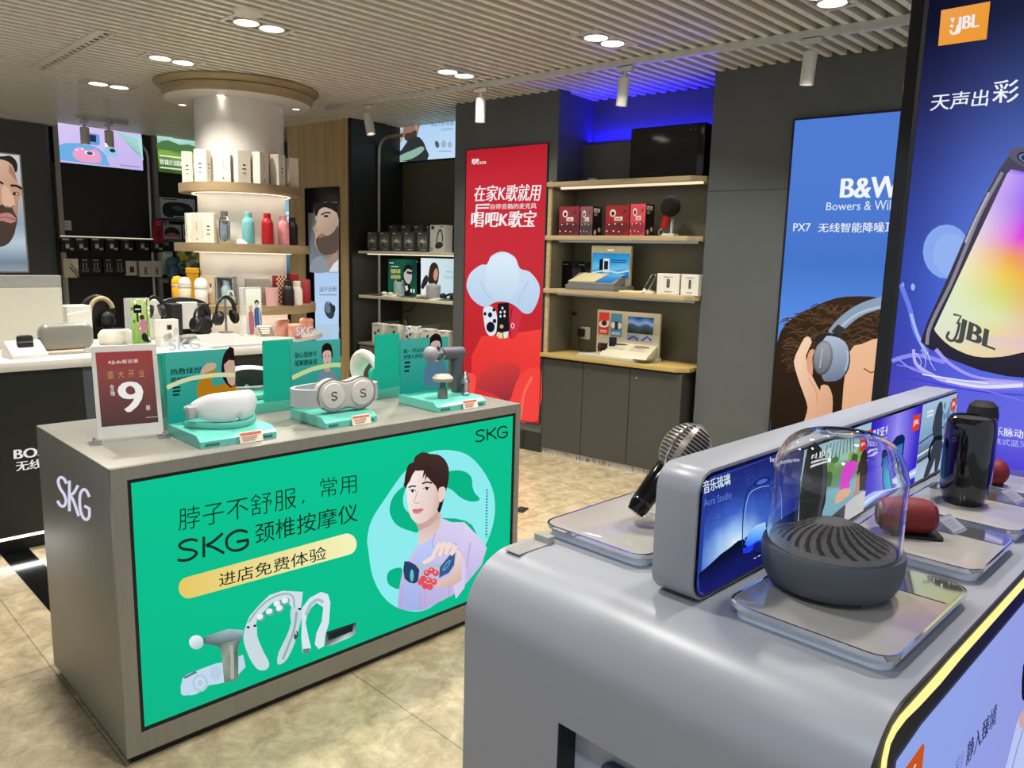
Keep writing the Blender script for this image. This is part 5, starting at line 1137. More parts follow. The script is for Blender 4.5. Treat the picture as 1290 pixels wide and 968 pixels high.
p.poly([(620, 345), (640, 288), (690, 250), (722, 246), (742, 205), (800, 184), (858, 212), (882, 266), (932, 285), (976, 345), (975, 412), (940, 482), (900, 486), (868, 458), (825, 434), (765, 432), (710, 456), (660, 430), (632, 392)], ('g', '#d3e5f6', '#b5cfea', 90), 4)
p.poly([(720, 250), (745, 215), (800, 194), (850, 218), (872, 268), (880, 340), (850, 410), (780, 425), (735, 390), (712, 320)], ('g', '#e0eefa', '#c0d7ee', 95), 4); p.stroke([(690, 330), (715, 390), (742, 412)], 5, '#aac6e4', 3); p.stroke([(925, 330), (890, 390), (872, 440)], 5, '#aac6e4', 3)
p.build('microphone_picture', LIT, t)
p = onY(W, yf, .0004); p.k = 12; p.at(430, 100, 3.903)
p.text('在家K歌就用', [(662, 523), (986, 513), (974, 598), (652, 601)], '#f5eef0', .022)
p.text('自带音箱的麦克风', [(737, 613), (962, 609), (960, 636), (735, 640)], '#f0dfe0', .02)
p.text('唱吧K歌宝', [(645, 650), (964, 645), (950, 728), (640, 728)], '#f5eef0', .035); p.stroke([(664, 690), (668, 618), (732, 616)], 9, '#f5eef0', up=False); p.stroke([(664, 634), (728, 632)], 7, '#f5eef0')
p.build('headline_lettering', LIT, t)
p = onY(W, yf, .0004); p.k = 12; p.at(430, 100, 3.903); p.text('唱吧', [(645, 392), (678, 390), (678, 418), (645, 420)], '#f5eef0', .05); p.text('麦克风', [(682, 404), (714, 402), (714, 416), (682, 418)], '#f5eef0', .04); p.build('brand_badge', LIT, t)
# ================================================================== blue headphone poster on the right wall
yw = .079
a, c = W.atY(1001.5, 152, yw - .012), W.atY(970.7, 539.8, yw - .012)
x0 = (a.x + c.x) / 2; x1 = x0 + 1.22; z1 = a.z; z0 = .34
t = lightbox('headphone_lightbox', 'blue lit poster of a person wearing silver headphones, on the grey wall', W, x0, x1, z0, z1, yw - .012, .012, .012, fm=BLACK)
p = Print(lambda u, v: Vector((x0 + (x1 - x0) * u, yw - .012, z1 + (z0 - z1) * v)), (0, -1, 0), .0004)
p.field(quad(0, 0, 1, 1), lambda u, v: ramp([(0, '#4f7ad2'), (.2, '#4f7cd2'), (.42, '#4676cc'), (.6, '#5a8fe6'), (1, '#4a7ad0')], min(1, v + .12 * (1 - u) * (v < .15))), 6, 12); p.build('lit_sheet', LIT, t)
p = onY(W, yw - .012, .0004); p.k = 3; p.at(960, 120, 2.688)
p.poly([(52, 835), (80, 775), (130, 742), (190, 710), (250, 688), (320, 681), (420, 690), (540, 740), (640, 860), (680, 1050), (640, 1400), (22, 1400), (28, 1150), (40, 950)], ('g', '#3d2c1f', '#120d0a', 100), 2)
r2 = random.Random(3)
for k in range(230):
    a0 = r2.uniform(60, 500); b0 = r2.uniform(704, 900) + max(0, (200 - a0)) * .4; p.stroke([(a0, b0), (a0 + 22, b0 - 8 + r2.uniform(-8, 8)), (a0 + 46, b0 + r2.uniform(-4, 14)), (a0 + 70, b0 + r2.uniform(-14, 8))], r2.uniform(2, 5), r2.choice(('#4a3524', '#55402c', '#3d2a1c', '#5f4a35')), 3, up=False)
p.k += 1
p.poly([(290, 880), (340, 842), (420, 820), (540, 850), (600, 1000), (580, 1240), (420, 1400), (230, 1400), (262, 1220), (268, 1100)], ('g', '#eebd98', '#cf8f66', 70), 2)
p.poly([(262, 1110), (330, 1090), (400, 1150), (470, 1290), (420, 1400), (230, 1400), (258, 1230)], ('g', '#d79a6e', '#b06f45', 80), 2); p.stroke([(345, 925), (370, 940), (392, 930)], 4, '#7a4a30', 2)
p.build('portrait', LIT, t, 'brown curly-haired head in profile')
p = onY(W, yw - .012, .0004); p.k = 8; p.at(900, 430, 5.375)
p.poly([(610, -20), (572, 50), (540, 130), (552, 200), (580, 290), (610, 370), (632, 450), (612, 530), (560, 700), (720, 760), (786, 600), (800, 470), (800, 370), (770, 300), (722, 300), (716, 335), (670, 250), (640, 190), (620, 100), (660, 10), (640, -30)], ('g', '#f6d2b4', '#d0926a', 35), 2)
p.poly([(648, 60), (625, 130), (632, 200), (662, 240), (668, 180), (664, 110), (680, 60)], '#dfa282', 2); p.stroke([(600, 40), (572, 130), (588, 200)], 7, '#f6d3b8', 3); p.stroke([(640, 250), (690, 340), (700, 440)], 6, '#cf946f', 3)
p.build('hand_picture', LIT, t)
p = onY(W, yw - .012, .0004); p.k = 12; p.at(960, 120, 2.688)
p.stroke(smooth([(240, 812), (270, 775), (320, 735), (380, 710), (450, 700), (530, 730)], 4, False), 40, '#8ea0b6'); p.stroke(smooth([(262, 790), (318, 745), (380, 722), (450, 714), (520, 740)], 4, False), 8, '#b3c2d4'); p.poly([(236, 800), (258, 776), (282, 790), (262, 824)], '#39393b'); p.poly([(190, 812), (255, 808), (268, 850), (185, 842)], '#2c2a2b', 2)
p.at(900, 430, 5.375)
p.oval((830, 130), 92, 142, '#2f2c2d', 6); p.poly([(740, -10), (820, -30), (890, 10), (915, 90), (905, 180), (860, 250), (790, 272), (730, 240)], ('g', '#b4c2d6', '#6b7991', 80), 3); p.oval((738, 112), 66, 118, ('g', '#8d9098', '#4d4f56', 90), 8).oval((734, 112), 54, 104, ('g', '#a0a3aa', '#6a6c74', 90), 8); p.stroke([(735, 45), (716, 180)], 7, '#b9bcc4'); p.stroke([(900, 60), (905, 130), (885, 200)], 10, '#aeb9cc', 3)
p.build('headphone_picture', LIT, t)
p = onY(W, yw - .012, .0004); p.k = 12; p.at(960, 120, 2.688)
p.text('B&W', [(272, 283), (470, 272), (460, 348), (266, 348)], '#f1f5fc', .05); p.build('brand_lettering', LIT, t); p = onY(W, yw - .012, .0004).at(960, 120, 2.688); p.k = 12; p.text('Bowers & Wilkins', [(220, 364), (500, 352), (498, 389), (217, 390)], '#dfe8f8'); p.build('tagline_lettering', LIT, t); p = onY(W, yw - .012, .0004).at(960, 120, 2.688); p.k = 12; p.text('PX7', [(108, 434), (166, 434), (163, 461), (106, 461)], '#f1f5fc', .008); p.text('无线智能降噪耳机', [(193, 434), (492, 428), (488, 466), (190, 464)], '#f1f5fc', .01)
p.build('poster_lettering', LIT, t)
# ================================================================== niche cabinet and shelves
CABM = mat('cabinet_laminate', '#43423e', .42, var=.03)
t = thing('base_cabinet', 'low dark cabinet with three doors under the oak counter', 'cabinet', W, .6, .15, 0)
part('body', MB(True).box(.004, 1.204, .018, .335, .045, .782), CABM, t)
part('skirting', MB(True).box(.004, 1.204, .01, .3, 0, .045), mat('skirting_foil', '#a7a39d', .4), t)
p = Print(lambda u, v: Vector((1.204 * u, .0095, .045 * (1 - v))), (0, -1, 0), .0002); rs = random.Random(9)
for k in range(60): u = rs.random(); p.stroke([(u, rs.uniform(.1, .5)), (u + rs.uniform(.0, .02), rs.uniform(.5, 1))], rs.uniform(.002, .007), rs.choice(('#2a3358', '#3a3a40', '#5c6068')), up=False)
for k in range(7): p.stroke([(k / 7 + .03, 0), (k / 7 + .03, 1)], .002, '#6c6862', up=False)
p.build('skirting_print', PAPER, t)
for k, (xa, xb) in enumerate(((.004, .379), (.382, .787), (.790, 1.204))):
    d = part('door', MB(True).box(xa + .001, xb - .001, 0, .017, .047, .770, .0015, 1), CABM, t)
    if k:
        q = W.atY(*((741.9, 468) if k == 1 else (802.4, 476.4)), 0); part('lock', MB(True).cyl((q.x, 0, q.z), (q.x, -.006, q.z), .011).cyl((q.x, -.006, q.z), (q.x, -.007, q.z), .005), STEEL, d)
CTOP = wood('oak_counter', '#a58d54', '#b89f62', .35, (1.2, 24, 24))
solo('oak_counter', 'oak counter board on the dark three-door cabinet', 'counter', MB(True).prism([(-.012, -.03), (1.16, -.03), (1.235, .04), (1.262, .34), (.004, .34), (.004, -.004), (-.012, -.004)], 'z', .785, .815, .002), CTOP, W, .6, 0, .785)
def nshelf(z0, z1, lb, strip):
    t = thing('wall_shelf', lb, 'shelf', W, .6, 0, z0, 0, 'oak shelves in the niche')
    part('board', MB(True).prism([(-.005, -.02), (1.185, -.02), (1.262, .06), (1.262, .335), (.03, .335), (.03, .02), (-.005, .02)], 'z', z0, z1, .002), OAKH, t)
    part('light_bar', MB(True).box(.08, 1.24, .045, .07, z0 - .016, z0), glow('shelf_bar', '#fff0cf', 1.0) if strip else STEEL, t)
    lamp('shelf_light', 'AREA', W.pt(.62, .07, z0 - .02), 1.0, 1.1, target=W.pt(.62, .14, z0 - 1), col=(1, .88, .68), shape='RECTANGLE', size_y=.03)
nshelf(2.088, 2.122, 'top oak shelf carrying the big black box', True)
nshelf(1.690, 1.724, 'oak shelf carrying the red microphone boxes', False)
nshelf(1.285, 1.320, 'oak shelf carrying the tilted blue display', False)
lamp('blue_strip', 'AREA', W.pt(.62, .43, 2.47), 11, 1.1, target=W.pt(.62, .44, 3), col=(.012, .004, 1), shape='RECTANGLE', size_y=.03)
part_ = thing('led_strip', 'blue light strip glowing behind the niche back panel', 'light strip', W, .63, .425, 2.43)
part('tape', MB().box(-.6, .6, -.006, .006, .0, .006), glow('blue_led', '#1a12ff', 2.0), part_); part('channel', MB().box(-.61, .61, -.012, .012, -.012, 0), STEEL, part_)
NV = lambda q: (q[0] / 5.148 + 660, q[1] / 5.148 + 130)
NV2 = lambda q: (q[0] / 5.148 + 660, q[1] / 5.148 + 290)
def wext(q0, q1, y, f=NV):
    a, b = W.atY(*f(q0), y), W.atY(*f(q1), y); return a.x, b.x, a.z, b.z
xa, xb, zt, zb = wext((695, 165), (1135, 475), .08)
xb = 1.225
t = thing('black_storage_box', 'large glossy black box standing on the top shelf under blue light', 'box', W, (xa + xb) / 2, .19, 2.122)
hw = (xb - xa) / 2; hz = zt - 2.122
part('body', MB().box(-hw, hw, -.11, .11, 0, hz, .012, 3), GLOSSBLK, t); part('front_panel', MB().box(-hw + .012, hw - .05, -.113, -.109, .012, hz - .012), mat('black_glass', '#08090b', .06), t)
p = card(.06, .012, -.1132, hw - .09, hz - .05); p.oval((.2, .5), .08, .3, '#8a8d92').oval((.7, .5), .12, .2, '#55585c'); p.build('brand_marks', PAPER, t)
xg = W.atY(*NV((442, 480)), .05).x
solo('cardboard_slip', 'small grey card lying at the front of the top shelf', 'card', MB().box(-.035, .035, -.01, .01, 0, .022, .001, 1), mat('grey_card', '#8d9190', .5), W, xg, .06, 2.122)
def micbox(x, z, w, h, d, lb, c1, c2, y=.10, rot=0, side=True):
    def dr(p):
        p.field(quad(0, 0, 1, 1), lambda u, v: mix(c1, c2, v), 2, 4)
        p.oval((.3, .25), .13, .12, '#e9e2d6').oval((.3, .26), .075, .075, '#3a1518').poly([(.25, .2), (.3, .14), (.35, .2)], '#e9e2d6'); p.poly([(.72, .22), (.84, .12), (.86, .2), (.76, .27)], '#5a1216')
        p.poly(quad(.38, .37, .72, .5), '#eee6d8'); p.text('hello', quad(.43, .39, .67, .48), '#2a2020', .03)
        p.poly([(.04, .62), (.2, .56), (.5, .6), (.8, .55), (.95, .64), (.92, .86), (.6, .95), (.2, .95), (.04, .82)], mix(c2, '#220a0c', .55), 2)
        for c in ((.16, .62), (.42, .6), (.72, .62), (.08, .84), (.36, .84), (.6, .86)): p.oval(c, .03, .022, '#f2e8dc')
    def sd(p):
        p.poly(quad(0, 0, 1, 1), '#141214'); p.poly(quad(.1, .06, .75, .18), '#ece5da'); p.text('hello', quad(.16, .075, .69, .165), '#201a1a', .03); bars(p, 2, .15, .22, .5, .32, '#b9b0a4'); p.oval((.3, .87), .14, .08, '#cfc6b8').oval((.72, .78), .14, .08, '#cfc6b8')
    return carton('microphone_box', lb, W, x, y, z, w, d, h, rot, mat('red_carton', '#a01f2b', .4), dr, 'red karaoke microphone boxes', side=sd)
ms = []
for (q0, q1, zt_, c1, c2, lb) in (((226, 672), (360, 858), 0, '#8a2733', '#6d2030', 'dark red microphone box at the left of the shelf'), ((364, 672), (446, 858), 0, '#8d5560', '#5c4a58', 'grey-pink microphone box with a glossy sheen, second from the left'),
                                ((529, 665), (684, 858), 0, '#a01a26', '#8c1622', 'bright red microphone box in the middle'), ((688, 655), (788, 858), 0, '#e2505e', '#c43a48', 'pinkish red microphone box next to the foam microphone')):
    xa, xb, zt, zb = wext(q0, q1, .05); micbox((xa + xb) / 2, 1.724, xb - xa - .016, zt - 1.724, .13, lb, c1, c2, .05 + .065)
xm = W.atY(*NV((935, 850)), .08).x
t = thing('foam_microphone', 'red hand microphone with a big black foam ball on a white stand', 'microphone', W, xm + .01, .10, 1.724)
part('stand', MB().box(-.05, .04, -.04, .04, 0, .018, .003).prism([(.0, .018), (.012, .018), (.012, .12), (.004, .13)], 'y', -.012, .012), WHITE, t)
part('handle', MB().lathe([(.0, 0), (.02, .002), (.024, .02), (.026, .11), (0, .11)], 24, Matrix.Translation((-.045, -.03, .05)) @ Matrix.Rotation(math.radians(16), 4, 'Y')), mat('red_coat', '#a8141c', .35), t)
part('ring', MB().tube([(-.06 + .02 * math.cos(a), -.03, .028 + .022 * math.sin(a)) for a in [2 * math.pi * i / 20 for i in range(20)]], .003, 6, True), CHROME, t)
part('foam', MB().ball((0.0, -.03, .205), .072, .07, .073, 28), mat('black_foam', '#14120f', .95, bump=.6, scale=160), t)
# third shelf
xa, xb, zt, zb = wext((220, 200), (358, 435), .155, NV2); xq = W.atY(*NV2((440, 100)), .16).x
def blackspk(xa, xb, lb):
    t = thing('black_speaker_box', lb, 'speaker', W, (xa + xb) / 2, .255, 1.32, 0, 'upright black speakers'); h = zt - 1.32
    part('cabinet', MB().box(-(xb - xa) / 2 + .002, (xb - xa) / 2 - .002, -.08, .08, 0, h, .004), GLOSSBLK, t); p = card(.06, .01, -.0802, -.04, h - .03); p.text('AUDIO', quad(0, 0, 1, 1), '#8d8d8d') if False else p.poly(quad(0, .2, .8, .8), '#77797c'); p.build('name_strip', PAPER, t)
blackspk(xa, xb, 'black upright speaker at the left end of the shelf'); blackspk(xb + .004, min(xb + .15, xq - .006), 'black upright speaker half hidden by the blue display')
xa, xb, zt, zb = wext((440, 100), (682, 430), .16, NV2)
x2, x3, _, _ = wext((300, 425), (600, 455), .0, NV2)
t = thing('tilted_display', 'grey display stand with a blue back screen and a tilted book-like panel', 'display', W, (xa + xb) / 2, .12, 1.32)
w2 = (xb - xa) / 2; hb = zt - 1.32
part('base', MB().prism([(-w2 - .12, -.12), (w2 - .04, -.12), (w2, .1), (-w2, .1), (-w2, .02)], 'z', 0, .04, .003), mat('stand_grey', '#6a6c6c', .4), t)
part('back_frame', MB().box(-w2, w2, .04, .07, .04, hb, .004), mat('stand_khaki', '#9d9a80', .4), t)
p = Print(lambda u, v: Vector((-w2 + .012 + (2 * w2 - .024) * u, .0395, hb - .055 - (hb - .15) * v)), (0, -1, 0), ab=False)
p.field(quad(0, 0, 1, 1), lambda u, v: ramp([(0, '#2a86c4'), (.4, '#3fa6dc'), (.62, '#7cc6ea'), (.8, '#2f86c8'), (1, '#1d5fa6')], v + .06 * math.sin(9 * u)), 8, 8); p.poly([(.2, .28), (.3, .2), (.3, .78), (.2, .72)], '#0f1a2a').poly(quad(.3, .22, .47, .78), '#dfe4e6').poly(quad(.33, .32, .44, .66), '#1b2836'); p.text('GALAXY', quad(.52, .28, .95, .38), '#1d5486') if False else bars(p, 2, .52, .26, .95, .42, '#1d5486'); p.stroke([(.0, .82), (.4, .7), (.7, .78), (1, .68)], .06, '#bfe6f6', 3); p.build('screen', SCRN, t)
p = Print(lambda u, v: Vector((-.03 + .06 * u, .0393, hb - .028 - .02 * v)), (0, -1, 0), ab=False); p.text('BOSE', quad(0, 0, 1, 1), '#e8e6da', .03) if False else bars(p, 1, 0, 0, 1, 1, '#e8e6da'); p.build('brand_strip', PAPER, t)
part('slope', MB().prism([(-.12, .0405), (.036, .0405), (.036, .128), (-.12, .055)], 'x', -w2 - .10, w2 - .04, .002), mat('stand_grey', '#6a6c6c', .4), t)
slp = lambda u, v: Vector((-w2 - .09 + (2 * w2 + .04) * u + .06 * (1 - v) - .03, -.113 + .145 * (1 - v), .0605 + .068 * (1 - v)))
p = Print(lambda u, v: slp(u, v), (0, -.42, .9), .0005, ab=False); p.poly(quad(.02, .02, .62, .95), '#b3ab84'); p.build('booklet', PAPER, t)
p = Print(lambda u, v: slp(u, v), (0, -.42, .9), .0005, ab=False); p.field(quad(.66, .02, .99, .95), lambda u, v: ramp([(0, '#6fc0ea'), (.5, '#3f9bd8'), (1, '#2f7fc4')], v), 2, 4); p.build('sloped_screen', SCRN, t)
x4 = W.atY(*NV2((690, 470)), .02).x
solo('cream_booklet', 'flat cream and orange booklet beside the tilted display', 'booklet', MB().box(-.09, .10, -.07, .05, 0, .012, .002, 1), mat('cream_card', '#d8c79a', .5), W, x4, .07, 1.32)
x5 = W.atY(*NV2((818, 470)), .05).x
t = thing('recorder_stand', 'small recorder leaning on a white stand before the white boxes', 'display', W, x5 - .03, .07, 1.32)
part('stand', MB().prism([(-.06, 0), (.05, 0), (.05, .01), (-.0, .03), (.045, .13), (.035, .135), (-.03, .02), (-.06, .012)], 'y', -.03, .03, .002), WHITE, t)
part('recorder', MB().box(-.014, .014, -.014, -.004, 0, .12, .003, M=Matrix.Translation((-.005, -.02, .03)) @ Matrix.Rotation(math.radians(30), 4, 'Y')), mat('soft_black', '#191a1c', .6), t)
for q0, q1, lb in (((858, 280), (1003, 487), 'white box with a long black recorder printed on it, left of two'), ((1014, 286), (1128, 487), 'cream box with a long black recorder printed on it, right of two')):
    xa, xb, zt, zb = wext(q0, q1, .03, NV2)
    def dr(p):
        p.poly(rr(.44, .25, .58, .68, .06), '#1c1b1b'); [p.oval((.51, .32 + .07 * k), .035, .018, '#8d8a86') for k in range(5)]; bars(p, 1, .3, .14, .75, .2, '#8c8880'); bars(p, 1, .35, .84, .7, .9, '#8c8880')
    carton('recorder_box', lb, W, (xa + xb) / 2, .075, 1.32, xb - xa - .014, .08, zt - 1.32, 0, mat('white_carton2', '#dad7cc', .5, var=.02), dr, 'white recorder boxes')
# counter: white action-camera display
xa, xb, zt, zb = wext((350, 800), (740, 855), -.0, NV2)
xc, xd, zt, _ = wext((476, 516), (885, 560), .17, NV2)
x0, x1 = xa, xd; cxm = (x0 + x1) / 2
t = thing('camera_display', 'white camera display with red, blue and landscape panels on the oak counter', 'display', W, cxm, .1, .815)
wl, wr = xa - cxm, xd - cxm; h = zt - .815
part('base', MB().prism([(wl, -.10), (wr - .12, -.11), (wr, .06), (wr, .12), (wl + .1, .12)], 'z', 0, .028, .003), mat('cream_display_plastic', '#b5af99', .4, var=.02), t)
bl = xc - cxm
part('back_panel', MB().box(bl, wr, .075, .10, .02, h, .003), mat('cream_display_plastic', '#b5af99', .4, var=.02), t)
part('console', MB().prism([(-.10, .028), (.0745, .028), (.0745, .118), (.055, .118), (-.09, .045)], 'x', bl + .14, wr - .005, .002), mat('cream_display_plastic', '#b5af99', .4, var=.02), t)
p = Print(lambda u, v: Vector((bl + (wr - bl) * u, .0745, h - (h - .02) * v)), (0, -1, 0), .0003, ab=False)
p.poly(quad(.03, .05, .2, .56), '#d2352a'); p.poly([(.04, .3), (.08, .24), (.15, .26), (.19, .22), (.19, .36), (.1, .4), (.04, .36)], '#efe2dc', 2); p.oval((.12, .3), .045, .06, '#2a2222'); p.poly(quad(.23, .06, .41, .58), '#4f86ab'); p.oval((.27, .33), .035, .07, '#e3e6e4').oval((.37, .33), .035, .07, '#e3e6e4').poly(quad(.295, .24, .35, .42), '#23303c'); bars(p, 2, .06, .46, .18, .53, '#f2d8d2'); bars(p, 2, .25, .48, .4, .55, '#cfe0ea')
p.poly(quad(.5, .5, .69, .63), '#7d86b0').poly(quad(.71, .5, .9, .63), '#9aa3c4'); p.stroke([(.52, .62), (.6, .54), (.68, .61)], .03, '#23303c'); p.stroke([(.73, .62), (.82, .52), (.88, .6)], .03, '#2c3348'); p.build('advert_panels', PAPER, t)
p = Print(lambda u, v: Vector((bl + (wr - bl) * u, .0745, h - (h - .02) * v)), (0, -1, 0), .0003, ab=False); p.k = 3
p.field(quad(.5, .1, .9, .47), lambda u, v: ramp([(0, '#1d3a6a'), (.25, '#5c7fae'), (.38, '#93abc4'), (.5, '#3a5270'), (.7, '#3d4a3c'), (1, '#232b26')], v + .07 * math.sin(11 * u)), 12, 10); p.build('screen', SCRN, t)
p = Print(lambda u, v: Vector((bl + .15 + (wr - bl - .165) * u, .053 - .138 * v, .1182 - .0695 * v)), (0, -.45, .89), .0006, ab=False)
p.poly(smooth([(.12, .12), (.3, .06), (.42, .14), (.3, .22), (.14, .22)], 3), '#4a3b34').poly(smooth([(.56, .18), (.7, .1), (.9, .16), (.86, .28), (.6, .28)], 3), '#8d5a4c'); [p.stroke([(.08 + .45 * a, .42 + .16 * b), (.18 + .45 * a, .36 + .16 * b), (.42 + .45 * a, .44 + .16 * b)], .03, '#7d848c', up=False) for a in (0, 1) for b in (0, 1)]; p.build('accessory_slots', PAPER, t)
xe = W.atY(*NV2((505, 790)), .06).x
t = thing('action_camera', 'small black camera on a clear block on the white camera display', 'camera', W, xe, .065, .8442)
part('block', MB().box(-.03, .03, -.025, .025, 0, .022), clear('acrylic_clear'), t); part('body', MB().box(-.03, .035, -.02, .02, .022, .085, .005), BLACK, t); part('lens', MB().cyl((-.008, -.02, .055), (-.008, -.03, .055), .018).cyl((-.008, -.03, .055), (-.008, -.034, .055), .012), mat('dark_red_ring', '#5a1c1c', .3), t)
xe = W.atY(*NV2((565, 780)), .1).x
solo('battery_case', 'slim upright black case beside the small camera', 'case', MB().box(-.022, .022, -.02, .02, 0, .13, .003), BLACK, W, xe, .12, .8442)
# socket and plug on the niche back wall
q = W.atY(*NV2((403, 668)), .34)
t = thing('wall_socket', 'white wall socket behind the camera display with a black plug in it', 'socket', W, q.x, .339, q.z)
part('plate', MB().box(-.045, .045, -.01, 0, -.05, .05, .003), WHITE, t); part('plug', MB().box(-.055, .0, -.05, -.01, -.03, .035, .01, 3), BLACK, t)
part('cable', MB().tube(smooth([(-.03, -.04, -.03), (-.03, -.05, -.1), (.02, -.05, -.18), (.08, -.05, q.z * 0 - (q.z - .825))], 4, False), .004, 6), BLACK, t)
q = W.atY(*NV2((320, 530)), .34)
t = thing('power_cable', 'black cable drooping under the third oak shelf', 'cable', W, q.x, .33, q.z)
part('lead', MB().tube(smooth([(-.06, 0, .09), (-.07, -.01, .03), (-.03, -.015, -.01), (.02, -.01, -.015)], 4, False), .004, 6), BLACK, t); part('plug', MB().box(.01, .04, -.025, .0, -.025, .0, .004), BLACK, t)
# ================================================================== white display counter on the left
LYF = 2.10; RX_ = K.atZ(367, 436.5, .98).x
zt = .98
t = thing('display_counter', 'long white-topped black counter with white lettering, behind the kiosk', 'counter', K, 0, LYF, 0)
part('top', MB(True).box(-2.6, RX_, LYF, LYF + .86, .932, .98, .004, 2), WHITE, t)
part('front', MB(True).box(-2.6, RX_ - .02, LYF + .02, LYF + .84, .09, .932), mat('counter_black_laminate', '#232624', .35, var=.05), t)
part('base_light', MB(True).box(-2.6, RX_ - .02, LYF + .016, LYF + .03, .078, .092), glow('counter_base_light', '#fffdf6', 2.2), t)
part('plinth', MB(True).box(-2.6, RX_ - .1, LYF + .06, LYF + .8, 0, .078), BLACK, t)
p = onY(K, LYF + .0185, .0003).at(0, 400, 5.375)
p.text('BOSE', [(95, 898), (365, 868), (370, 935), (97, 960)], '#e6e6e2', .05); p.at(0, 520, 4.4); p.text('无线', [(86, 272), (232, 255), (236, 308), (92, 325)], '#e6e6e2', .03); p.build('brand_lettering', LIT, t)
lamp('base_strip_light', 'AREA', K.pt(.3, LYF + .0, .07), 2, 2.6, target=K.pt(.3, LYF - .2, 0), col=(1, .98, .93), shape='RECTANGLE', size_y=.02)
def msc(P):
    return (P - CAMP).dot(_fwd) / F
def put(px, py): q = K.atZ(px, py, zt); return q.x, q.y, msc(K.pt(q.x, q.y, zt))
# bright light table at the right end of the counter
x0 = K.atY(268, 447, LYF).x; x1 = RX_ - .03
t = thing('light_table', 'glowing white light panel set on the right end of the white counter', 'light panel', K, (x0 + x1) / 2, LYF + .3, .98)
part('case', MB(True).box(x0, x1, LYF + .01, LYF + .62, .98, 1.0, .003, 1), WHITE, t); part('panel', MB(True).box(x0 + .01, x1 - .01, LYF + .03, LYF + .6, 1.0, 1.003), glow('light_table', '#fff6e4', 1.05), t)
# tall frosted panel and box at far left
a = K.atY(75, 347, LYF + .62); b_ = K.atY(77, 362, LYF + .62)
t = thing('frosted_display', 'tall frosted display wall with a white lower panel at the left edge', 'display', K, a.x - .4, LYF + .65, .98)
part('panel', MB(True).box(a.x - .95, a.x, LYF + .6, LYF + .64, .98, b_.z, .003, 1), mat('frosted_white', '#bdbbae', .35, var=.02), t)
part('header', MB(True).box(a.x - .95, a.x, LYF + .6, LYF + .64, b_.z, a.z, .003, 1), mat('header_grey', '#8d8d8a', .3), t)
part('side_rail', MB(True).box(a.x, a.x + .02, LYF + .59, LYF + .66, .98, a.z + .0), clear('acrylic_clear'), t)
b0, b1, z_ = K.atY(79, 386, LYF + .66), K.atY(115, 383, LYF + .66), 0
t = thing('white_carton_box', 'plain white box between the frosted panel and the big black headphones', 'box', K, (b0.x + b1.x) / 2, LYF + .74, .98)
part('carton', MB(True).box(b0.x, b1.x, LYF + .66, LYF + .8, .98, b0.z, .003, 1), WHITE, t); p = Print(lambda u, v: Vector((b0.x + (b1.x - b0.x) * u, LYF + .6595, b0.z + (.98 - b0.z) * v)), (0, -1, 0)); p.stroke([(.1, .22), (.9, .12)], .04, '#f3f1e6'); p.build('line_print', PAPER, t)
# small devices
x, y, s = put(31, 450)
t = thing('smart_speaker_stand', 'small black device on a pinkish white wedge stand at the left edge', 'display', K, x, y, zt, 5)
part('wedge', MB().prism([(-.09, 0), (.08, 0), (.08, .02), (.02, .085), (-.09, .02)], 'x', -20 * s, 20 * s, .003), mat('pink_white', '#d8cbc6', .4), t); part('device', MB().prism(rr(-9 * s, .035, 9 * s, .115, .015), 'y', -.035, -.008, .006, 3), mat('soft_black', '#191a1c', .6), t)
part('shine', MB().box(-8.5 * s, 8.5 * s, -.0365, -.0345, .078, .084), STEEL, t)
x, y, s = put(88, 446)
t = thing('bluetooth_speaker', 'wide silver speaker with rounded ends behind the red notice', 'speaker', K, x, y + .05, zt + .02, 3)
part('body', MB().prism(rr(-31 * s, .0, 31 * s, .14, .045), 'y', -.035, .035, .02, 4), mat('silver_mesh', '#85847d', .4, .3, .1, 500), t); part('top_keys', MB().box(-8 * s, 10 * s, -.01, .01, .139, .143, .002), mat('grey_card', '#8d9190', .5), t)
part('cable_port', MB().box(-32 * s, -29.5 * s, -.02, -.01, .03, .07), BLACK, t)
t = thing('acrylic_riser', 'clear riser block under the wide silver speaker', 'riser', K, x, y + .05, zt)
part('top_plate', MB().box(-28 * s, 32 * s, -.07, .06, .012, .02, .002, 1), mat('pale_pink_tray', '#d8c3b0', .3), t); part('block', MB().box(-26 * s, 30 * s, -.06, .05, 0, .012), WHITE, t)
x, y, s = put(148, 434)
t = thing('sleep_speaker', 'pale oval speaker with a dark top in front of the big black headphones', 'speaker', K, x, y + .02, zt)
part('body', MB().lathe([(18 * s, 0), (21 * s, .02), (21 * s, .06), (17 * s, .085), (14 * s, .09)], 40, sy=.6), mat('pale_shell', '#c9c5bb', .35), t); part('dark_top', MB().lathe([(0, .094), (10 * s, .093), (14.5 * s, .088)], 40, sy=.6, cap=False), mat('soft_black', '#191a1c', .6), t)
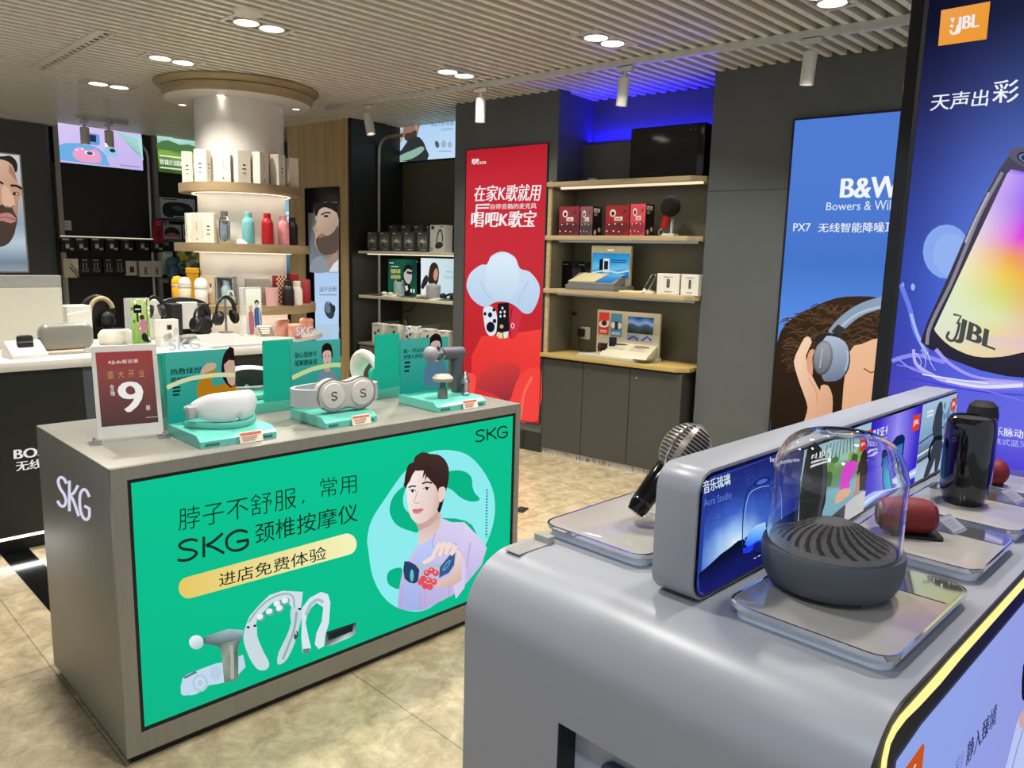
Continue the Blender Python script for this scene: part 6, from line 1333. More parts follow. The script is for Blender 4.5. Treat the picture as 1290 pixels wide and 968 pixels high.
def headphones(x, y, z, R, lb, rot=0, tone='#121213', band=None, cup=.042, tilt_=0, grp=None, stand=True):
    t = thing('headphones', lb, 'headphones', K, x, y, z, rot, grp)
    m = mat('headphone_black' if tone == '#121213' else 'headphone' + tone[1:], tone, .35); zc = R * 1.0 + cup * .9
    part('headband', MB().tube([(R * math.cos(a), 0, zc + R * 1.05 * math.sin(a)) for a in [math.radians(-8 + 196 * i / 24) for i in range(25)]], .0085, 8, flat=1.6), band or m, t)
    for sgn in (-1, 1):
        c = part('ear_cup', MB().lathe([(0, -.016), (cup * .8, -.016), (cup, -.004), (cup, .006), (cup * .85, .016), (0, .016)], 28, Matrix.Translation((sgn * R * .93, 0, zc - R * .38)) @ Matrix.Rotation(math.radians(90 - 14 * sgn), 4, 'Y') @ Matrix.Rotation(math.radians(25), 4, 'X')), m, t)
        part('ear_pad', MB().lathe([(cup * .45, 0), (cup * .6, .014), (cup * .95, .014), (cup * 1.0, 0)], 28, Matrix.Translation((sgn * R * .93 - sgn * .018, 0, zc - R * .38)) @ Matrix.Rotation(math.radians(90 - 14 * sgn), 4, 'Y') @ Matrix.Rotation(math.radians(25), 4, 'X'), cap=False), mat('ear_pad_black', '#1a1a1a', .8), c)
    if stand:
        st = part('stand', MB().lathe([(0, 0), (.05, 0), (.05, .006), (.008, .012), (.007, zc + R * .95), (0, zc + R * .95)], 24), mat('clear_stand', '#6f706e', .2), t)
    return t
x, y, s = put(137, 424)
t = thing('headphone_display', 'big black oval display holding headphones with a beige band', 'display', K, x, y + .15, zt)
part('shell', MB().prism([(21 * s * math.cos(a), .15 + 21.5 * s * math.sin(a)) for a in [2 * math.pi * i / 40 for i in range(40)]], 'y', .02, .06, .012, 3), BLACK, t)
part('beige_band', MB().tube([(14 * s * math.cos(a) + .01, -.01, .14 + 19 * s * math.sin(a)) for a in [math.radians(20 + 190 * i / 22) for i in range(23)]], .013, 8, flat=1.3), mat('beige_leather', '#b5a37d', .5), t)
part('ear_cup', MB().ball((8 * s, -.01, .09), .05, .03, .065, 24), mat('headphone_black', '#121213', .35), t); part('ear_cup', MB().ball((-11 * s, .0, .09), .035, .03, .06, 24), mat('headphone_black', '#121213', .35), t)
def posterstand(px, py, w, h, lb, dr, rot=0):
    x, y, s = put(px, py); t = thing('lit_picture_stand', lb, 'picture stand', K, x, y, zt + (.0236 if px > 268 else 0), rot, 'upright lit picture stands')
    part('block', MB().box(-w * s / 2, w * s / 2, -.02, .02, 0, h * s, .004), clear('acrylic_haze', haze=.25), t); p = card(w * s * .78, h * s * .96, -.0208, w * s * .06, .004); dr(p); p.build('picture', LIT, t); part('foot', MB().box(-w * s * .5, w * s * .5, -.03, .03, 0, .006), WHITE, t)
def runner(p):
    p.field(quad(0, 0, 1, 1), lambda u, v: mix('#cfe08a', '#7fae4a', min(1, v * .8 + .3 * math.sin(9 * u + 5 * v) ** 2)), 8, 12)
    for k in range(22): p.oval((r_.random(), r_.random()), .08, .04, r_.choice(('#e9f0c0', '#a6c862', '#5d8a3a', '#f6f7e0')))
    p.stroke([(.85, 0), (.8, 1)], .05, '#5b6b3a', up=False); p.stroke([(.3, .1), (.32, .5)], .12, '#3f4a32'); p.poly(quad(.12, .12, .55, .3), '#14161a'); p.poly(quad(.2, .2, .48, .23), '#e6e6e6')
    p.oval((.55, .4), .13, .06, '#4a3026'); p.poly([(.42, .5), (.6, .44), (.78, .5), (.84, .62), (.7, .7), (.72, .78), (.5, .78), (.46, .64)], '#c77f9a', 2); p.poly([(.5, .78), (.72, .76), (.9, .94), (1.0, .97), (.7, .96), (.5, .9)], '#2a2a2e', 2); p.stroke([(.44, .55), (.3, .66), (.42, .72)], .07, '#c98f70', 2)
posterstand(175, 434, 29, 58, 'lit picture of a runner in a pink top among green trees', runner, 4)
def girls(p):
    p.field(quad(0, 0, 1, 1), lambda u, v: ramp([(0, '#fbfbea'), (.3, '#eef2cf'), (.6, '#d8dcc0'), (1, '#b9bdb2')], v), 4, 8)
    p.oval((.3, .42), .13, .07, '#d9a98c'); p.poly([(.15, .52), (.42, .5), (.5, .75), (.44, .98), (.2, .98)], '#c06a72', 2); p.oval((.7, .3), .15, .06, '#4a3428').oval((.7, .34), .1, .05, '#e3b99c'); p.poly([(.52, .46), (.72, .4), (.95, .48), (1.0, .8), (.85, .88), (.55, .84)], '#4d6488', 2); p.stroke([(.85, .45), (.92, .8)], .05, '#dfe6ee', up=False); p.poly([(.55, .84), (.9, .84), (.85, 1), (.6, 1)], '#e2d8cc')
posterstand(317, 427, 27, 60, 'lit picture of two girls, one in a blue dress, right of the headphones', girls, 6)
x, y, s = put(199, 430)
t = thing('headphone_box', 'white box with black headphones hung before it, right of the runner picture', 'box', K, x, y + .12, zt, 4)
part('carton', MB().box(-14 * s, 13 * s, -.02, .05, 0, 51 * s, .003, 1), WHITE, t)
headphones(x - .0, y + .028, zt + .11, .06, 'black headphones tilted against the white box by the runner picture', 20, stand=False)
x, y, s = put(211, 435.5)
t = thing('earbud_box', 'small white box printed with grey earbuds at the counter front', 'box', K, x, y, zt, 8)
part('carton', MB().box(-12.5 * s, 12.5 * s, -.03, .03, 0, 33 * s, .002, 1), WHITE, t)
p = card(25 * s, 33 * s, -.0302); p.poly(quad(.38, .2, .62, .38), '#1a1a1a'); p.oval((.33, .68), .17, .15, '#a9a8a2').oval((.5, .62), .12, .12, '#8f8e88').oval((.82, .45), .13, .16, '#b5b4ae', 20).oval((.55, .93), .2, .05, '#c9c7c0'); p.build('front_print', PAPER, t)
x, y, s = put(250, 425)
t = thing('arched_display', 'wide black arched display with tall side pillars behind the headphones', 'display', K, x, y + .16, zt)
ar = [(-37 * s, 0), (-38 * s, 33 * s), (-30 * s, 42 * s), (-10 * s, 47.5 * s), (15 * s, 46 * s), (30 * s, 40 * s), (36 * s, 30 * s), (36 * s, 0)]
part('back', MB().prism(smooth(ar[1:-1], 4, False) + [ar[-1], ar[0]], 'y', .06, .1, .004), BLACK, t); part('pillar', MB().box(-24 * s, -11 * s, -.06, .06, 0, 41 * s, .003, 1), mat('soft_black', '#191a1c', .6), t); part('pillar', MB().box(13 * s, 26 * s, -.03, .06, 0, 40 * s, .003, 1), mat('soft_black', '#191a1c', .6), t)
part('white_card', MB().box(-10 * s, 13 * s, -.005, .05, 8 * s, 42 * s, .002, 1), WHITE, t)
headphones(x + .02, y + .0, zt, .075, 'black headphones lying tilted before the white card of the arched display', 35, stand=False, cup=.05)
x, y, s = put(287, 424)
headphones(x, y + .02, zt + .0236, .095, 'black over-ear headphones standing upright on the glowing counter end', 28, cup=.048)
x, y, s = put(236, 433)
t = thing('mini_speaker', 'small silver rounded speaker in front of the arched display', 'speaker', K, x, y, zt, 6)
part('body', MB().prism(rr(-10.5 * s, 0, 10.5 * s, 10.5 * s, .02), 'y', -.035, .035, .01, 3), mat('silver_mesh', '#85847d', .4, .3, .1, 500), t); part('plinth', MB().box(-14 * s, 12 * s, -.05, .05, -.0, .006), clear('acrylic_clear'), t)
x, y, s = put(335, 428)
t = thing('notice_wedge', 'small brown price notice leaning on a wedge beside the girls picture', 'notice', K, x, y, zt + .0236, -8)
part('wedge', MB().prism([(-.045, 0), (.05, 0), (.04, .065), (.034, .065)], 'x', -9 * s, 9 * s, .001, 1), WHITE, t)
p = Print(lambda u, v: Vector(((u - .5) * 18 * s, .036 - .079 * v - .002, .064 - .062 * v)), (0, -.6, .8), .0005, ab=False); p.poly(quad(0, 0, 1, 1), '#6a5848'); bars(p, 3, .15, .2, .85, .85, '#d8ccb8'); p.build('print', PAPER, t)
# ================================================================== left wall: portrait, screens, hanging goods
xp = -5.058
zz = lambda q: W.atX(*q, xp)
a, b_ = zz((24, 196)), zz((33, 343))
y1 = a.y; z1 = W.atX(20, 195.5, xp).z; z0 = W.atX(20, 342, xp).z; y0 = y1 - 1.25
t = thing('portrait_lightbox', 'lit portrait of a bearded man, cut by the left edge of the photo', 'lightbox', W, xp, (y0 + y1) / 2, z0)
part('frame', MB(True).ring([(y0 - .012, z0 - .012), (y1 + .012, z0 - .012), (y1 + .012, z1 + .012), (y0 - .012, z1 + .012)], [(y0, z0), (y1, z0), (y1, z1), (y0, z1)], 'x', xp - .002, xp + .01), WHITEM, t)
p = Print(lambda u, v: Vector((xp + .002, y0 + (y1 - y0) * u, z1 + (z0 - z1) * v)), (1, 0, 0), .0005)
p.field(quad(0, 0, 1, 1), lambda u, v: ramp([(0, '#c3c8cc'), (.35, '#a9b2b8'), (.6, '#8fa0ac'), (.75, '#b9c9d4'), (.92, '#6f8494'), (1, '#8f9aa2')], v), 3, 12); p.build('lit_sheet', LIT, t)
p = onX(W, xp + .002, .0005, 1).at(0, 180, 5.377); p.k = 3
p.poly([(-260, 120), (-200, 60), (-90, 40), (0, 92), (60, 85), (100, 110), (118, 150), (112, 200), (80, 190), (30, 150), (-40, 160), (-200, 300)], '#2b2725', 2)
p.poly([(-240, 280), (-180, 150), (-60, 110), (30, 118), (80, 150), (105, 210), (120, 270), (148, 310), (150, 345), (128, 380), (122, 450), (112, 540), (80, 600), (20, 640), (-60, 640), (-160, 560), (-230, 430)], ('g', '#d9b197', '#a1765f', 60), 2)
p.poly([(60, 140), (95, 190), (118, 265), (100, 250), (60, 200)], '#a67a64'); p.poly([(-150, 480), (-60, 440), (10, 420), (60, 410), (100, 480), (118, 520), (105, 580), (96, 620), (60, 680), (0, 706), (-90, 700), (-170, 620)], '#4b3e37', 2)
p.poly([(-20, 490), (30, 474), (70, 478), (105, 510), (108, 530), (70, 545), (20, 530), (-20, 525)], '#b97f7c', 2); p.stroke([(-20, 508), (40, 505), (106, 522)], 5, '#6f4340', 2)
p.poly([(20, 290), (60, 310), (100, 400), (95, 430), (60, 442), (20, 420), (10, 350)], '#d8b198', 2); p.stroke([(40, 430), (70, 440), (96, 425)], 7, '#7a5546', 2); p.stroke([(70, 290), (110, 292), (146, 312)], 16, '#2b211d', 2); p.oval((105, 345), 22, 12, '#2f2622').oval((112, 345), 9, 7, '#c9c2bd'); p.stroke([(-60, 260), (-10, 262), (20, 280)], 14, '#2b211d', 2)
p.build('portrait', LIT, t, 'bearded man with short curly dark hair')
def wallbox(name, lb, pts, xw, draws):
    """pts: tl,tr,br,bl image corners on the left wall"""
    q = [W.atX(*k, xw) for k in pts]; ya, yb_, zb, zt_ = min(k.y for k in q), max(k.y for k in q), min(k.z for k in q), max(k.z for k in q)
    t = thing(name, lb, 'lightbox', W, xw, (ya + yb_) / 2, zb)
    part('frame', MB(True).box(LB, xw, ya - .008, yb_ + .008, zb - .008, min(zt_ + .008, CEIL)), BLACK, t)
    p = Print(lambda u, v: Vector((xw + .0005, ya + (yb_ - ya) * u, zt_ + (zb - zt_) * v)), (1, 0, 0), .0005); draws(p); p.build('screen', LIT, t); return t
def pinkad(p):
    p.field(quad(0, 0, 1, 1), lambda u, v: mix('#d9c9f2', '#c6b4ee', .5 * u + .5 * v), 6, 6)
    p.poly([(.01, .62), (.12, .5), (.3, .45), (.45, .5), (.56, .66), (.6, .97), (.02, .95), (.012, .8)], '#6fb0e6'); p.poly(smooth([(.2, .68), (.26, .56), (.36, .62), (.44, .56), (.5, .68), (.5, .88), (.42, .93), (.26, .92), (.2, .82)], 3), '#eaa3cb'); p.oval((.38, .69), .06, .06, '#f4dbe9').oval((.38, .69), .035, .045, '#5a4a66')
    for a in ((.24, .64), (.3, .6), (.34, .66)): p.oval(a, .018, .022, '#f9e6f2')
    p.poly(rr(.36, .16, .5, .46, .05), '#6f9be0'); p.poly(quad(.39, .2, .46, .38), '#26324a'); p.oval((.62, .6), .09, .13, '#9cc9ee').oval((.64, .55), .035, .05, '#2b3442')
    for k in range(8): p.stroke([(.72 + .035 * k, .03 + .02 * k), (1, .30 + .06 * k)], .016, '#8fc3c6', up=False)
    p.k += 1; p.poly([(.7, .03), (1, .1), (1, .72), (.9, .5)], '#b3e0dd'); [p.stroke([(.71 + .03 * k, .04 + .012 * k), (.9 + .012 * k, .5 + .025 * k)], .007, '#7fb6ba', up=False) for k in range(8)]; bars(p, 1, .72, .9, .97, .96, '#8f9ac0')
wallbox('advert_screen', 'lit screen of pink and blue toy cameras high on the left wall', [(66, 153.5), (178, 169), (180, 213.5), (70.5, 203.7)], LB + .045, pinkad)
def greenad(p):
    p.field(quad(0, 0, 1, 1), lambda u, v: ramp([(0, '#bfe6dc'), (.2, '#a9d8cc'), (.3, '#7fae8a'), (.36, '#4a7a3e'), (.5, '#8fb84a'), (.7, '#5d8a34'), (1, '#33521f')], v + .05 * math.sin(12 * u)), 10, 12); p.poly([(0, .28), (.2, .16), (.42, .24), (.6, .2), (.8, .26), (1, .24), (1, .4), (0, .42)], '#4f7a4a', 2)
    p.text('智能扫描翻译笔', quad(.03, .66, .7, .8), '#f4f8f2', .03); bars(p, 1, .03, .56, .5, .62, '#f4f8f2'); bars(p, 1, .03, .86, .62, .93, '#dfeadb')
wallbox('advert_screen', 'lit screen of a green landscape half hidden by the round column', [(197.5, 169), (262, 176), (262, 223), (200.5, 216)], LB + .045, greenad)
xs = LB + .12
t = thing('wall_rail', 'thin lit rail over the hanging packs on the left wall', 'rail', W, LB, -1, 1.6)
a, b_ = W.atX(76, 296.5, xs), W.atX(196, 301.2, xs); zr = (a.z + b_.z) / 2
part('rail', MB(True).box(LB, xs, a.y, b_.y, zr - .02, zr + .0, .002, 1), FRM, t); part('light_edge', MB(True).box(xs, xs + .004, a.y, b_.y, zr - .008, zr), glow('rail_light', '#fff6dc', .9), t)
q = W.atX(83.7, 284, LB)
t = thing('wall_socket', 'pale wall socket on the dark left wall above the hanging packs', 'socket', W, LB, q.y, q.z)
part('plate', MB().box(0, .012, -.045, .045, -.05, .05, .003), WHITE, t); p = Print(lambda u, v: Vector((.0125, (u - .5) * .07, (.5 - v) * .07)), (1, 0, 0), ab=False); [p.poly(quad(a, b, a + .12, b + .1), '#55524c', up=False) for a in (.15, .4, .7) for b in (.15, .6)]; p.build('pin_holes', PAPER, t)
ordn = ['first', 'second', 'third', 'fourth', 'fifth', 'sixth', 'last']
def hangpack(px, py0, py1, wpx, lb, m, dr, grp, xw=LB + .10):
    a, b_ = W.atX(px, py0, xw), W.atX(px, py1, xw); s = msc(W.pt(xw, a.y, a.z)); w = wpx * s
    t = thing('hanging_pack', lb, 'pack', W, xw, a.y, b_.z, 90, grp); h = a.z - b_.z
    part('pack', MB().box(-w / 2, w / 2, 0, .05, 0, h, .003, 1), m, t); p = card(w, h, -.0005); dr(p); p.build('front_print', PAPER, t); part('hook', MB().cyl((0, .05, h - .01), (0, .10, h - .01), .004), STEEL, t)
def pk1(c): return lambda p: (p.poly(quad(.08, .0, .6, .14), '#c9c6bc'), p.poly(quad(.3, .42, .58, .72), c), p.oval((.45, .36), .2, .08, '#55534e'), p.poly(quad(.62, .68, .9, .82), '#b9b6ac'))
def pk2(p): p.poly(quad(.2, .06, .7, .14), '#8d8a84'); p.stroke([(.32, .25), (.32, .6)], .06, '#b9b6ac', up=False); p.stroke([(.6, .25), (.6, .6)], .06, '#b9b6ac', up=False); p.oval((.48, .75), .34, .13, '#77756f').oval((.48, .74), .22, .07, '#1a1a1a')
BLK2 = mat('pack_black', '#121210', .4)
for (px, c), o in zip(((85.4, '#d8d6cc'), (102.8, '#c3c1b8'), (122.7, '#b9d8a0'), (141.3, '#dcdad2'), (159.9, '#a9a79f'), (180, '#b3b0b0'), (198, '#b0a9a9')), ordn):
    hangpack(px, 300.5, 318, 15.5, f'black accessory pack, {o} from the left in the upper hanging row', BLK2, pk1(c), 'black packs in the upper hanging row')
for px, o in zip((107, 121, 137, 151), ordn): hangpack(px, 326, 345.5, 13, f'black earphone pack, {o} of four in the lower hanging row', BLK2, pk2, 'black packs in the lower hanging row')
hangpack(89, 326, 350, 17.5, 'cream pack with a stylus picture at the left of the lower row', mat('cream_pack', '#cfc9ae', .5), lambda p: (p.poly(quad(.62, 0, 1, .5), '#e2ddc6'), p.stroke([(.5, .28), (.95, .78)], .06, '#26241f', up=False), p.stroke([(.4, .42), (.95, .98)], .07, '#26241f', up=False)), None)
WP = mat('grey_white_pack', '#c6c3ba', .5)
hangpack(165.5, 329, 347.5, 13.5, 'grey-white pack with a dark square picture in the lower row', WP, lambda p: p.poly(quad(.3, .38, .72, .78), '#2c2a26'), None)
def eight(p): p.oval((.5, .5), .13, .11, '#22201d').oval((.5, .5), .06, .05, '#c6c3ba').oval((.5, .72), .15, .13, '#22201d').oval((.5, .72), .07, .06, '#c6c3ba')
hangpack(183, 329, 349, 14.5, 'grey-white pack with a bent figure-eight picture, left of two', WP, lambda p: (eight(p), p.oval((.62, .42), .06, .05, '#b06a3a')), None)
hangpack(197, 329, 349, 13.5, 'grey-white pack with a straight figure-eight picture, right of two', WP, eight, None)
def wcarton(name, lb, px0, px1, py0, py1, m, dr, d=.1, xw=LB + .14, grp=None, cat='box'):
    a, b_, c_ = W.atX(px0, py1, xw), W.atX(px1, py1, xw), W.atX((px0 + px1) / 2, py0, xw); w = b_.y - a.y; h = c_.z - (a.z + b_.z) / 2
    t = thing(name, lb, cat, W, xw, (a.y + b_.y) / 2, (a.z + b_.z) / 2, 90, grp); part('carton', MB().box(-w / 2, w / 2, 0, d, 0, h, .003, 1), m, t); p = card(w, h, -.0005); dr(p); p.build('front_print', PAPER, t); return a.z, (a.y, b_.y)
def robot(p): p.poly(quad(0, 0, 1, 1), '#b9bcc0'); p.poly([(.1, .3), (.4, .2), (.8, .25), (.95, .6), (.8, .92), (.2, .95), (.05, .7)], '#1d1f22', 2); p.poly([(.3, .45), (.5, .38), (.7, .5), (.5, .62)], '#5a5f66', 2); bars(p, 1, .05, .05, .5, .14, '#2a2c30'); bars(p, 1, .35, .86, .9, .95, '#e6e6e6')
wcarton('robot_kit_box', 'dark robot kit box with a pale border on the upper bay shelf', 203, 246, 250, 276, mat('grey_card', '#8d9190', .5), robot)
def car(p): p.poly(quad(0, 0, 1, 1), '#a9abb0'); p.poly([(.1, .4), (.4, .15), (.8, .3), (.9, .7), (.15, .75)], '#1d1c20', 2); p.poly([(.1, .7), (.5, .55), (.9, .72), (.9, .95), (.1, .95)], '#b06a66', 2); bars(p, 1, .1, .85, .9, .95, '#e6dcdc')
wcarton('toy_car_box', 'grey toy car box with a reddish lower half, left of two', 206, 229, 283, 302, mat('grey_card', '#8d9190', .5), car); wcarton('toy_car_box', 'dark toy box mostly hidden behind the cream boxes', 231, 262, 283, 302, BLK2, robot)
hangpack(199.5, 276, 306, 11, 'bright red hanging pack at the bay frame', mat('red_pack', '#8c1420', .45), lambda p: (bars(p, 2, .1, .1, .8, .3, '#c9646a'), p.oval((.5, .6), .2, .12, '#5a0c14')), None, LB + .2)
def bayshelf(py, lb):
    a = W.atX(208, py, LB + .14); t = thing('bay_shelf', lb, 'shelf', W, LB, a.y + .45, a.z); part('board', MB(True).box(LB, LB + .22, a.y - .0, a.y + 1.0, a.z - .011, a.z - .003, .001, 1), mat('bay_shelf_grey', '#8a8a84', .4), t); part('bracket', MB(True).box(LB, LB + .18, a.y, a.y + .02, a.z - .06, a.z - .02), FRM, t)
bayshelf(302.6, 'grey shelf under the toy car boxes'); bayshelf(276.6, 'grey shelf under the robot kit box'); bayshelf(350, 'grey shelf under the blue toy figure')
wcarton('picture_box', 'pale green picture box behind the blue toy figure', 205, 219, 317, 346, mat('pale_green_card', '#a9c0a0', .5), lambda p: (p.field(quad(.1, .1, .9, .9), lambda u, v: mix('#dfe9d0', '#6f9a6a', v), 2, 4), p.oval((.5, .5), .25, .2, '#7a9a8a')), d=.09, xw=LB + .1)
wcarton('picture_box', 'yellow-green flower picture box by the round column', 227, 262, 317, 346, mat('moss_card', '#8a9a4a', .5), lambda p: [p.oval((r_.random(), r_.random()), .1, .09, r_.choice(('#e9c63a', '#f3e7a0', '#6f9a4a', '#a9c6d0', '#3f6a3a'))) for k in range(40)], d=.09, xw=LB + .1)
a = W.atX(218, 349, LB + .17)
t = thing('toy_figure', 'steel-blue toy figure on the lower bay shelf', 'toy', W, LB + .17, a.y, a.z, 90)
part('body', MB().lathe([(0, 0), (.06, .0), (.065, .06), (.05, .12), (0, .13)], 24), mat('toy_blue', '#4c6c84', .5), t); part('head', MB().ball((0, 0, .17), .062, .055, .055), mat('toy_blue', '#4c6c84', .5), t)
for s in (-1, 1): part('arm', MB().tube([(s * .05, -.01, .11), (s * .09, -.02, .08), (s * .09, -.03, .04)], .018, 8), mat('toy_blue', '#4c6c84', .5), t)
# ================================================================== digital screen in the timber pier
yt = -.03
q = [W.atY(*k, yt - .012) for k in ((384, 237), (427, 235), (429, 441), (386, 441))]
xa, xb, za, zb = (q[0].x + q[3].x) / 2, (q[1].x + q[2].x) / 2, (q[0].z + q[1].z) / 2, .55
t = thing('portrait_screen', 'tall black screen on the timber pier: bearded man above, earbud below', 'screen', W, (xa + xb) / 2, yt, zb)
part('case', MB(True).box(xa, xb, yt - .012, yt, zb, za, .004, 1), GLOSSBLK, t)
def C4(p): p.cv = lambda q: (180 + min(q[0], 963) / 3.903, 230 + q[1] / 3.903); return p
p = C4(onY(W, yt - .0125, .0005)); p.poly([(812, 150), (838, 150), (838, 112), (962, 112), (964, 440), (822, 440), (815, 300)], [H(c) for c in ('#3a3a38', '#55534e', '#2b2a28', '#2a2826', '#9aa0a6', '#7f8a94', '#4a4a48')])
p.poly([(862, 105), (930, 98), (975, 108), (990, 180), (970, 260), (960, 380), (912, 390), (905, 350), (870, 345), (846, 305), (848, 270), (843, 240), (836, 225), (850, 200), (848, 160)], ('g', '#d0b6a2', '#8d7261', 50), 2); p.poly([(840, 110), (866, 100), (962, 100), (990, 130), (985, 200), (955, 150), (900, 122), (868, 135), (855, 170), (846, 150)], '#262221', 2)
p.poly([(850, 280), (880, 262), (912, 262), (942, 240), (962, 210), (985, 260), (962, 330), (930, 352), (890, 356), (862, 330)], '#5d4d44', 2); p.poly([(858, 268), (876, 252), (896, 256), (880, 272)], '#9a6e64', 2); p.stroke([(878, 160), (900, 148), (925, 150)], 7, '#2a2220', 2); p.oval((902, 166), 12, 6, '#2f2826'); p.stroke([(858, 180), (846, 226), (862, 240)], 5, '#8d7464', 2)
p.poly([(905, 380), (960, 340), (966, 440), (900, 440)], '#a58b7a'); p.poly([(822, 440), (838, 380), (880, 362), (905, 390), (915, 440)], '#8c959c', 2); p.poly([(915, 440), (940, 400), (966, 380), (966, 440)], '#dfe3e6'); p.build('portrait', SCRN, t)
p = C4(onY(W, yt - .0125, .0005)); p.field([(843, 442), (965, 442), (966, 800), (850, 800)], lambda u, v: ramp([(0, '#b3cff2'), (.5, '#bcd9f8'), (1, '#b0d0f4')], v), 3, 6)
p.text('因不会困', [(870, 513), (952, 510), (952, 536), (870, 539)], '#5f7390', .02); bars(p, 1, 868, 550, 958, 560, '#8099b8'); p.oval((918, 628), 24, 44, '#39424e', -12).oval((910, 618), 13, 26, '#6f7b88', -12).oval((938, 622), 10, 20, '#2a323c').oval((916, 590), 8, 6, '#8c97a4'); p.build('earbud_advert', SCRN, t)
# narrow blue advert beyond the pier
q = [W.atY(*k, .6) for k in ((355, 240), (368, 240), (368, 345))]
t = thing('blue_advert_panel', 'narrow strip of a blue lit advert between the column and the timber pier', 'lightbox', W, q[1].x - .2, .6, q[2].z)
part('frame', MB(True).box(q[1].x - .42, q[1].x + .01, .6, .619, q[2].z - .01, q[1].z + .01), BLACK, t)
p = Print(lambda u, v: Vector((q[1].x - .41 + .41 * u, .599, q[1].z + (q[2].z - q[1].z) * v)), (0, -1, 0), .0005); p.field(quad(0, 0, 1, 1), lambda u, v: ramp([(0, '#8ec3de'), (.5, '#7fb4d0'), (.8, '#5a7f96'), (1, '#3a5668')], v), 2, 6); bars(p, 4, .45, .25, .95, .5, '#d8ecf6'); p.build('lit_sheet', LIT, t)
# ================================================================== alcove
AB = .62
A5 = lambda q: (q[0] / 3.903 + 430, q[1] / 3.903 + 100)
ya = .585
q = [W.atY(*k, ya) for k in ((494, 152), (494, 204.5), (572, 199))]
xa, zb = q[0].x, (q[1].z + q[2].z) / 2
t = thing('advert_lightbox', 'lit advert of a man in profile by the ceiling, left of the pillar', 'lightbox', W, (xa - .98) / 2, ya, zb)
part('frame', MB(True).box(xa - .01, -.985, ya, AB - .001, zb - .01, CEIL), BLACK, t)
p = Print(lambda u, v: Vector((xa + (-.985 - xa) * u, ya - .0004, CEIL + (zb - CEIL) * v)), (0, -1, 0), .0005); p.field(quad(0, 0, 1, 1), lambda u, v: mix('#a9cdf0', '#c9e2f8', .5 * u + .5 * v), 4, 4); p.build('lit_sheet', LIT, t)
p = onY(W, ya - .0004, .0005); p.k = 3; p.at(430, 100, 3.903)
p.poly([(250, 260), (262, 245), (280, 240), (300, 260), (300, 300), (268, 340), (252, 340)], '#b99472', 2); [p.stroke([(272, 290), (282, 240)], 8, '#c9a480', up=False), p.stroke([(282, 300), (296, 250)], 8, '#c9a480', up=False)]; p.k += 1
p.poly([(300, 195), (330, 170), (370, 178), (388, 215), (380, 250), (372, 280), (340, 300), (318, 302), (312, 282), (302, 265), (306, 240)], '#8d7262', 2); p.poly([(318, 190), (345, 170), (380, 180), (388, 220), (372, 240), (360, 205), (330, 200)], '#2a2320', 2); p.oval((372, 235), 8, 14, '#b08f7c'); p.poly([(310, 270), (345, 262), (365, 250), (372, 280), (338, 302), (316, 300)], '#4a3830', 2)
p.poly([(256, 400), (262, 375), (300, 345), (330, 300), (370, 280), (400, 300), (418, 340), (424, 398)], '#2f3434', 2); p.poly([(258, 398), (300, 370), (360, 345), (395, 330), (410, 345), (370, 380), (320, 399)], '#8fb6a4', 2); p.build('portrait', LIT, t)
p = onY(W, ya - .0004, .0005); p.k = 6; p.at(430, 100, 3.903); p.text('5合1多场景', [(442, 207), (556, 190), (556, 226), (442, 234)], '#4a6a96', .01); p.text('沉浸聆听', [(490, 242), (550, 238), (550, 250), (490, 254)], '#5f7fa8'); p.oval((472, 320), 10, 18, '#4f5f74', -15).oval((505, 318), 12, 18, '#9fb3c8').oval((535, 322), 10, 16, '#9fb3c8'); bars(p, 1, 480, 352, 548, 358, '#6f8cb4'); p.build('advert_lettering', LIT, t)
AWH = mat('alcove_shelf_white', '#c9c6ae', .35)
def ashelf(zt, lb):
    t = thing('wall_shelf', lb, 'shelf', W, -1.6, .1, zt - .025, 0, 'pale shelves in the alcove')
    part('board', MB(True).prism([(-2.25, .03), (-2.20, -.01), (-.985, -.01), (-.985, .60), (-2.25, .60)], 'z', zt - .025, zt, .003), AWH, t)
    part('light_bar', MB(True).box(-2.2, -1.0, .10, .12, zt - .034, zt - .025), glow('alcove_bar', '#fff2d4', 1.2), t)
    lamp('shelf_light', 'AREA', W.pt(-1.6, .12, zt - .04), 2.2, 1.1, target=W.pt(-1.6, .2, 0), col=(1, .93, .74), shape='RECTANGLE', size_y=.03)
ZA, ZB, ZD = 1.577, 1.158, .70
ashelf(ZA, 'pale shelf of grey earphone boxes in the alcove'); ashelf(ZB, 'pale shelf with two advert screens in the alcove')
t = thing('alcove_cabinet', 'low grey cabinet at the bottom of the alcove', 'cabinet', W, -1.6, .3, 0); part('body', MB(True).box(-2.25, -.985, .04, .6, 0, ZD - .02), mat('alcove_cabinet_grey', '#6b675c', .4), t); part('top', MB(True).box(-2.25, -.985, .02, .6, ZD - .02, ZD, .002, 1), mat('alcove_top_grey', '#8f8b7f', .35), t); part('door', MB(True).box(-2.24, -1.62, .03, .04, .06, ZD - .03, .001, 1), mat('alcove_cabinet_grey', '#6b675c', .4), t); part('door', MB(True).box(-1.61, -.99, .03, .04, .06, ZD - .03, .001, 1), mat('alcove_cabinet_grey', '#6b675c', .4), t)
V = lambda q: (q[0] / 8.06 + 440, q[1] / 8.06 + 270)
def abox(name, lb, q0, q1, z, y, d, m, dr, grp=None, h=None):
    a, b = W.atY(*V(q0), y), W.atY(*V(q1), y); return carton(name, lb, W, (a.x + b.x) / 2, y + d / 2, z, b.x - a.x, d, h or (a.z - z), 0, m, dr, grp)
EB = mat('earphone_box_grey', '#4f4e4a', .4)
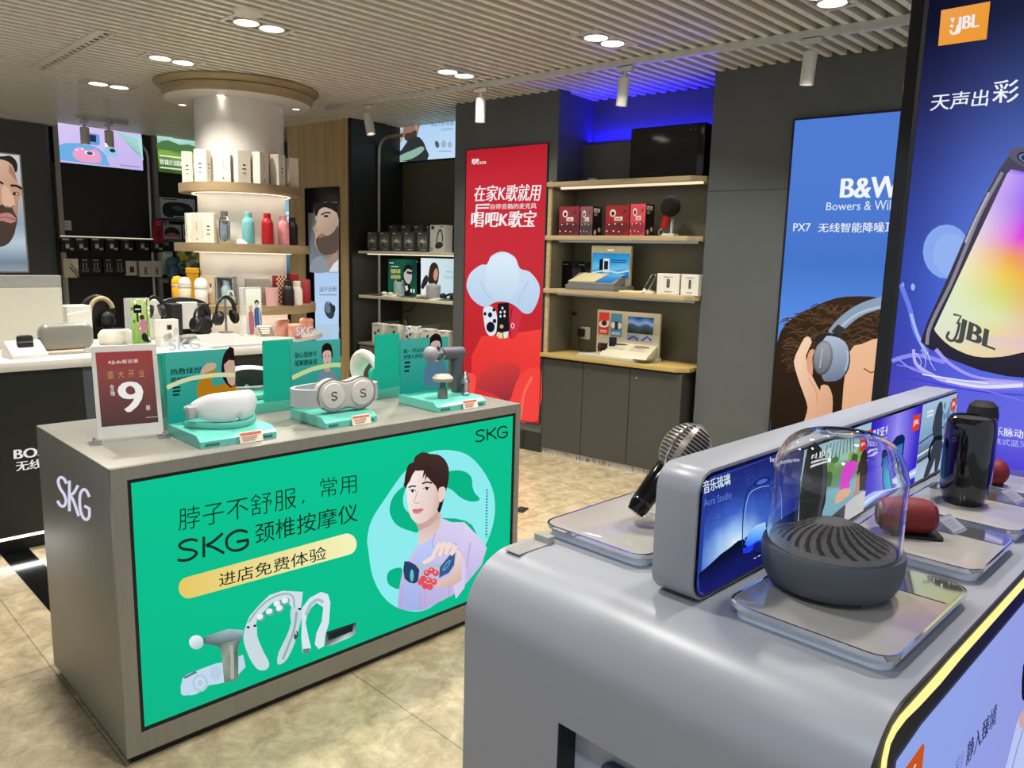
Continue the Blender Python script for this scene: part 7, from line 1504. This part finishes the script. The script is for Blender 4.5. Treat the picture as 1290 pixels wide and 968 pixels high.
def ebud(p): p.field(quad(0, 0, 1, 1), lambda u, v: mix('#3a3a38', '#77766e', max(0, 1 - abs(v - .5) * 2.4)), 3, 6); p.poly([(.15, .48), (.4, .42), (.55, .34), (.62, .44), (.9, .47), (.6, .54), (.45, .5)], '#cfcdc2', 2); p.oval((.4, .66), .16, .07, '#2a2927'); bars(p, 1, .1, .06, .45, .12, '#d8d6cc'); bars(p, 1, .4, .88, .95, .94, '#b9b7ac')
for (a, b), o in zip(((186, 276), (308, 398), (432, 524), (556, 648), (692, 790)), ('leftmost', 'second', 'middle', 'fourth', 'rightmost')): abox('earphone_box', f'grey earphone box, {o} of five at the front of the alcove shelf', (a, 181), (b, 370), ZA, .06, .09, EB, ebud, 'grey earphone boxes in front')
for (a, b), o in zip(((402, 486), (530, 620), (656, 748), (784, 830)), ('first', 'second', 'third', 'last')): abox('earphone_box', f'grey earphone box, {o} of four in the rear row on the alcove shelf', (a, 108), (b, 180), ZA, .22, .1, EB, ebud, 'grey earphone boxes behind')
def hbox(p): p.poly(quad(0, 0, 1, 1), '#c9c8be'); p.poly(quad(.08, .04, .28, .16), '#1d1d1c'); bars(p, 1, .65, .05, .95, .1, '#6d6c66'); p.stroke(smooth([(.45, .68), (.5, .42), (.62, .22), (.74, .2), (.84, .36), (.86, .6)], 4, False), .07, '#1f201e'); p.oval((.62, .74), .27, .12, '#23241f', -8).oval((.6, .72), .2, .08, '#33342f', -8); bars(p, 3, .06, .82, .2, .95, '#3a3935')
abox('headphone_carton', 'white box printed with dark headphones at the right of the alcove shelf', (822, 110), (968, 385), ZA, .05, .1, mat('white_carton2', '#dad7cc', .5, var=.02), hbox); abox('earphone_box', 'black box squeezed between the white headphone box and the pillar', (985, 150), (1060, 380), ZA, .18, .1, BLK2, lambda p: bars(p, 2, .1, .4, .6, .5, '#4a4945'))
def ascreen(name, lb, q0, q1, y, dr):
    a, b = W.atY(*V(q0), y), W.atY(*V(q1), y); t = thing(name, lb, 'screen', W, (a.x + b.x) / 2, y, ZB); w = b.x - a.x; h = a.z - ZB
    part('case', MB().box(-w / 2, w / 2, 0, .03, 0, h, .004), GLOSSBLK, t); p = card(w * .96, h * .95, -.0006, 0, h * .03); dr(p); p.build('screen', SCRN, t); part('foot', MB().box(-w * .3, w * .3, -.02, .05, 0, .008), BLACK, t)
def gad(p):
    p.field(quad(0, 0, 1, 1), lambda u, v: mix('#0f3a30', '#1d5a44', math.sin(3 * u + 2 * v) ** 2), 6, 6); p.poly([(.56, .4), (.6, .25), (.72, .18), (.82, .24), (.84, .4), (.83, .55), (.76, .68), (.66, .66), (.58, .55)], '#c3b8ae', 2); p.poly([(.54, .4), (.58, .22), (.7, .14), (.82, .2), (.84, .3), (.7, .26), (.6, .34)], '#15181a', 2); p.stroke([(.66, .36), (.84, .38)], .07, '#23282c'); p.poly([(.5, .98), (.56, .76), (.64, .68), (.78, .74), (.86, .98)], '#141a1c', 2); p.poly([(.6, .76), (.68, .72), (.72, .84), (.64, .9)], '#d8d8d4'); p.text('轻盈无感', quad(.1, .28, .44, .4), '#e6d87a', .03); p.text('运动自如', quad(.1, .44, .44, .56), '#e6d87a', .03); bars(p, 1, .05, .1, .22, .14, '#e6ece6'); bars(p, 1, .1, .2, .4, .24, '#cfe0d4')
    for a in (.8, .89): p.poly(quad(a, .82, a + .05, .92), '#e6ece6')
ascreen('advert_screen', 'small green advert screen of a man in dark glasses on the alcove shelf', (390, 446), (690, 735), .30, gad)
def wad(p): p.field(quad(0, 0, 1, 1), lambda u, v: mix('#e3f0f2', '#c3dfe6', u), 4, 4); p.poly([(.24, .4), (.28, .2), (.38, .1), (.5, .16), (.55, .36), (.52, .6), (.44, .7), (.3, .68), (.22, .6)], '#3a2a22', 2); p.poly([(.4, .34), (.47, .24), (.52, .36), (.5, .5), (.44, .58), (.38, .48)], '#c79a7a', 2); p.poly([(.0, .76), (.1, .5), (.2, .44), (.22, .6), (.1, .8)], '#2c2a2c', 2); p.poly([(.06, .98), (.14, .72), (.3, .66), (.5, .68), (.58, .98)], '#eef0ee', 2); p.text('听见好声音', quad(.68, .42, .97, .52), '#8fb4c0'); bars(p, 1, .76, .32, .97, .36, '#8fb4c0')
ascreen('advert_screen', 'small white advert screen of a long-haired woman on the alcove shelf', (722, 436), (1075, 735), .26, wad)
def pebble(q, z, rx, m, lb, y=.12, g='earbud cases on the alcove shelf', shape=(1, .8, .55)):
    a = W.atY(*V(q), y); t = thing('earbud_case', lb, 'earbud case', W, a.x, y, z, 0, g); part('shell', MB().ball((0, 0, rx * shape[2]), rx * shape[0], rx * shape[1], rx * shape[2], 20), m, t); part('seam', MB().tube([(rx * 1.0 * shape[0] * math.cos(k), rx * 1.0 * shape[1] * math.sin(k), rx * shape[2] * 1.1) for k in [2 * math.pi * i / 20 for i in range(20)]], .0012, 6, True), mat('grey_card', '#8d9190', .5), t)
PEB = mat('ivory_case', '#d8d2bd', .35); PB2 = mat('sand_case', '#b3a58c', .4)
pebble((355, 760), ZB, .036, PEB, 'ivory earbud case, left of three at the shelf left end', .14); pebble((418, 762), ZB, .036, PEB, 'ivory earbud case in the middle of three', .12); pebble((470, 765), ZB, .026, mat('grey_case', '#a9a89c', .4), 'grey earbud case, right of three', .15)
pebble((710, 775), ZB, .034, PB2, 'sand earbud case, left of two before the white screen', .12); pebble((768, 778), ZB, .034, PB2, 'sand earbud case, right of two before the white screen', .12)
a = W.atY(*V((506, 750)), .21); t = thing('fabric_speaker', 'pale blue-grey fabric speaker with side ears before the green screen', 'speaker', W, a.x, .21, ZB); part('body', MB().lathe([(0, 0), (.05, 0), (.052, .12), (.045, .135), (0, .135)], 24), mat('pale_blue_fabric', '#8fa5ac', .8), t)
for s in (-1, 1): part('ear', MB().lathe([(.015, 0), (.006, .03), (0, .032)], 12, Matrix.Translation((s * .042, 0, .125)) @ Matrix.Rotation(s * .4, 4, 'Y')), mat('pale_blue_fabric', '#8fa5ac', .8), t)
a = W.atY(*V((870, 745)), .165); t = thing('fabric_speaker', 'light grey fabric speaker before the white screen', 'speaker', W, a.x - .02, .165, ZB); part('body', MB().lathe([(0, 0), (.062, 0), (.066, .01), (.066, .12), (.06, .128), (0, .128)], 28), mat('light_grey_fabric', '#a9aaae', .8), t); part('top_plate', MB().lathe([(0, .1282), (.05, .1282), (.052, .132), (0, .133)], 28), mat('grey_card', '#8d9190', .5), t)
a = W.atY(*V((1000, 770)), .14); t = thing('headphones', 'black folded headphones lying by the pillar on the alcove shelf', 'headphones', W, a.x + .01, .155, ZB)
part('headband', MB().tube([(.07 * math.cos(k), .05 * math.sin(k), .025 + .03 * math.sin(k)) for k in [math.radians(190 * i / 20) for i in range(21)]], .011, 8), mat('headphone_black', '#121213', .35), t)
for s in (-1, 1): part('ear_cup', MB().ball((s * .06, -.02, .032), .034, .03, .03, 20), mat('ear_pad_black', '#1a1a1a', .8), t)
for q, w, lb, m in (((240, 785), .2, 'dark slim tray at the left end of the alcove shelf', mat('tray_dark', '#4a4944', .4)), ((400, 788), .13, 'white slim tray under the ivory earbud cases', WHITE), ((575, 800), .15, 'dark label tray before the green screen', mat('tray_dark', '#4a4944', .4)), ((760, 815), .15, 'dark label tray below the sand earbud cases', mat('tray_dark', '#4a4944', .4)), ((880, 800), .13, 'white tray with lumpy earbuds at the shelf front', WHITE), ((965, 832), .12, 'dark label tray at the right front of the alcove shelf', mat('tray_dark', '#4a4944', .4))):
    a = W.atZ(*V(q), ZB); yy = max(.035, min(.075, a.y)); t = thing('label_tray', lb, 'tray', W, W.atY(*V(q), yy).x, yy, ZB, 0, 'flat trays on the alcove shelf'); part('tray', MB().prism([(-.035, 0), (.035, 0), (.035, .014), (-.035, .004)], 'x', -w / 2, w / 2, .001, 1), m, t); part('lip', MB().box(-w / 2, w / 2, .035, .038, 0, .018), m, t)
def wb(p): p.oval((.3, .5), .12, .09, '#2c2a27').oval((.62, .36), .14, .08, '#3a3834', -30).oval((.55, .66), .18, .08, '#2c2a27', 20); bars(p, 1, .3, .08, .7, .15, '#6d6a62')
V3 = lambda q: (q[0] / 4.3 + 340, q[1] / 4.3 + 400)
for (x0_, x1_, y0_), o in zip(((553, 610, 30), (635, 694, 38), (725, 783, 47), (816, 878, 60), (905, 970, 70)), ('first', 'second', 'third', 'fourth', 'fifth')):
    a, b = W.atY(*V3((x0_, y0_)), .10), W.atY(*V3((x1_, y0_)), .10); carton('accessory_box', f'white accessory box with dark buds, {o} from the left on the alcove cabinet', W, (a.x + b.x) / 2, .14, ZD, b.x - a.x, .08, a.z - ZD, 0, mat('white_carton2', '#dad7cc', .5, var=.02), wb, 'white boxes on the alcove cabinet')
a = W.atY(*V3((720, 60)), .2); t = thing('spray_bottle', 'slim black bottle behind the white boxes on the alcove cabinet', 'bottle', W, a.x, .24, ZD); part('body', MB().lathe([(0, 0), (.03, 0), (.03, .2), (.012, .23), (0, .23)], 20), BLACK, t); part('cap', MB().lathe([(.013, .23), (.013, .27), (0, .27)], 16), BLACK, t)
solo('power_cable', 'thin black cable looping on the alcove back wall', 'cable', MB().tube(smooth([(-.18, 0, -.03), (-.08, -.005, .0), (0, -.005, .02), (.06, -.005, .09), (.1, 0, .11)], 4, False), .004, 6), BLACK, W, W.atY(*A5((340, 490 + 270 * 0)), .6).x, .612, W.atY(515, 393, .6).z)

q = K.atZ(657, 643, 0)
t = thing('floor_socket', 'small black floor plate beside the far end of the kiosk', 'floor plate', K, q.x, q.y, 0, 20)
part('plate', MB().box(-.045, .045, -.03, .03, 0, .008, .002), BLACK, t); part('lid', MB().box(-.03, .03, -.018, .018, .008, .011, .001, 1), mat('soft_black', '#191a1c', .6), t)
